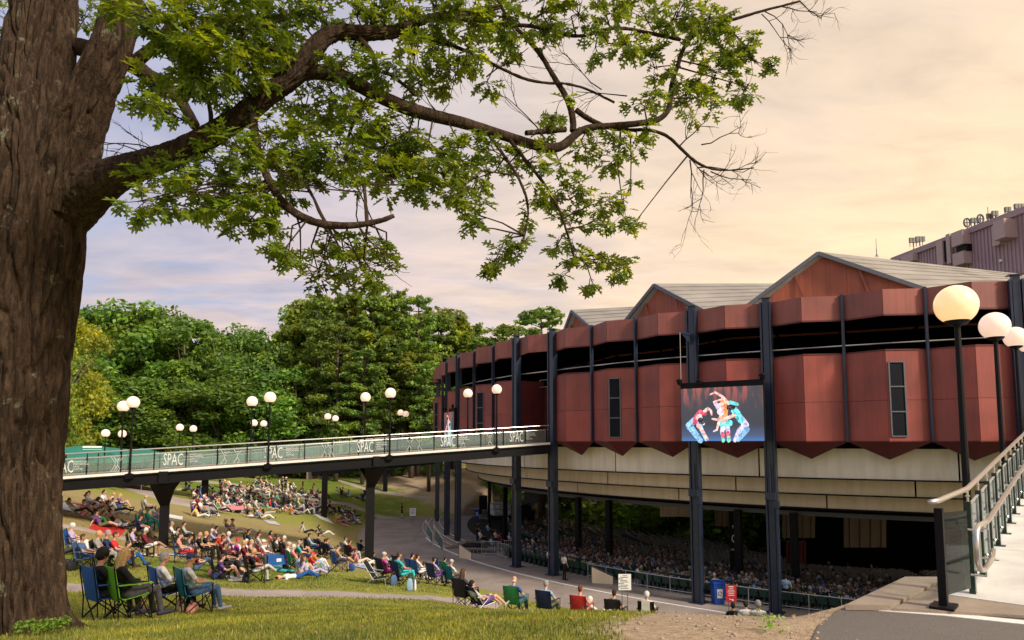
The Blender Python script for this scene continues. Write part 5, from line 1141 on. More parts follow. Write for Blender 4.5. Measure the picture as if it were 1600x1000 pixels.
# greenery seen through the far side of the hall
for i, (x, y, z, s_, kd) in enumerate(((27,84,7.5,1.5,SHR),(33,86,8.5,1.5,SHR),(38,90,9,1.5,SHR),(22,90,8,1.5,SHR),(15,95,8,1.4,SHR),(30,95,13,2.4,LOO),(37,97,14,2.4,LOO),(22,98,13,2.2,LOO),(8,100,12,1.1,DEC),(44,94,12,2.0,LOO),(26,80,2.2,1.2,SHR),(16,86,2.5,1.2,SHR),(2,96,9,1.3,DEC))):
    tree(kd, 1, x, y, z, ('leafy shrub' if kd is SHR else 'tree')+' seen through the open theatre, '+['left of the notice column','behind the notice column','right of the notice column','before the hanging boards','left of the boards','far one behind the boards','far one in the middle','far one on the left','leftmost behind the seats','far right by the dark stage','lowest at the seat edge','low one left of the boards','leftmost tall one'][i], 'greenery seen through the theatre', 'shrub' if kd is SHR else 'broadleaved_tree', hs=s_)
# small plants at the oak's foot
def plant(px, py, n, s_, label, m=M_bushm, name='ground_plant'):
    p = G(px, py); g = np.random.default_rng(px); C = np.array([(g.normal()*s_, g.normal()*s_*.6, .06+.08*g.random()) for _ in range(8)]); o = link(name, quads_mesh(name, leafcloud(C, np.full(8, .08), n, .020, seed=px, squash=.9), m), None, p); tag(o, label, 'plant')
plant(75, 992, 900, .22, 'bright green sprouting plant at the foot of the oak trunk'); plant(1330, 938, 90, .07, 'small weed tuft at the corner of the asphalt'); plant(1205, 990, 60, .08, 'sparse weed on the sandy patch beside the asphalt')
# green tents
M_tent = mat('green_tent', (.012, .19, .13), .6, var=.15, vscale=1)
def tent(px, pytop, pyb, Yd, w_, label):
    t = U(px, pytop, Yd); b = U(px, pyb, Yd); e = empty('canopy_tent', (t.x, Yd, b.z-2.2), .25, label, 'tent', 'green tents behind the footbridge'); hh = t.z-b.z+2.2
    m = MB(); s = w_/2; P = [(-s, -s, 2.2), (s, -s, 2.2), (s, s, 2.2), (-s, s, 2.2)]; Q = [(-s, -s, 1.75), (s, -s, 1.75), (s, s, 1.75), (-s, s, 1.75)]
    for i in range(4):
        j = (i+1) % 4; A, B = Vector(P[i]), Vector(P[j]); M_ = (A+B)/2; T = Vector((0, 0, hh)); m.poly([A, M_, T]); m.poly([M_, B, T]); m.slab([A, B, Vector(Q[j]), Vector(Q[i])], (B-A).cross(Vector((0, 0, 1))).normalized()*.02)
    m.build('canopy', M_tent, e)
    for i in range(4): q = MB(); q.tube([(P[i][0], P[i][1], -.5), P[i]], .04); q.build('tent_leg', M_rooftrim, e)
    return e
t1 = tent(138, 695, 713, 62, 12, 'large green peaked tent with two white print bars, left of the lamps'); tent(96, 705, 718, 66, 5, 'smaller green tent peeking out beside the oak trunk'); tent(222, 700, 715, 70, 6, 'green tent partly hidden behind the second lamp post')
for (a, b, z) in ((.3, 1.8, 3.0), (.3, 1.8, 2.75)):
    q = MB(); q.slab([(a, -2.4, z-.0), (b, -2.4, z-.0), (b, -2.25, z+.12), (a, -2.25, z+.12)], (0, -.03, 0)); q.build('white_print', M_white, t1, fixn=True)
# ------------------------------------------------------------------ people
def capsule(a, ra, b, rb, n=12):
    mb = MB(); a, b = Vector(a), Vector(b); d = b-a; l = d.length
    if l < 1e-5: return mb.sphere(a, ra, n, 8)
    t = d/l; pts = []; rad = []
    for q in np.linspace(-math.pi/2+.15, 0, 4): pts.append(a+t*math.sin(q)*ra); rad.append(math.cos(q)*ra)
    for q in np.linspace(0, math.pi/2-.15, 4): pts.append(b+t*math.sin(q)*rb); rad.append(math.cos(q)*rb)
    return mb.tube(pts, rad, n)
def merge(mbs):
    o = MB()
    for m in mbs:
        b = len(o.v); o.v += m.v; o.f += [[i+b for i in f] for f in m.f]; o.m += m.m
    return o
SKIN, SHIRT, PANTS, HAIR, SHOE = range(5)
def body(name, prims, voxel):
    """one continuous body: prims = (kind, args, region). The union is remeshed into a single surface"""
    mbs = []
    for k, a, reg in prims:
        mbs.append(capsule(*a) if k == 'c' else MB().sphere(a[0], 1, 14, 10, sc_=a[1], R=a[2] if len(a) > 2 else None))
    me = merge(mbs).mesh('tmp', M_skin, fixn=True); o = bpy.data.objects.new('tmp', me); COL.objects.link(o)
    r = o.modifiers.new('r', 'REMESH'); r.mode = 'VOXEL'; r.voxel_size = voxel
    s = o.modifiers.new('s', 'SMOOTH'); s.factor = .5; s.iterations = 2 if voxel < .02 else 1
    dg = bpy.context.evaluated_depsgraph_get(); out = bpy.data.meshes.new_from_object(o.evaluated_get(dg)); bpy.data.objects.remove(o); bpy.data.meshes.remove(me)
    out.name = name; out.materials.clear()
    for m in BODYM: out.materials.append(m)
    n = len(out.polygons); C = np.zeros(n*3); out.polygons.foreach_get('center', C); C = C.reshape(-1, 3); best = np.full(n, 1e9); reg_ = np.zeros(n, int)
    for k, a, reg in prims:
        if k == 'c':
            A, ra, B, rb = np.array(a[0], float), a[1], np.array(a[2], float), a[3]; e = B-A; t = np.clip(((C-A)@e)/(e@e+1e-9), 0, 1); d = np.linalg.norm(C-A-t[:, None]*e, axis=1)-(ra+(rb-ra)*t)
        else:
            q = (C-np.array(a[0]))
            if len(a) > 2: q = q@np.array(a[2])
            q = q/np.array(a[1]); L_ = np.linalg.norm(q, axis=1); d = (L_-1)*min(a[1])
        m = d < best; best[m] = d[m]; reg_[m] = reg
    out.polygons.foreach_set('material_index', reg_.astype(np.int32)); out.polygons.foreach_set('use_smooth', [True]*n); out.update(); return out
def figure(pose, hair='short', fine=False, sleeves='short', legs='long', lean=0., hands=None, female=False):
    """returns prims; faces +Y, seat or feet on z=0"""
    P = []; V = lambda *a: Vector(a)
    if pose == 'chair': hip, chest, neck, head = V(0,-.02,.44), V(0,-.14,.80), V(0,-.14,.98), V(0,-.10,1.13); kn = [(-.13,.40,.50), (.13,.42,.50)]; an = [(-.12,.46,.09), (.14,.50,.09)]; toe = [(-.13,.66,.045), (.16,.70,.045)]; el = [(-.27,-.03,.68), (.27,-.03,.68)]; ha = [(-.16,.24,.62), (.16,.26,.62)]
    elif pose == 'cross': hip, chest, neck, head = V(0,-.02,.44), V(0,-.12,.80), V(0,-.11,.98), V(0,-.05,1.12); kn = [(-.10,.42,.50), (.06,.44,.60)]; an = [(-.12,.46,.09), (-.08,.74,.36)]; toe = [(-.13,.66,.045), (-.10,.92,.40)]; el = [(-.27,.0,.68), (.27,.0,.68)]; ha = [(-.08,.30,.60), (.08,.30,.62)]
    elif pose == 'lean': hip, chest, neck, head = V(0,0,.26), V(0,-.28,.56), V(0,-.36,.72), V(0,-.36,.87); kn = [(-.12,.46,.40), (.12,.48,.42)]; an = [(-.12,.84,.10), (.13,.88,.10)]; toe = [(-.12,.96,.17), (.14,1.0,.17)]; el = [(-.27,-.12,.42), (.27,-.12,.42)]; ha = [(-.10,.16,.42), (.12,.16,.42)]
    elif pose == 'knees': hip, chest, neck, head = V(0,0,.11), V(0,-.04,.48), V(0,.0,.65), V(0,.04,.79); kn = [(-.14,.40,.44), (.14,.42,.44)]; an = [(-.12,.60,.08), (.12,.64,.08)]; toe = [(-.12,.78,.045), (.13,.82,.045)]; el = [(-.26,.14,.36), (.26,.14,.36)]; ha = [(-.10,.42,.40), (.10,.42,.40)]
    elif pose == 'straight': hip, chest, neck, head = V(0,0,.11), V(0,-.18,.46), V(0,-.22,.63), V(0,-.20,.77); kn = [(-.12,.46,.17), (.10,.47,.26)]; an = [(-.12,.88,.08), (.12,.80,.08)]; toe = [(-.15,.94,.20), (.15,.90,.16)]; el = [(-.27,-.38,.30), (.27,-.36,.30)]; ha = [(-.30,-.48,.06), (.30,-.46,.06)]
    elif pose == 'side': hip, chest, neck, head = V(0,0,.11), V(-.03,-.02,.48), V(-.03,.02,.65), V(-.02,.06,.79); kn = [(-.34,.26,.14), (.30,.28,.14)]; an = [(.06,.34,.08), (-.08,.40,.08)]; toe = [(.2,.40,.06), (-.22,.46,.06)]; el = [(-.26,.12,.32), (.26,.12,.32)]; ha = [(-.10,.32,.22), (.12,.32,.22)]
    elif pose == 'lying': hip, chest, neck, head = V(0,0,.12), V(0,-.42,.14), V(0,-.60,.15), V(0,-.76,.14); kn = [(-.12,.44,.14), (.12,.40,.30)]; an = [(-.13,.86,.07), (.13,.72,.07)]; toe = [(-.16,.92,.2), (.15,.86,.10)]; el = [(-.34,-.44,.06), (.34,-.5,.06)]; ha = [(-.2,-.16,.14), (.2,-.7,.08)]
    elif pose == 'stand': hip, chest, neck, head = V(0,0,.92), V(0,-.02,1.27), V(0,-.01,1.44), V(0,.02,1.57); kn = [(-.11,.03,.50), (.11,.01,.50)]; an = [(-.11,-.02,.09), (.12,-.03,.09)]; toe = [(-.12,.15,.045), (.14,.14,.045)]; el = [(-.27,-.03,1.10), (.27,-.03,1.10)]; ha = [(-.27,.10,.87), (.27,.08,.87)]
    elif pose == 'walk': hip, chest, neck, head = V(0,0,.90), V(0,.03,1.25), V(0,.05,1.42), V(0,.09,1.55); kn = [(-.10,.20,.50), (.10,-.04,.50)]; an = [(-.10,.30,.10), (.10,-.34,.16)]; toe = [(-.10,.47,.06), (.10,-.22,.05)]; el = [(-.26,-.10,1.08), (.26,.06,1.08)]; ha = [(-.26,.04,.87), (.24,.26,.95)]
    if hands: ha = hands
    sw = .17 if female else .19
    ax = (chest-hip).normalized(); spine = (chest+hip)/2
    X = V(1, 0, 0); fr = X.cross(ax)*-1   # forward
    if fr.y < -.2: fr = -fr
    up = ax
    R = Matrix((X, up.cross(X), up)).transposed()
    P += [('e', (tuple(hip+ax*.03), (.165 if female else .155, .115, .125), R), PANTS), ('e', (tuple(spine), (.135, .10, .20), R), SHIRT), ('e', (tuple(chest+ax*.0), (sw-.01, .115, .17), R), SHIRT), ('c', (tuple(chest+X*-.12+ax*.10), .062, tuple(chest+X*.12+ax*.10), .062), SHIRT)]
    P += [('c', (tuple(chest+ax*.10), .06, tuple(neck+(head-neck)*.35), .052), SKIN)]
    for s in (0, 1):
        sg = -1 if s == 0 else 1; sh = chest+X*sg*sw+ax*.085; hp = hip+X*sg*.085; K, A, T, E, Hd = map(Vector, (kn[s], an[s], toe[s], el[s], ha[s]))
        P += [('c', (tuple(hp), .088, tuple(K), .060), PANTS)]
        lg = PANTS if legs == 'long' else SKIN
        if legs == 'short': P[-1] = ('c', (tuple(hp), .092, tuple(hp.lerp(K, .75)), .080), PANTS); P += [('c', (tuple(hp.lerp(K, .7)), .062, tuple(K), .052), SKIN)]
        calf = K.lerp(A, .35); P += [('c', (tuple(K), .058 if legs == 'long' else .050, tuple(calf), .060 if legs == 'long' else .053), lg), ('c', (tuple(calf), .060 if legs == 'long' else .053, tuple(A), .044 if legs == 'long' else .036), lg)]
        hl = A+(A-T).normalized()*.04; hl.z = (A.z+T.z)/2-.03 if pose not in ('lean','lying','straight') else hl.z-.02
        P += [('c', (tuple(hl), .042, tuple(T), .036), SHOE)]
        sl = SHIRT; P += [('c', (tuple(sh), .058, tuple(sh.lerp(E, .6 if sleeves == 'short' else 1)), .05), SHIRT)]
        if sleeves == 'short': P += [('c', (tuple(sh.lerp(E, .5)), .043, tuple(E), .040), SKIN)]
        P += [('c', (tuple(E), .041, tuple(Hd), .028), SKIN if sleeves == 'short' else SHIRT)]
        hd = (Hd-E).normalized(); hd = (hd+Vector((0, 0, -.15))).normalized(); pc = Hd+hd*.05
        P += [('c', (tuple(Hd), .027, tuple(pc), .034), SKIN)]
        if fine:
            sd_ = hd.cross(Vector((0, 0, 1))).normalized(); dn = sd_.cross(hd)*-1
            if dn.z > 0: dn = -dn
            for j, (o_, L_) in enumerate(((-.030, .066), (-.010, .076), (.011, .072), (.031, .056))):
                b0 = pc+sd_*o_; b1 = b0+hd*(L_*.55)+dn*.010; b2 = b1+hd*(L_*.35)+dn*.030; P += [('c', (tuple(b0), .0115, tuple(b1), .0105), SKIN), ('c', (tuple(b1), .0105, tuple(b2), .0085), SKIN)]
            tb = Hd+hd*.02+sd_*(-sg)*.028; P += [('c', (tuple(tb), .013, tuple(tb+sd_*(-sg)*.025+hd*.03+dn*.01), .010), SKIN)]
        else: P += [('e', (tuple(pc+hd*.04), (.032, .032, .03)), SKIN)]
    # head with jaw, nose, ears
    ha_ = (head-neck).normalized(); ht = Vector((0, 0, 1)) if pose != 'lying' else Vector((0, -1, .1)); fw = Vector((0, 1, 0)) if pose != 'lying' else Vector((0, .1, 1))
    ht = (ht+ha_*.25).normalized(); fw = (fw-ht*fw.dot(ht)).normalized(); Rh = Matrix((X, fw, ht)).transposed()
    at = lambda x, y, z: tuple(head+X*x+fw*y+ht*z)
    P += [('e', (at(0, 0, .01), (.074, .092, .108), Rh), SKIN), ('e', (at(0, .030, -.058), (.052, .052, .058), Rh), SKIN), ('c', (at(0, .082, .012), .010, at(0, .104, -.020), .015), SKIN)]
    for sg in (-1, 1): P += [('e', (at(sg*.078, -.005, -.005), (.012, .022, .032), Rh), SKIN)]
    if hair in ('short', 'long', 'bun', 'curly'):
        k = .018 if hair == 'curly' else 0
        P += [('e', (at(0, -.018, .035), (.083+k, .096+k, .098+k), Rh), HAIR), ('e', (at(0, -.050, .0), (.076+k, .066+k, .09), Rh), HAIR)]
    if hair == 'long': P += [('c', (at(0, -.070, .0), .070, at(0, -.095, -.20), .062), HAIR), ('c', (at(-.060, -.03, .0), .034, at(-.07, -.05, -.19), .038), HAIR), ('c', (at(.060, -.03, .0), .034, at(.07, -.05, -.19), .038), HAIR)]
    if hair == 'bun': P += [('e', (at(0, -.12, .07), (.040, .040, .040), Rh), HAIR)]
    if hair == 'cap': P += [('e', (at(0, -.01, .045), (.086, .101, .078), Rh), HAIR), ('e', (at(0, .11, .035), (.066, .070, .012), Rh), HAIR)]
    if hair == 'bald': P += [('e', (at(0, -.062, -.035), (.080, .045, .040), Rh), HAIR)]
    if hair == 'hat': P += [('e', (at(0, -.01, .065), (.090, .10, .066), Rh), HAIR), ('e', (at(0, -.01, .045), (.17, .18, .016), Rh), HAIR)]
    return P
BODY = {}
def get_body(pose, hair, fine, sleeves, legs, female):
    k = (pose, hair, fine, sleeves, legs, female)
    if k not in BODY: BODY[k] = body('person_body', figure(pose, hair, fine, sleeves, legs, female=female), .0125 if fine else .030)
    return BODY[k]
COLS = {'white': (.70,.70,.69), 'cream': (.62,.55,.42), 'grey': (.26,.26,.27), 'light grey': (.45,.46,.47), 'dark grey': (.06,.06,.065), 'black': (.014,.014,.016), 'navy': (.018,.030,.085), 'blue': (.020,.09,.32), 'light blue': (.28,.43,.62), 'denim blue': (.065,.12,.24),
 'teal': (.010,.15,.20), 'turquoise': (.05,.46,.46), 'green': (.03,.22,.06), 'olive': (.13,.14,.055), 'red': (.50,.035,.035), 'maroon': (.16,.018,.03), 'pink': (.62,.24,.30), 'magenta': (.46,.05,.30), 'lilac': (.42,.36,.58), 'purple': (.13,.06,.24), 'yellow': (.62,.50,.13), 'orange': (.58,.20,.04), 'brown': (.13,.065,.035), 'tan': (.38,.27,.17), 'lime green': (.14,.38,.02), 'salmon': (.60,.26,.20)}
HC = {'black': (.010,.008,.008), 'dark brown': (.030,.016,.010), 'brown': (.075,.038,.020), 'auburn': (.14,.045,.020), 'blonde': (.48,.32,.14), 'grey': (.28,.27,.26), 'white': (.62,.60,.57)}
SK_ = [(.56,.31,.21), (.50,.26,.17), (.60,.36,.26), (.40,.21,.13), (.22,.11,.07)]
def setc(o, **k):
    for a, b in k.items(): o[a] = [float(x) for x in b]
    return o
PTXT = {'chair': 'upright', 'cross': 'one leg crossed', 'lean': 'leaning back', 'knees': 'knees up', 'straight': 'legs out', 'side': 'cross legged', 'lying': 'lying down', 'stand': 'standing', 'walk': 'walking'}
prs = random.Random(21); PEOPLE = []
def person(loc, rz, pose, shirt, pants, hair, hstyle, label, group, fine=False, sleeves='short', legs='long', female=False, s=1., skin=None, hcol=None):
    o = bpy.data.objects.new('person', get_body(pose, hstyle, fine, sleeves, legs, female)); COL.objects.link(o); o.location = loc; o.rotation_euler = (0, 0, rz); o.scale = (s, s, s)
    setc(o, skin_colour=skin or prs.choice(SK_[:4]+SK_[:3]), shirt_colour=COLS[shirt], trouser_colour=COLS[pants], hair_colour=hcol or (HC[hair] if hstyle not in ('cap', 'hat') else COLS.get(hair, HC.get(hair, (.05, .05, .05)))), shoe_colour=prs.choice(((.02,.02,.02), (.3,.3,.3), (.05,.03,.02), (.02,.02,.05))) )
    tag(o, label, 'person', group); PEOPLE.append(o); return o
# ---- folding camp chair
def chair_parts(kind='camp'):
    out = []
    if kind == 'camp':
        sz, bw = .42, .27
        def cloth(pts, nx=5, ny=5, sag=.05, th=.012):
            (a, b, c, d) = [Vector(p) for p in pts]; n_ = (b-a).cross(d-a).normalized(); mb = MB()
            for s_ in (0, 1):
                for j in range(ny+1):
                    for i in range(nx+1):
                        u, v = i/nx, j/ny; p = a.lerp(b, u).lerp(d.lerp(c, u), v); mb.v.append(p-n_*(sag*16*u*(1-u)*v*(1-v)+s_*th))
            K = (nx+1)*(ny+1); g = lambda i, j, s_: s_*K+j*(nx+1)+i
            for s_ in (0, 1):
                for j in range(ny):
                    for i in range(nx): q = [g(i, j, s_), g(i+1, j, s_), g(i+1, j+1, s_), g(i, j+1, s_)]; mb.f.append(q if s_ == 0 else q[::-1]); mb.m.append(0)
            for i in range(nx):
                for j in (0, ny): mb.f.append([g(i, j, 0), g(i+1, j, 0), g(i+1, j, 1), g(i, j, 1)]); mb.m.append(0)
            for j in range(ny):
                for i in (0, nx): mb.f.append([g(i, j, 0), g(i, j+1, 0), g(i, j+1, 1), g(i, j, 1)]); mb.m.append(0)
            return mb
        out.append(('seat', cloth([(-.25,-.22,.40), (.25,-.22,.40), (.26,.24,.46), (-.26,.24,.46)], sag=.05), 0))
        out.append(('backrest', cloth([(-bw,-.24,.36), (bw,-.24,.36), (bw,-.36,.96), (-bw,-.36,.96)], sag=-.035), 0))
        for s in (-1, 1):
            out.append(('armrest', MB().slab([(s*.27,-.30,.66), (s*.34,-.30,.66), (s*.36,.26,.64), (s*.28,.26,.64)], (0, 0, .012)), 0))
        L_ = [((-.29,.27,.01),(.26,.25,.44)), ((.29,.27,.01),(-.26,.25,.44)), ((-.29,-.30,.01),(.26,-.24,.40)), ((.29,-.30,.01),(-.26,-.24,.40)), ((-.29,-.30,.01),(-.28,.25,.46)), ((.29,-.30,.01),(.28,.25,.46)), ((-.29,.27,.01),(-.27,-.26,.44)), ((.29,.27,.01),(.27,-.26,.44))]
        for a, b in L_: out.append(('leg', MB().tube([a, b], .0115, 6), 1))
        for s in (-1, 1): out.append(('back_post', MB().tube([(s*.29,-.27,.02), (s*.275,-.28,.42), (s*.275,-.37,.97)], .0115, 6), 1)); out.append(('front_post', MB().tube([(s*.30,.27,.02), (s*.32,.26,.64)], .0115, 6), 1))
        for x, y in ((-.29,.27), (.29,.27), (-.29,-.30), (.29,-.30)): out.append(('foot', MB().quadbox((x, y, .012), .05, .05, .024), 1))
    else:      # low reclining chair
        out.append(('seat', MB().slab([(-.25,-.08,.20), (.25,-.08,.20), (.25,.36,.26), (-.25,.36,.26)], (0, 0, .012)), 0))
        out.append(('backrest', MB().slab([(-.25,-.08,.20), (.25,-.08,.20), (.25,-.50,.82), (-.25,-.50,.82)], (0, -.012, -.008)), 0))
        for s in (-1, 1):
            out.append(('side_frame', MB().tube([(s*.27,.38,.01), (s*.27,.36,.27), (s*.27,-.08,.19), (s*.27,-.51,.84)], .012, 6), 2)); out.append(('leg', MB().tube([(s*.27,-.40,.01), (s*.27,.10,.42), (s*.27,-.34,.50)], .012, 6), 2)); out.append(('armrest', MB().slab([(s*.25,-.34,.48), (s*.30,-.34,.48), (s*.30,.14,.44), (s*.25,.14,.44)], (0, 0, .02)), 2))
    return out
CHM = [M_fabric, M_black, M_alu]; CHP = {}; CHJ = {}
for kd in ('camp', 'low'):
    CHP[kd] = [(nm, mb.mesh(nm, CHM[m], fixn=True)) for nm, mb, m in chair_parts(kd)]
    j = MB()
    for nm, mb, m in chair_parts(kd):
        b = len(j.v); j.v += mb.v; j.f += [[i+b for i in f] for f in mb.f]; j.m += [m]*len(mb.f)
    CHJ[kd] = j.mesh('camp_chair', CHM, fixn=True)
def chair(loc, rz, colr, label, kd='camp', parts=False, s=1., group='folding chairs on the lawn'):
    nm = 'camp_chair' if kd == 'camp' else 'low_beach_chair'
    if parts:
        e = empty(nm, loc, rz, label, 'folding chair', group); e.scale = (s, s, s)
        for pn_, me in CHP[kd]: o = link(pn_, me, e); setc(o, fabric_colour=COLS[colr])
        return e
    o = link(nm, CHJ[kd], None, loc, rz); o.scale = (s, s, s); setc(o, fabric_colour=COLS[colr]); tag(o, label, 'folding chair', group); return o
ZONES = [(0, 265, 740, 835, 'upper left lawn'), (265, 330, 740, 830, 'behind left support'), (330, 430, 740, 812, 'far crowd centre'), (430, 520, 740, 812, 'left of slim post'), (520, 700, 740, 840, 'right of slim post'), (0, 255, 835, 915, 'near the oak'), (255, 345, 812, 925, 'right of left support'), (345, 470, 812, 925, 'middle lawn'), (470, 575, 812, 925, 'left of right support'), (575, 730, 840, 945, 'beside the plaza'), (0, 430, 925, 1000, 'before the path'), (690, 1300, 920, 1000, 'grass crest')]
def zone(px, py):
    for a, b, c, d, t in ZONES:
        if a <= px < b and c <= py < d: return t
    return 'on the lawn'
def heading(px): return -math.radians(np.interp(px, [100, 300, 500, 700, 900, 1200], [72, 64, 56, 44, 30, 15]))
NEARC = [0]
def sit(px, py, pose, shirt, pants, hair, hs, ch=None, kd='camp', fine=False, rz=None, s=1., sl='short', lg='long', fem=None, extra=None, Yd=None, parts=False, lab=None, chlab=None):
    p = G(px, py) if Yd is None else U(px, py, Yd)
    if Yd is not None: p.z = float(H(p.x, p.y))
    r = heading(px) if rz is None else -math.radians(rz); fem = hs in ('long', 'bun') if fem is None else fem
    z = zone(px, py); hd = {'cap': f'{hair} cap', 'hat': f'{hair} sun hat', 'bald': 'balding head'}.get(hs, f'{hs} {hair} hair')
    if lab is None: lab = f'person in {shirt} top, {hd}, {PTXT[pose]}, {z}'
    o = person(p, r, pose, shirt, pants, hair, hs, lab, 'audience on the lawn', fine, sl, lg, fem, s)
    if ch: chair(p, r, ch, chlab or f'{ch} {"low" if kd == "low" else "camp"} chair under person in {shirt}, {z}', kd, parts)
    return o
# foreground, with full detail
sit(166,967,'chair','black','dark grey','black','curly','blue',fine=True,rz=36,sl='long',parts=True,lab='person with curly black hair and black jacket in the blue chair nearest the oak',chlab='blue camp chair nearest the oak trunk, its black crossed legs in full view',Yd=12.4)
sit(200,969,'chair','black','dark grey','blonde','long','lime green',fine=True,rz=40,sl='long',parts=True,lab='blonde person in black top and dark trousers in the lime green chair',chlab='lime green camp chair beside the blue one in the foreground',Yd=12.4)
sit(262,952,'chair','white','black','grey','short','blue',fine=True,rz=46,sl='long',fem=True,parts=True,lab='grey haired person with white wrap looking down in the foreground blue chair',chlab='bright blue camp chair left of the teal chair in the foreground',Yd=14.9)
sit(303,954,'chair','light grey','denim blue','navy','cap','teal',fine=True,rz=48,parts=True,lab='person with navy cap, pale grey shirt and jeans in the foreground teal chair',chlab='teal camp chair on the right of the foreground pairs',Yd=14.8)
sit(727,951,'chair','dark grey','black','brown','long','black',fine=True,rz=40,parts=True,lab='long brown haired person in the dark chair at the left end of the crest row',chlab='dark green black camp chair at the left end of the crest row',Yd=22.5)
sit(752,956,'lean','light grey','purple','black','short','navy','low',fine=True,rz=52,lg='short',parts=True,lab='dark haired person in pale grey shirt holding a hand to the face on the crest',chlab='low navy chair with pale frame on the crest',Yd=22.3)
sit(806,958,'chair','blue','denim blue','white','bald','green',fine=True,rz=28,parts=True,lab='balding person in blue top in the dark green crest chair',chlab='dark green camp chair seen from behind on the crest',Yd=23)
sit(856,959,'chair','light blue','olive','grey','short','navy',fine=True,rz=30,parts=True,lab='grey haired person in patterned blue shirt in the navy crest chair',chlab='navy camp chair seen from behind, right of the dark green one',Yd=23)
sit(909,961,'chair','salmon','grey','auburn','short','red',fine=True,rz=26,parts=True,fem=True,lab='auburn haired person in salmon top in the red crest chair',chlab='bright red camp chair on the crest',Yd=23)
sit(934,962,'lean','white','cream','white','curly',rz=50,fem=True,lab='white curly haired person reclining right of the red chair',Yd=23.5)
sit(962,964,'chair','dark grey','black','dark brown','short','black',rz=28,parts=True,lab='dark haired person in the black chair near the white notice',chlab='black camp chair below the white notice board',Yd=24)
sit(1012,966,'chair','white','black','white','curly','black',rz=20,parts=True,lab='white haired person in black chair with a white towel',chlab='black chair draped with a white towel on the crest',Yd=24.5)
sit(1182,972,'lean','white','cream','grey','curly',Yd=22.5,rz=10,lab='grey blonde head showing over the sandy crest near the blue bin')
sit(1146,966,'knees','black','black','black','short',Yd=25,rz=10,lab='dark haired head just below the red notice board')
sit(1166,966,'knees','white','cream','dark brown','short',Yd=24.5,rz=10,lab='dark haired head beside the grey blonde head over the crest')
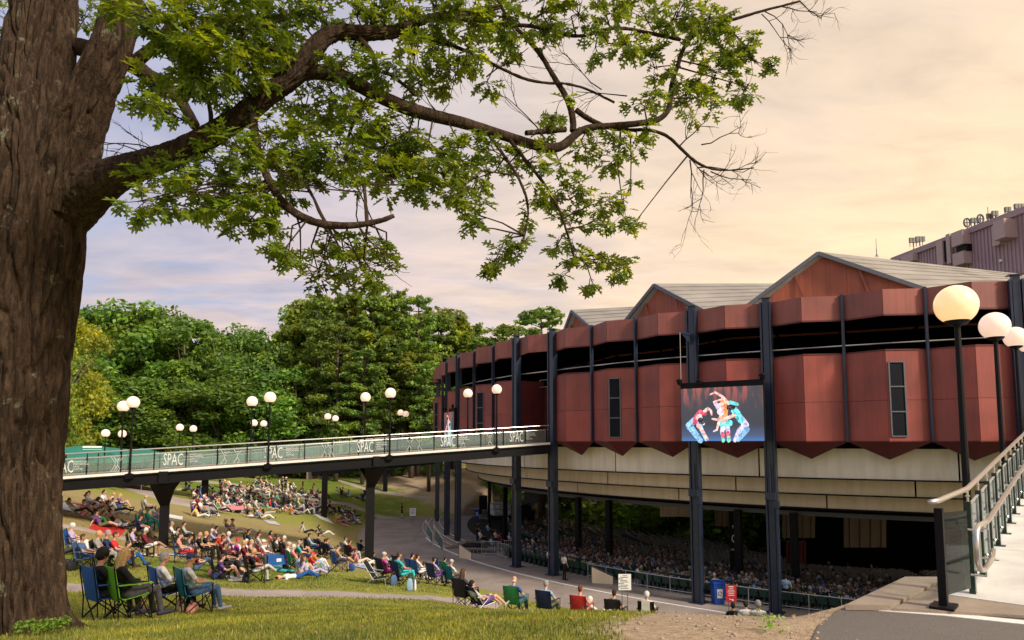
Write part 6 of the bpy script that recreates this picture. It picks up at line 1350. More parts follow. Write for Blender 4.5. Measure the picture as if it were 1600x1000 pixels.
# mid ground, left to right
D = """100,866,lying,black,dark grey,brown,short,-
116,866,chair,lilac,white,white,curly,blue
133,892,chair,denim blue,navy,brown,short,denim blue
158,888,chair,grey,grey,blonde,short,black
172,886,chair,navy,dark grey,grey,short,navy
184,888,chair,red,black,brown,short,blue
197,884,knees,orange,blue,brown,short,-
211,868,chair,lilac,black,dark brown,short,black
229,870,cross,maroon,white,white,short,black
222,842,chair,navy,dark grey,brown,short,navy
222,830,chair,turquoise,turquoise,white,curly,turquoise
233,828,chair,turquoise,turquoise,grey,short,turquoise
230,806,chair,light grey,black,brown,bald,-low
240,812,knees,white,grey,white,short,-
247,818,knees,lilac,lilac,blonde,long,-
119,806,lean,light grey,black,brown,short,white low
129,808,knees,pink,pink,auburn,short,-
137,792,knees,light grey,lilac,black,short,-
146,795,lean,light grey,maroon,black,short,maroon low
152,800,knees,white,denim blue,dark brown,long,-
160,790,knees,white,brown,dark brown,short,-
168,788,straight,lilac,denim blue,black,short,-
176,792,knees,cream,brown,blonde,short,-
182,800,straight,white,navy,brown,short,-
186,794,knees,purple,denim blue,blonde,long,-
146,812,knees,black,white,brown,short,-
152,818,knees,cream,brown,brown,short,-
157,824,straight,purple,olive,brown,short,-
163,816,knees,white,lilac,blonde,short,-
168,824,straight,green,denim blue,brown,short,-
179,820,lean,dark grey,denim blue,dark brown,short,-
190,826,straight,tan,dark grey,grey,cap,-
174,806,straight,navy,white,dark brown,long,-
271,852,chair,white,olive,grey,short,-low
280,858,chair,grey,dark grey,black,short,black
290,850,chair,light grey,black,dark brown,short,black
284,880,chair,salmon,red,brown,short,blue
300,872,knees,light grey,white,brown,long,-
296,862,knees,grey,lilac,brown,short,-
315,874,chair,black,black,grey,bald,black
325,872,chair,black,black,blonde,short,black
306,892,knees,maroon,denim blue,dark brown,long,-
330,850,knees,lilac,black,white,short,-
338,842,straight,white,navy,grey,short,-
337,846,knees,lilac,black,black,short,-
346,856,straight,red,navy,brown,short,-
362,836,lean,purple,cream,blonde,hat,purple low
368,832,lean,tan,salmon,dark brown,hat,-
384,834,lying,white,white,black,short,-
352,888,chair,maroon,black,auburn,short,maroon
360,868,chair,lilac,white,white,curly,grey
374,884,chair,magenta,black,red,cap,magenta
384,868,knees,white,white,white,short,-
385,892,chair,maroon,maroon,blonde,short,purple
396,888,chair,salmon,dark grey,blonde,short,black
414,884,chair,white,denim blue,white,cap,red
391,862,chair,navy,pink,black,short,navy
400,864,knees,pink,light grey,brown,short,-
407,870,chair,light grey,white,dark brown,short,grey
370,903,side,black,black,black,short,-
398,911,cross,black,light grey,blonde,short,black
422,854,knees,salmon,white,black,long,-
430,858,knees,dark grey,black,dark brown,short,-
436,874,chair,white,black,brown,short,black
447,876,chair,dark grey,tan,white,short,black
355,898,chair,black,dark grey,dark brown,short,black
345,905,knees,purple,black,brown,short,-
454,890,chair,white,teal,light grey,cap,maroon
462,896,chair,pink,green,white,short,green
470,884,chair,turquoise,navy,grey,short,maroon
467,898,knees,light blue,cream,brown,short,-
481,900,straight,lilac,lilac,brown,long,-
466,905,lying,white,blue,black,short,-
486,892,knees,red,light blue,red,cap,-
492,888,knees,orange,white,brown,curly,-
469,868,knees,navy,black,black,long,-
478,864,knees,navy,blue,dark brown,short,-
486,868,chair,light blue,navy,dark brown,short,black
501,868,chair,dark grey,black,black,short,navy
507,866,knees,black,grey,dark brown,short,-
514,874,chair,navy,tan,brown,short,black
477,833,straight,light grey,black,dark brown,short,-
505,838,lean,black,white,dark brown,short,black low
530,893,cross,tan,dark grey,dark grey,cap,blue
542,872,chair,white,maroon,brown,short,-low
549,877,chair,maroon,light grey,brown,short,black
566,868,chair,black,grey,dark brown,curly,navy
572,885,lying,lilac,white,blonde,short,-
560,880,straight,pink,cream,brown,short,-
583,884,knees,navy,dark grey,black,short,-
604,885,knees,white,tan,dark brown,short,-
612,886,knees,light grey,tan,brown,short,-
603,910,chair,magenta,magenta,light grey,cap,black
627,915,chair,turquoise,turquoise,brown,short,navy
645,898,chair,green,dark grey,black,short,green
647,904,chair,blue,dark grey,dark brown,short,blue
655,908,chair,white,white,dark brown,short,blue
662,906,knees,salmon,white,brown,short,-
681,914,chair,lilac,purple,dark brown,short,navy
697,900,chair,green,black,black,short,green
708,918,chair,white,dark grey,light grey,cap,teal
"""
seen = {}
for ln in D.strip().split('\n'):
    q = ln.split(','); px, py = float(q[0]), float(q[1]); ch = q[7]; kd = 'camp'
    if ch == '-': ch = None
    elif ch == '-low': ch, kd = 'grey', 'camp'
    elif ch.endswith(' low'): ch, kd = ch[:-4], 'low'
    pose = q[2]
    if ch is None and pose == 'lean': pose = 'straight'
    sit(px, py, pose, q[3], q[4], q[5], q[6], ch, kd, sl='short' if prs.random() < .7 else 'long', lg='short' if (prs.random() < .25 and pose != 'chair') else 'long', s=prs.uniform(.93, 1.04), parts=py > 875)
# far crowd in clusters (x0, x1, y0, y1, count)
TOPS = ['white','white','white','light grey','light grey','cream','lilac','pink','salmon','red','navy','black','black','dark grey','light blue','denim blue','tan','yellow','green','orange','maroon','turquoise','purple','grey']
BOT = ['white','black','navy','denim blue','dark grey','cream','light grey','tan','white','grey']
HAIRS = ['black','dark brown','dark brown','brown','brown','blonde','grey','white','auburn']; HSS = ['short','short','long','short','curly','bun','cap','hat']
placed = []
def far_person(px, py, pose=None, **k):
    ch = prs.choice(('navy','blue','black','black','green','maroon','red','grey','white')) if pose is None and prs.random() < .42 else None
    po = pose or (('chair' if prs.random() < .6 else 'lean') if ch else prs.choice(('knees','knees','straight','side','straight','lying')))
    hs = prs.choice(HSS); hr_ = prs.choice(('white','light grey','tan','red','navy')) if hs in ('cap', 'hat') else prs.choice(HAIRS)
    if hr_ not in COLS and hs in ('cap', 'hat'): hr_ = 'white'
    sit(px, py, po, k.get('shirt') or prs.choice(TOPS), k.get('pants') or prs.choice(BOT), hr_, hs, ch, 'low' if po == 'lean' else 'camp', rz=math.degrees(-heading(px))+prs.uniform(-22, 22), s=prs.uniform(.95, 1.08), lg='short' if prs.random() < .15 else 'long')
for (x0, x1, y0, y1, n) in ((228,252,757,763,5),(284,300,752,768,4),(302,326,764,792,9),(296,322,792,814,7),(338,362,758,766,3),(338,380,768,784,13),(362,420,766,790,24),(395,420,756,766,6),(340,360,784,800,5),(340,382,794,803,7),(383,412,802,812,6),(396,420,784,793,4),(424,462,758,772,8),(424,466,774,792,10),(422,455,786,803,12),(455,476,795,805,6),(473,508,786,804,15),(470,500,772,780,4),(500,512,776,782,2),(512,522,798,806,3),(526,548,800,820,9),(545,560,806,820,5),(530,546,772,779,4),(560,574,778,784,4),(318,336,778,792,4)):
    k = 0
    for _ in range(n*12):
        px, py = prs.uniform(x0, x1), prs.uniform(y0, y1)
        if any(abs(px-a) < 4.2 and abs(py-b) < 3.2 for a, b in placed): continue
        placed.append((px, py)); far_person(px, py); k += 1
        if k >= n: break
for (px, py, pose, sh, pa, hr_, hs) in ((436,770,'stand','white','denim blue','brown','short'),(441,770,'stand','black','black','dark brown','short'),(472,775,'walk','tan','tan','dark brown','long'),(490,778,'stand','light grey','light grey','black','short'),(312,789,'stand','blue','blue','black','long'),(298,751,'walk','white','cream','brown','short'),(628,810,'stand','black','black','black','bun'),(449,776,'walk','cream','white','blonde','short')):
    sit(px, py, pose, sh, pa, hr_, hs, lg='short' if px in (490, 628) else 'long', rz=90 if pose == 'walk' else 60)
# give look-alike people and chairs labels that tell them apart
def relabel():
    from collections import defaultdict
    byl = defaultdict(list)
    for o in bpy.data.objects:
        if o.parent is None and o.get('label') and o.get('category') in ('person', 'folding chair'): byl[o['label']].append(o)
    hn = {tuple(round(x, 3) for x in v): k for k, v in COLS.items()}
    for lb, os_ in byl.items():
        if len(os_) < 2: continue
        os_.sort(key=lambda o: to_px(o.location)[0]); n = len(os_)
        for i, o in enumerate(os_):
            w_ = 'left one' if i == 0 else ('right one' if i == n-1 else ('middle one' if n == 3 else ['second', 'third', 'fourth', 'fifth', 'sixth', 'seventh'][min(i-1, 5)]+' from left'))
            o['label'] = ' '.join((lb+', '+w_).split())
relabel()
# ------------------------------------------------------------------ things on the lawn
def blanket(px, py, w_, l_, colr, label):
    p = G(px, py); g = 7; X, Y = np.meshgrid(np.linspace(-w_/2, w_/2, g), np.linspace(-l_/2, l_/2, g)); r = heading(px); c, s = math.cos(r), math.sin(r)
    XX, YY = p.x+X*c-Y*s, p.y+X*s+Y*c; ZZ = H(XX, YY)+.03+.012*RNG.random(XX.shape); me = smooth_grid('blanket', XX, YY, ZZ, M_fabric); o = link('blanket', me); setc(o, fabric_colour=COLS[colr]); tag(o, label, 'blanket', 'blankets on the lawn'); return o
for q in ((112,793,2.2,1.3,'white','white blanket at the left end of the upper lawn group'),(122,790,1.2,1.0,'red','small red blanket next to the white one'),(170,826,2.6,1.4,'red','long red blanket under the group beside the kerb path'),(272,808,1.8,1.0,'white','white blanket just right of the left support'),(330,803,2.2,1.2,'white','white blanket beside the person in pink shorts'),(425,817,2.4,1.0,'light grey','patterned pale blanket by the small white table'),(505,810,2.6,1.4,'white','white blanket left of the slim post'),(240,868,2.0,1.0,'cream','cream blanket at the feet of the maroon top person'),(280,868,1.4,1.0,'light blue','pale blue blanket beside the blue chair'),(578,889,2.6,1.2,'light blue','pale blue blanket beside the right hand support'),(440,890,3.0,.8,'turquoise','turquoise mat under the blue wagon'),(495,776,2.2,1.0,'red','red blanket on the far lawn'),(385,772,2.6,1.2,'white','small white blanket in the far crowd'),(535,818,1.8,1.0,'pink','round pink blanket in the right far group'),(100,880,1.6,.8,'black','dark jacket spread on the grass near the oak'),(370,905,1.4,.7,'white','white cloth beside the black shirt person')): blanket(*q)
def bag(px, py, w_, h_, colr, label, name='bag', soft=.6):
    p = G(px, py); r = random.Random(px); e = empty(name, p, r.uniform(0, 3), label, 'bag', 'bags on the grass'); m = MB(); m.sphere((0, 0, 0), 1, 16, 12); m.v = [Vector((math.copysign(abs(v.x)**.5, v.x)*w_/2*(1-.28*max(0, v.z)), math.copysign(abs(v.y)**.6, v.y)*w_*.22*(1-.45*max(0, v.z)), h_*.45*(1+math.copysign(abs(v.z)**.6, v.z)))) for v in m.v]; m.v = [v+Vector((.5, .5, .3))*.10*w_*mnoise.noise(v*11+Vector((px, 0, 0))) for v in m.v]
    o = m.build('sack', M_fabric, e, smooth=True); setc(o, fabric_colour=COLS[colr]); m = MB(); m.tube([(math.cos(t)*w_*.25, 0, h_*.8+math.sin(t)*h_*.35) for t in np.linspace(0, math.pi, 8)], .012, 5); o = m.build('strap', M_fabric, e); setc(o, fabric_colour=COLS['brown' if colr != 'black' else 'black']); return e
for q in ((219,962,.42,.34,'brown','brown bag under the lime green chair'),(282,956,.40,.32,'tan','tan handbag on the grass between the foreground blue and teal chairs'),(300,957,.45,.22,'salmon','red and white bundle under the teal chair'),(112,892,.40,.36,'black','black bag on the grass near the oak trunk'),(135,896,.3,.2,'dark grey','grey bag behind the denim chair'),(384,910,.55,.32,'black','black bag left of the crossed leg person'),(340,905,.55,.35,'navy','navy bag under the empty black chair'),(328,900,.3,.3,'pink','pink bag under the empty black chair'),(548,892,.42,.42,'blue','blue bag beneath the blue chair left of the support'),(640,923,.22,.5,'light blue','pale blue tote hanging by the turquoise top person'),(648,924,.20,.5,'white','white tote beside the pale blue one'),(615,915,.3,.45,'denim blue','small blue tote below the black chair'),(598,883,.7,.3,'navy','pile of dark bags beside the right hand support')): bag(*q)
def cart(px, py, label):
    p = G(px, py); e = empty('folding_wagon', p, heading(px)+1.5, label, 'wagon'); m = MB(); m.slab([(-.45,-.25,.22), (.45,-.25,.22), (.45,.25,.22), (-.45,.25,.22)], (0, 0, .40)); o = m.build('tub', M_fabric, e, fixn=True); setc(o, fabric_colour=COLS['blue'])
    for x in (-.32, .32):
        for y in (-.24, .24): w2 = MB(); w2.tube([(x, y-.03, .10), (x, y+.03, .10)], .10, 12); w2.build('wheel', M_black, e)
    w2 = MB(); w2.slab([(-.1,-.262,.36), (.1,-.262,.36), (.1,-.262,.5), (-.1,-.262,.5)], (0, -.004, 0)); w2.build('patch', M_white, e, fixn=True); w2 = MB(); w2.tube([(.45, 0, .3), (.8, 0, .7)], .012); w2.build('handle', M_black, e)
cart(434, 889, 'bright blue folding wagon on the turquoise mat in the middle of the lawn')
chair(G(345,905), heading(345), 'black', 'empty black camp chair with pale crossed legs left of the black shirt person', 'camp', True)
chair(G(686,893), heading(690), 'blue', 'empty bright blue chair standing in front of the navy chair by the plaza', 'camp', True)
chair(G(664,900)+Vector((-.6, 1.5, 0)), heading(660), 'orange', 'empty orange camp chair at the plaza edge', 'camp', True)
chair(G(622,890), heading(620)+.3, 'navy', 'empty navy camp chair beside the orange one', 'camp', True)
chair(G(590,912), heading(600)-.8, 'black', 'black chair tipped sideways left of the magenta top person', 'low', True)
o = link('towel', MB().slab([(-.14,-.375,.60), (.14,-.375,.60), (.14,-.40,1.0), (-.14,-.40,1.0)], (0, -.02, 0)).mesh('towel', M_white, fixn=True), None, PEOPLE[11].location, PEOPLE[11].rotation_euler.z); tag(o, 'white towel hanging over the back of a black chair on the crest', 'towel')
p = G(422, 811); e = empty('side_table', p, .4, 'small white folding table with a blue top item on the far lawn', 'table'); m = MB(); m.quadbox((0, 0, .6), .8, .5, .03); m.build('table_top', M_white, e)
for x in (-.35, .35): m = MB(); m.tube([(x, -.2, 0), (x, .2, .6)], .015); m.tube([(x, .2, 0), (x, -.2, .6)], .015); m.build('leg', M_alu, e)
p = G(362, 800); e = empty('picnic_table', p, .4, 'low picnic table with a pink checked cloth in the far crowd', 'table'); m = MB(); m.quadbox((0, 0, .45), 1.9, .8, .04); m.slab([(-.95,-.4,.2), (.95,-.4,.2), (.95,-.4,.45), (-.95,-.4,.45)], (0, -.02, 0)); o = m.build('cloth', M_fabric, e, fixn=True); setc(o, fabric_colour=COLS['pink']); m = MB(); m.quadbox((0, 0, .2), 1.5, .5, .4); m.build('table_base', M_black, e)
# ------------------------------------------------------------------ theatre seats and audience
def seat_mesh(name, m):
    b = MB(); pts = [(-.23, .0), (-.12, -.05), (.12, -.05), (.23, .0)]
    for (x0, y0), (x1, y1) in zip(pts, pts[1:]): b.slab([(x0, y0-.20, .42), (x1, y1-.20, .42), (x1, y1-.30, .86), (x0, y0-.30, .86)], (0, .03, 0))
    b.quadbox((0, .05, .42), .46, .42, .05); b.quadbox((0, -.05, .2), .06, .3, .4); b.quadbox((-.26, 0, .6), .04, .34, .04)
    return b, b.mesh(name, m, fixn=True)
SB, SM = seat_mesh('theatre_seat', M_seatgreen); _, SMG = seat_mesh('theatre_seat', M_seatgrey)
seats = []; row = 0
for r in np.arange(46.35, 17, -.98):
    dk = .56/(DLT*r)
    for k in np.arange(-3.5, 17, dk):
        kk = k % 5.3
        if kk < .45 or row in (9, 18): continue
        a = PH0-DLT*k; x, y = BCX+r*math.cos(a), BCY+r*math.sin(a)
        if 25.5-1 < x and y > 58-.0 or x > 40: continue
        if row < 6 and k > 9.2: continue
        seats.append((x, y, .02+float(bowl_z(r)), a+math.pi/2, row, k))
    row += 1
vis = sorted(seats, key=lambda s: -(1/math.hypot(s[0], s[1]))*(1 if abs(s[0]/s[1]) < .76 else .2))
for i, s in enumerate(vis[:300]):
    o = link('theatre_seat', SM, None, s[:3], s[3]); tag(o, 'dark green fixed seat facing the stage in the curved rows behind the low rail', 'seat', 'theatre seats')
def bake(mesh_mb, items, name, m, label, cat):
    B = np.array([v[:] for v in mesh_mb.v]); F_ = mesh_mb.f; n = len(items); k = len(B)
    ca = np.cos([s[3] for s in items]); sa = np.sin([s[3] for s in items]); P = np.array([s[:3] for s in items])
    V = np.zeros((n, k, 3)); V[..., 0] = P[:, None, 0]+B[None, :, 0]*ca[:, None]-B[None, :, 1]*sa[:, None]; V[..., 1] = P[:, None, 1]+B[None, :, 0]*sa[:, None]+B[None, :, 1]*ca[:, None]; V[..., 2] = P[:, None, 2]+B[None, :, 2]
    me = bpy.data.meshes.new(name); me.vertices.add(n*k); me.vertices.foreach_set('co', V.ravel()); one = np.concatenate([np.array(f) for f in F_]); li = (one[None]+np.arange(n)[:, None]*k).ravel()
    me.loops.add(len(li)); me.loops.foreach_set('vertex_index', li); st = np.cumsum([0]+[len(f) for f in F_])[:-1]; me.polygons.add(n*len(F_)); me.polygons.foreach_set('loop_start', (st[None]+np.arange(n)[:, None]*len(one)).ravel()); me.update(); me.validate()
    for mm in (m if isinstance(m, list) else [m]): me.materials.append(mm)
    mi = np.tile(mesh_mb.m, n); me.polygons.foreach_set('material_index', mi); tag(link(name, me), label, cat, kind='stuff')
rest = vis[300:]
bake(SB, [s for s in rest if s[4] < 12], 'seat_rows', M_seatgreen, 'many rows of dark seats filling the theatre bowl', 'seats')
bake(SB, [s for s in rest if s[4] >= 12], 'pale_seat_rows', M_seatgrey, 'curved rows of pale seat backs deep inside the theatre', 'seats')
occ = [s for s in seats if prs.random() < (.86 if s[4] < 9 else .34 if s[4] < 14 else .06)]
occ.sort(key=lambda s: math.hypot(s[0], s[1])*(1 if abs(s[0]/s[1]) < .76 else 3))
nind = max(0, 297-len(PEOPLE)-22)
poses_in = [('chair','short'),('chair','long'),('chair','curly'),('chair','bald')]
for s in occ[:nind]:
    ps, hs = prs.choice(poses_in); sh = prs.choice(TOPS) if prs.random() < .35 else prs.choice(('black','dark grey','navy','black','brown','purple','maroon','denim blue')); hr_ = prs.choice(HAIRS)
    px = to_px(s)[0]; zn = 'left of rail' if px < 900 else 'left of white notice' if px < 980 else 'left of blue bin' if px < 1130 else 'right of blue bin'
    person(s[:3], s[3], ps, sh, prs.choice(BOT), hr_, hs, f'seated theatre guest, {sh} top, {hs} {hr_} hair, {zn}', 'audience in the theatre seats')
lowp = MB(); lowp.sphere((0, -.10, 1.13), .105, 6, 5, 0, (.85, 1, 1.1)); lowp.sphere((0, -.12, 1.15), .112, 6, 5, 3, (.9, .9, 1)); lowp.tube([(0, -.04, .42), (0, -.12, .72), (0, -.14, .98)], [.15, .19, .10], 6, 1); lowp.tube([(-.2, -.12, .9), (-.25, 0, .68), (-.12, .25, .62)], .05, 4, 0); lowp.tube([(.2, -.12, .9), (.25, 0, .68), (.12, .25, .62)], .05, 4, 0); lowp.tube([(0, 0, .46), (0, .42, .50), (0, .46, .08)], [.14, .11, .07], 5, 2)
cm = []
for i, (sh, hr_) in enumerate((('grey','dark brown'),('dark grey','brown'),('navy','dark brown'),('black','auburn'),('denim blue','black'),('olive','grey'))):
    mset = [mat('guest_skin', SK_[i % 3], .6), mat('guest_shirt', COLS[sh], .8), mat('guest_trousers', COLS['dark grey'], .8), mat('guest_hair', HC[hr_], .7)]
    bake(lowp, occ[nind+i::6], 'seated_crowd', mset, f'distant seated crowd members in {sh} tops inside the theatre', 'crowd')
def relabel2():
    from collections import defaultdict
    byl = defaultdict(list)
    for o in PEOPLE: byl[o['label']].append(o)
    for lb, os_ in byl.items():
        if len(os_) < 2 or not lb.startswith('seated theatre'): continue
        os_.sort(key=lambda o: to_px(o.location)[0])
        for i, o in enumerate(os_): o['label'] = lb+(', left one' if i == 0 else ', right one' if i == len(os_)-1 else ', middle one')
relabel2()
# low rail in front of the first row, with row numbers
ra = 46.95
rl = empty('seating_rail', tuple(circ(4, ra)), 0, 'low grey steel rail curving in front of the first row of green seats', 'railing')
rk = [6.35-i*.42 for i in range(22)]
for k0, k1 in zip(rk, rk[1:]):
    a, b = circ(k0, ra), circ(k1, ra); mb = MB(); mb.tube([(a.x, a.y, .92), (b.x, b.y, .92)], .022); mb.tube([(a.x, a.y, .22), (b.x, b.y, .22)], .018); place(mb, 'rail', M_alu, rl); mb = MB(); mb.tube([(a.x, a.y, 0), (a.x, a.y, .92)], .022); place(mb, 'rail_post', M_alu, rl)
for px, t_ in ((1184, '12'), (1298, '13')):
    p = Z(px, 921 if px < 1200 else 931, .72); s = .21; e = empty('number_plate', p, 0, 'black plate with white number %s on the low theatre rail, %s' % (t_, 'left one' if px < 1200 else 'right one'), 'sign', 'number plates on the rail'); MB().quadbox((0, 0, 0), .42, .03, .40).build('plate', M_black, e); me = text_mesh(t_, .36, M_white); o = link('lettering', me, e); o.location = (0, -.02, 0); o.rotation_euler = (math.pi/2, 0, 0)
# barriers
def barrier(px, py, w_, rz, label, name='crowd_barrier', h_=1.05):
    p = Z(px, py, .02); e = empty(name, p, rz, label, 'barrier', 'steel crowd barriers'); m = MB(); m.tube([(-w_/2, 0, .15), (-w_/2, 0, h_), (w_/2, 0, h_), (w_/2, 0, .15), (-w_/2, 0, .15)], .024); m.build('frame', M_alu, e)
    for i in range(1, int(w_/.16)): x = -w_/2+i*.16; m = MB(); m.tube([(x, 0, .15), (x, 0, h_)], .011, 5); m.build('bar', M_alu, e)
    for x in (-w_*.35, w_*.35): m = MB(); m.tube([(x, -.25, .02), (x, 0, .15), (x, .25, .02)], .02); m.build('foot', M_alu, e)
barrier(768, 868, 1.5, -.1, 'steel crowd barrier left of the navy column'); barrier(786, 872, 1.3, -.9, 'steel crowd barrier standing at an angle beside the first one'); barrier(800, 866, 1.2, .2, 'steel crowd barrier half behind the navy column'); barrier(742, 808, 1.6, .2, 'distant steel barrier above the blue recycling bin'); barrier(756, 812, 1.4, -.7, 'distant steel barrier right of the thin column')
def wedge_board(px, py, label, rz):
    p = Z(px, py, .02); e = empty('ramp_side_panel', p, rz, label, 'ramp panel', 'tan ramp side panels'); m = MB(); m.slab([(-.6, 0, 0), (.7, 0, 0), (.7, 0, .45), (-.6, 0, .95)], (0, .05, 0)); m.build('panel', M_creamlow, e, fixn=True); m = MB(); m.tube([(-.62, 0, 0), (-.62, 0, 1.02), (.72, 0, .55), (.72, 0, 0)], .025); m.build('frame', M_rooftrim, e)
wedge_board(726, 873, 'tan sloping ramp panel beside the left navy columns', -.75); wedge_board(940, 912, 'tan sloping ramp panel below the low theatre rail', -.35)
def stair_rail(px, py, label, rz):
    p = Z(px, py, .02); e = empty('stair_rail', p, rz, label, 'railing', 'step railings at the plaza edge'); m = MB(); m.tube([(-.8, 0, 1.2), (-.8, 0, 1.9), (.9, 0, 1.0), (.9, 0, 0)], .025); m.build('hand_rail', M_alu, e); m = MB(); m.slab([(-.75, 0, 1.0), (.85, 0, .15), (.85, 0, .95), (-.75, 0, 1.8)], (0, .03, 0)); m.build('mesh_panel', M_glass, e, fixn=True); m = MB(); m.tube([(-.8, 0, 0), (-.8, 0, 1.3)], .025); m.build('rail_post', M_alu, e)
stair_rail(670, 850, 'grey railing at the left end of the curved steps', -1.1); stair_rail(684, 861, 'second grey railing down the curved steps', -1.0)
# platform and control desk
p = Z(745, 862, .02); e = empty('low_stage_platform', p, -.3, 'low dark platform with lattice sides beside the barriers', 'platform'); MB().quadbox((0, 0, .5), 2.2, 1.6, .10).build('platform_top', M_black, e); m = MB()
for i in range(7): m.quadbox((-1.0+i*.33, -.7, .23), .06, .05, .45)
m.build('platform_legs', M_conc, e)
p = Z(800, 812, 0); e = empty('control_desk', p, 0, 'dark sound control desk under the edge of the balcony', 'desk'); MB().quadbox((0, 0, .55), 5.0, 1.6, 1.1).build('desk_body', M_black, e)
for i in range(5): m = MB(); m.slab([(-2.2+i*.95, -.7, 1.12), (-1.4+i*.95, -.7, 1.12), (-1.4+i*.95, .1, 1.35), (-2.2+i*.95, .1, 1.35)], (0, 0, .05)); m.build('mixer_panel', M_rooftrim, e, fixn=True)
m = MB(); m.quadbox((-3.2, .5, 1.6), .9, 1.0, 2.0); m.build('rack', M_black, e); m = MB(); m.quadbox((2.2, 1.2, 2.4), 1.6, .3, 1.4); m.tube([(2.2, 1.2, 0), (2.2, 1.2, 2.4)], .06); m.build('monitor', M_rooftrim, e)
p = U(782, 795, 66); e = empty('wrapped_equipment', p, .3, 'pale plastic wrapped equipment case hanging at the left of the dark hall', 'equipment'); m = MB(); m.quadbox((0, 0, 0), 1.7, 1.2, 1.15); m.build('wrapping', mat('clear_wrap', (.42, .46, .50), .25, var=.5, vscale=3, bump=.8, bscale=6), e)
for z in (-.5, 0, .5): m = MB(); m.quadbox((0, 0, z), 1.76, 1.26, .06); m.build('strap', M_rooftrim, e)
m = MB(); m.quadbox((1.9, 0, -.1), 2.0, 1.0, .8); m.build('case', M_black, e); m = MB(); m.tube([(-.7, 0, .5), (-.7, 0, 2.6)], .02); m.tube([(.7, 0, .5), (.7, 0, 2.6)], .02); m.tube([(0, 0, -.6), (0, 0, -7)], .05); m.build('support_pole', M_black, e)
def bin_(px, py, label, s=1.):
    p = Z(px, py, .02); e = empty('recycling_bin', p, .1, label, 'recycling bin', 'blue recycling bins'); e.scale = (s, s, s); b = MB(); b.slab([(-.22,-.22,0), (.22,-.22,0), (.28,-.26,.95), (-.28,-.26,.95)], (0, .5, 0)); b.build('bin_body', mat('blue_plastic', (.012, .075, .42), .4), e, fixn=True); b = MB(); b.quadbox((0, 0, 1.0), .62, .60, .10); b.build('lid', MATS['blue_plastic'], e); b = MB(); b.slab([(-.13,-.245,.3), (.13,-.245,.3), (.14,-.262,.72), (-.14,-.262,.72)], (0, -.012, 0)); b.build('label_panel', M_white, e, fixn=True)
    b = MB(); b.tube([(.09*math.cos(t), -.272, .51+.09*math.sin(t)) for t in np.linspace(0, 5.4, 9)], .015, 4); b.build('recycling_mark', MATS['blue_plastic'], e)
bin_(1122, 943, 'blue recycling bin on the plaza beside the red notice board', 1.12); bin_(745, 810, 'small distant blue recycling bin by the curved steps')
def notice(px, pytop, pybot, w_, Yd, m, txt, tm, label, frame=True, hh=None):
    t = U(px, pytop, Yd); b = U(px, pybot, Yd); gz = float(H(t.x, Yd)); e = empty('notice_board', (t.x, Yd, gz), 0, label, 'sign'); h_ = t.z-b.z; zc = (t.z+b.z)/2-gz
    MB().quadbox((0, 0, zc), w_, .03, h_).build('board', m, e)
    for x in (-.12, .12): o = MB(); o.tube([(x, .03, 0), (x, .03, zc)], .018); o.build('post', M_rooftrim, e)
    for (tx, sz, zz) in txt:
        o = link('lettering', text_mesh(tx, sz, tm, .85, ext=.002), e); o.location = (0, -.018, zc+zz*h_); o.rotation_euler = (math.pi/2, 0, 0)
    return e, zc, h_
M_signred = mat('sign_red', (.42, .02, .04), .5); M_ink = mat('sign_ink', (.10, .10, .11), .7); M_paper = mat('sign_paper', (.78, .78, .80), .6)
e, zc, h_ = notice(976, 897, 922, .56, 31, M_paper, [], M_ink, 'white notice board on a thin stand in front of the theatre rail')
for i in range(9):
    rr_ = random.Random(i); m = MB(); wl = (.20, .34, .12, .30, .36, .16, .34, .30, .36)[i]; m.quadbox((-.20+wl/2 if i else 0, -.018, zc+h_*(.40-.098*i)), wl, .004, .026); m.build('text_line', M_ink, e)
    if i in (2, 5, 7): m = MB(); m.quadbox((-.235, -.018, zc+h_*(.40-.098*i)), .04, .004, .05); m.build('bullet_mark', M_ink, e)
e, zc, h_ = notice(1142, 914, 941, .50, 33, M_signred, [], M_white, 'red notice board with white lettering and a white arrow beside the blue bin')
for i in range(6): m = MB(); wl = (.24, .20, .30, .34, .26, .30)[i]; m.quadbox((0, -.018, zc+h_*(.40-.10*i)), wl, .004, .022+.012*(i == 0)); m.build('text_line', M_white, e)
m = MB(); m.beam((-.10, -.018, zc-h_*.30), (.10, -.018, zc-h_*.38), .004, .03); m.slab([(.12, -.018, zc-h_*.40), (.03, -.018, zc-h_*.42), (.07, -.018, zc-h_*.28)], (0, -.004, 0)); m.build('arrow_mark', M_white, e, fixn=True)
e, zc, h_ = notice(645, 794, 806, .62, 71, M_paper, [], M_ink, 'small distant white notice on a stand beside the path junction')
for i in range(4): m = MB(); m.quadbox((0, -.018, zc+h_*(.3-.18*i)), .42, .004, .05); m.build('text_line', M_ink, e)
p = G(679, 812); e = empty('thin_post', p, 0, 'thin dark post standing in the grass left of the theatre columns', 'post'); MB().tube([(0, 0, 0), (0, 0, 1.1)], .03).build('shaft', M_black, e)
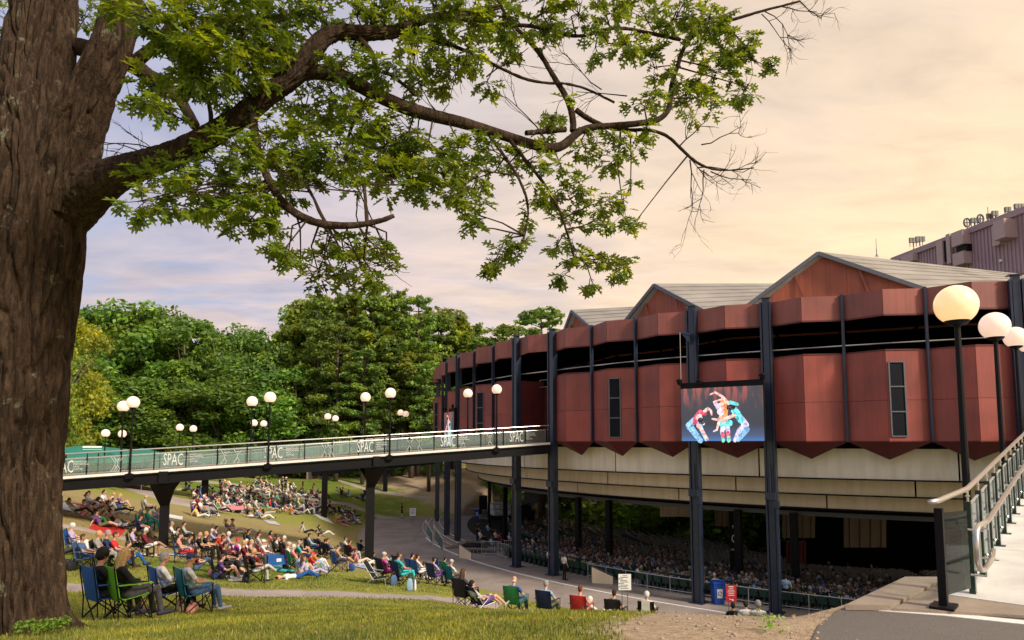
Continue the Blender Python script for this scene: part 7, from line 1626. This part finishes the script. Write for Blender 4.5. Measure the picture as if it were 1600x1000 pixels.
# people on the plaza
def plaza_person(px, py, pose, sh, pa, hr_, hs, rz, label, chair_=False, z=.02):
    p = Z(px, py, z); person(p, -math.radians(rz), pose, sh, pa, hr_, hs, label, 'people on the plaza')
    if chair_:
        e = empty('plastic_chair', p, -math.radians(rz), 'tube legged chair under the '+' '.join(label.split()[:11]), 'chair'); SMc = MB(); SMc.quadbox((0, .02, .43), .44, .42, .03); SMc.build('seat', M_seatgreen, e); SMc = MB(); SMc.quadbox((0, -.24, .68), .42, .03, .36); SMc.build('backrest', M_seatgreen, e)
        for x in (-.2, .2): q = MB(); q.tube([(x, .25, 0), (x, .2, .42), (x, -.2, .42), (x, -.3, 0)], .014, 6); q.build('leg', M_alu, e)
plaza_person(882, 906, 'stand', 'white', 'black', 'brown', 'long', 60, 'person in white top and black trousers standing right of the navy column')
plaza_person(859, 897, 'stand', 'white', 'black', 'brown', 'short', 60, 'person in white shirt standing just left of the second navy column')
plaza_person(1000, 915, 'cross', 'white', 'black', 'brown', 'short', 80, 'person in white shirt sitting right of the white notice board', True)
plaza_person(1115, 930, 'chair', 'white', 'grey', 'white', 'short', -20, 'white haired person in white shirt sitting left of the blue bin', True)
plaza_person(1138, 928, 'chair', 'light blue', 'navy', 'brown', 'short', 10, 'person in pale blue shirt sitting behind the blue bin', True)
plaza_person(1166, 930, 'chair', 'lilac', 'dark grey', 'blonde', 'short', 0, 'person in lilac shirt sitting right of the red notice board', True)
plaza_person(1180, 931, 'chair', 'lilac', 'dark grey', 'brown', 'short', 0, 'second person in lilac shirt beside the number twelve plate', True)
plaza_person(1229, 950, 'stand', 'light blue', 'black', 'dark brown', 'short', 30, 'person in light blue shirt standing right of the large navy column')
plaza_person(764, 838, 'chair', 'light blue', 'dark grey', 'dark brown', 'short', 60, 'person in light blue shirt seated at the control desk')
plaza_person(746, 846, 'stand', 'black', 'black', 'black', 'short', 60, 'person in black standing left of the control desk')
plaza_person(752, 850, 'chair', 'white', 'black', 'brown', 'short', 60, 'person in white shirt seated by the platform')
plaza_person(776, 850, 'chair', 'cream', 'black', 'auburn', 'long', 60, 'auburn haired person behind the barriers')
plaza_person(782, 856, 'chair', 'maroon', 'black', 'brown', 'short', 60, 'person in maroon top behind the barriers')
plaza_person(798, 856, 'chair', 'lilac', 'black', 'grey', 'short', 60, 'person in lilac top behind the barriers near the column')
plaza_person(770, 862, 'chair', 'light blue', 'denim blue', 'brown', 'short', 60, 'person in pale blue top directly behind the left barrier')
plaza_person(834, 862, 'chair', 'white', 'black', 'dark brown', 'short', 60, 'person in white shirt at the left edge of the seat rows')
print('people', len(PEOPLE), 'objects', len(bpy.data.objects))
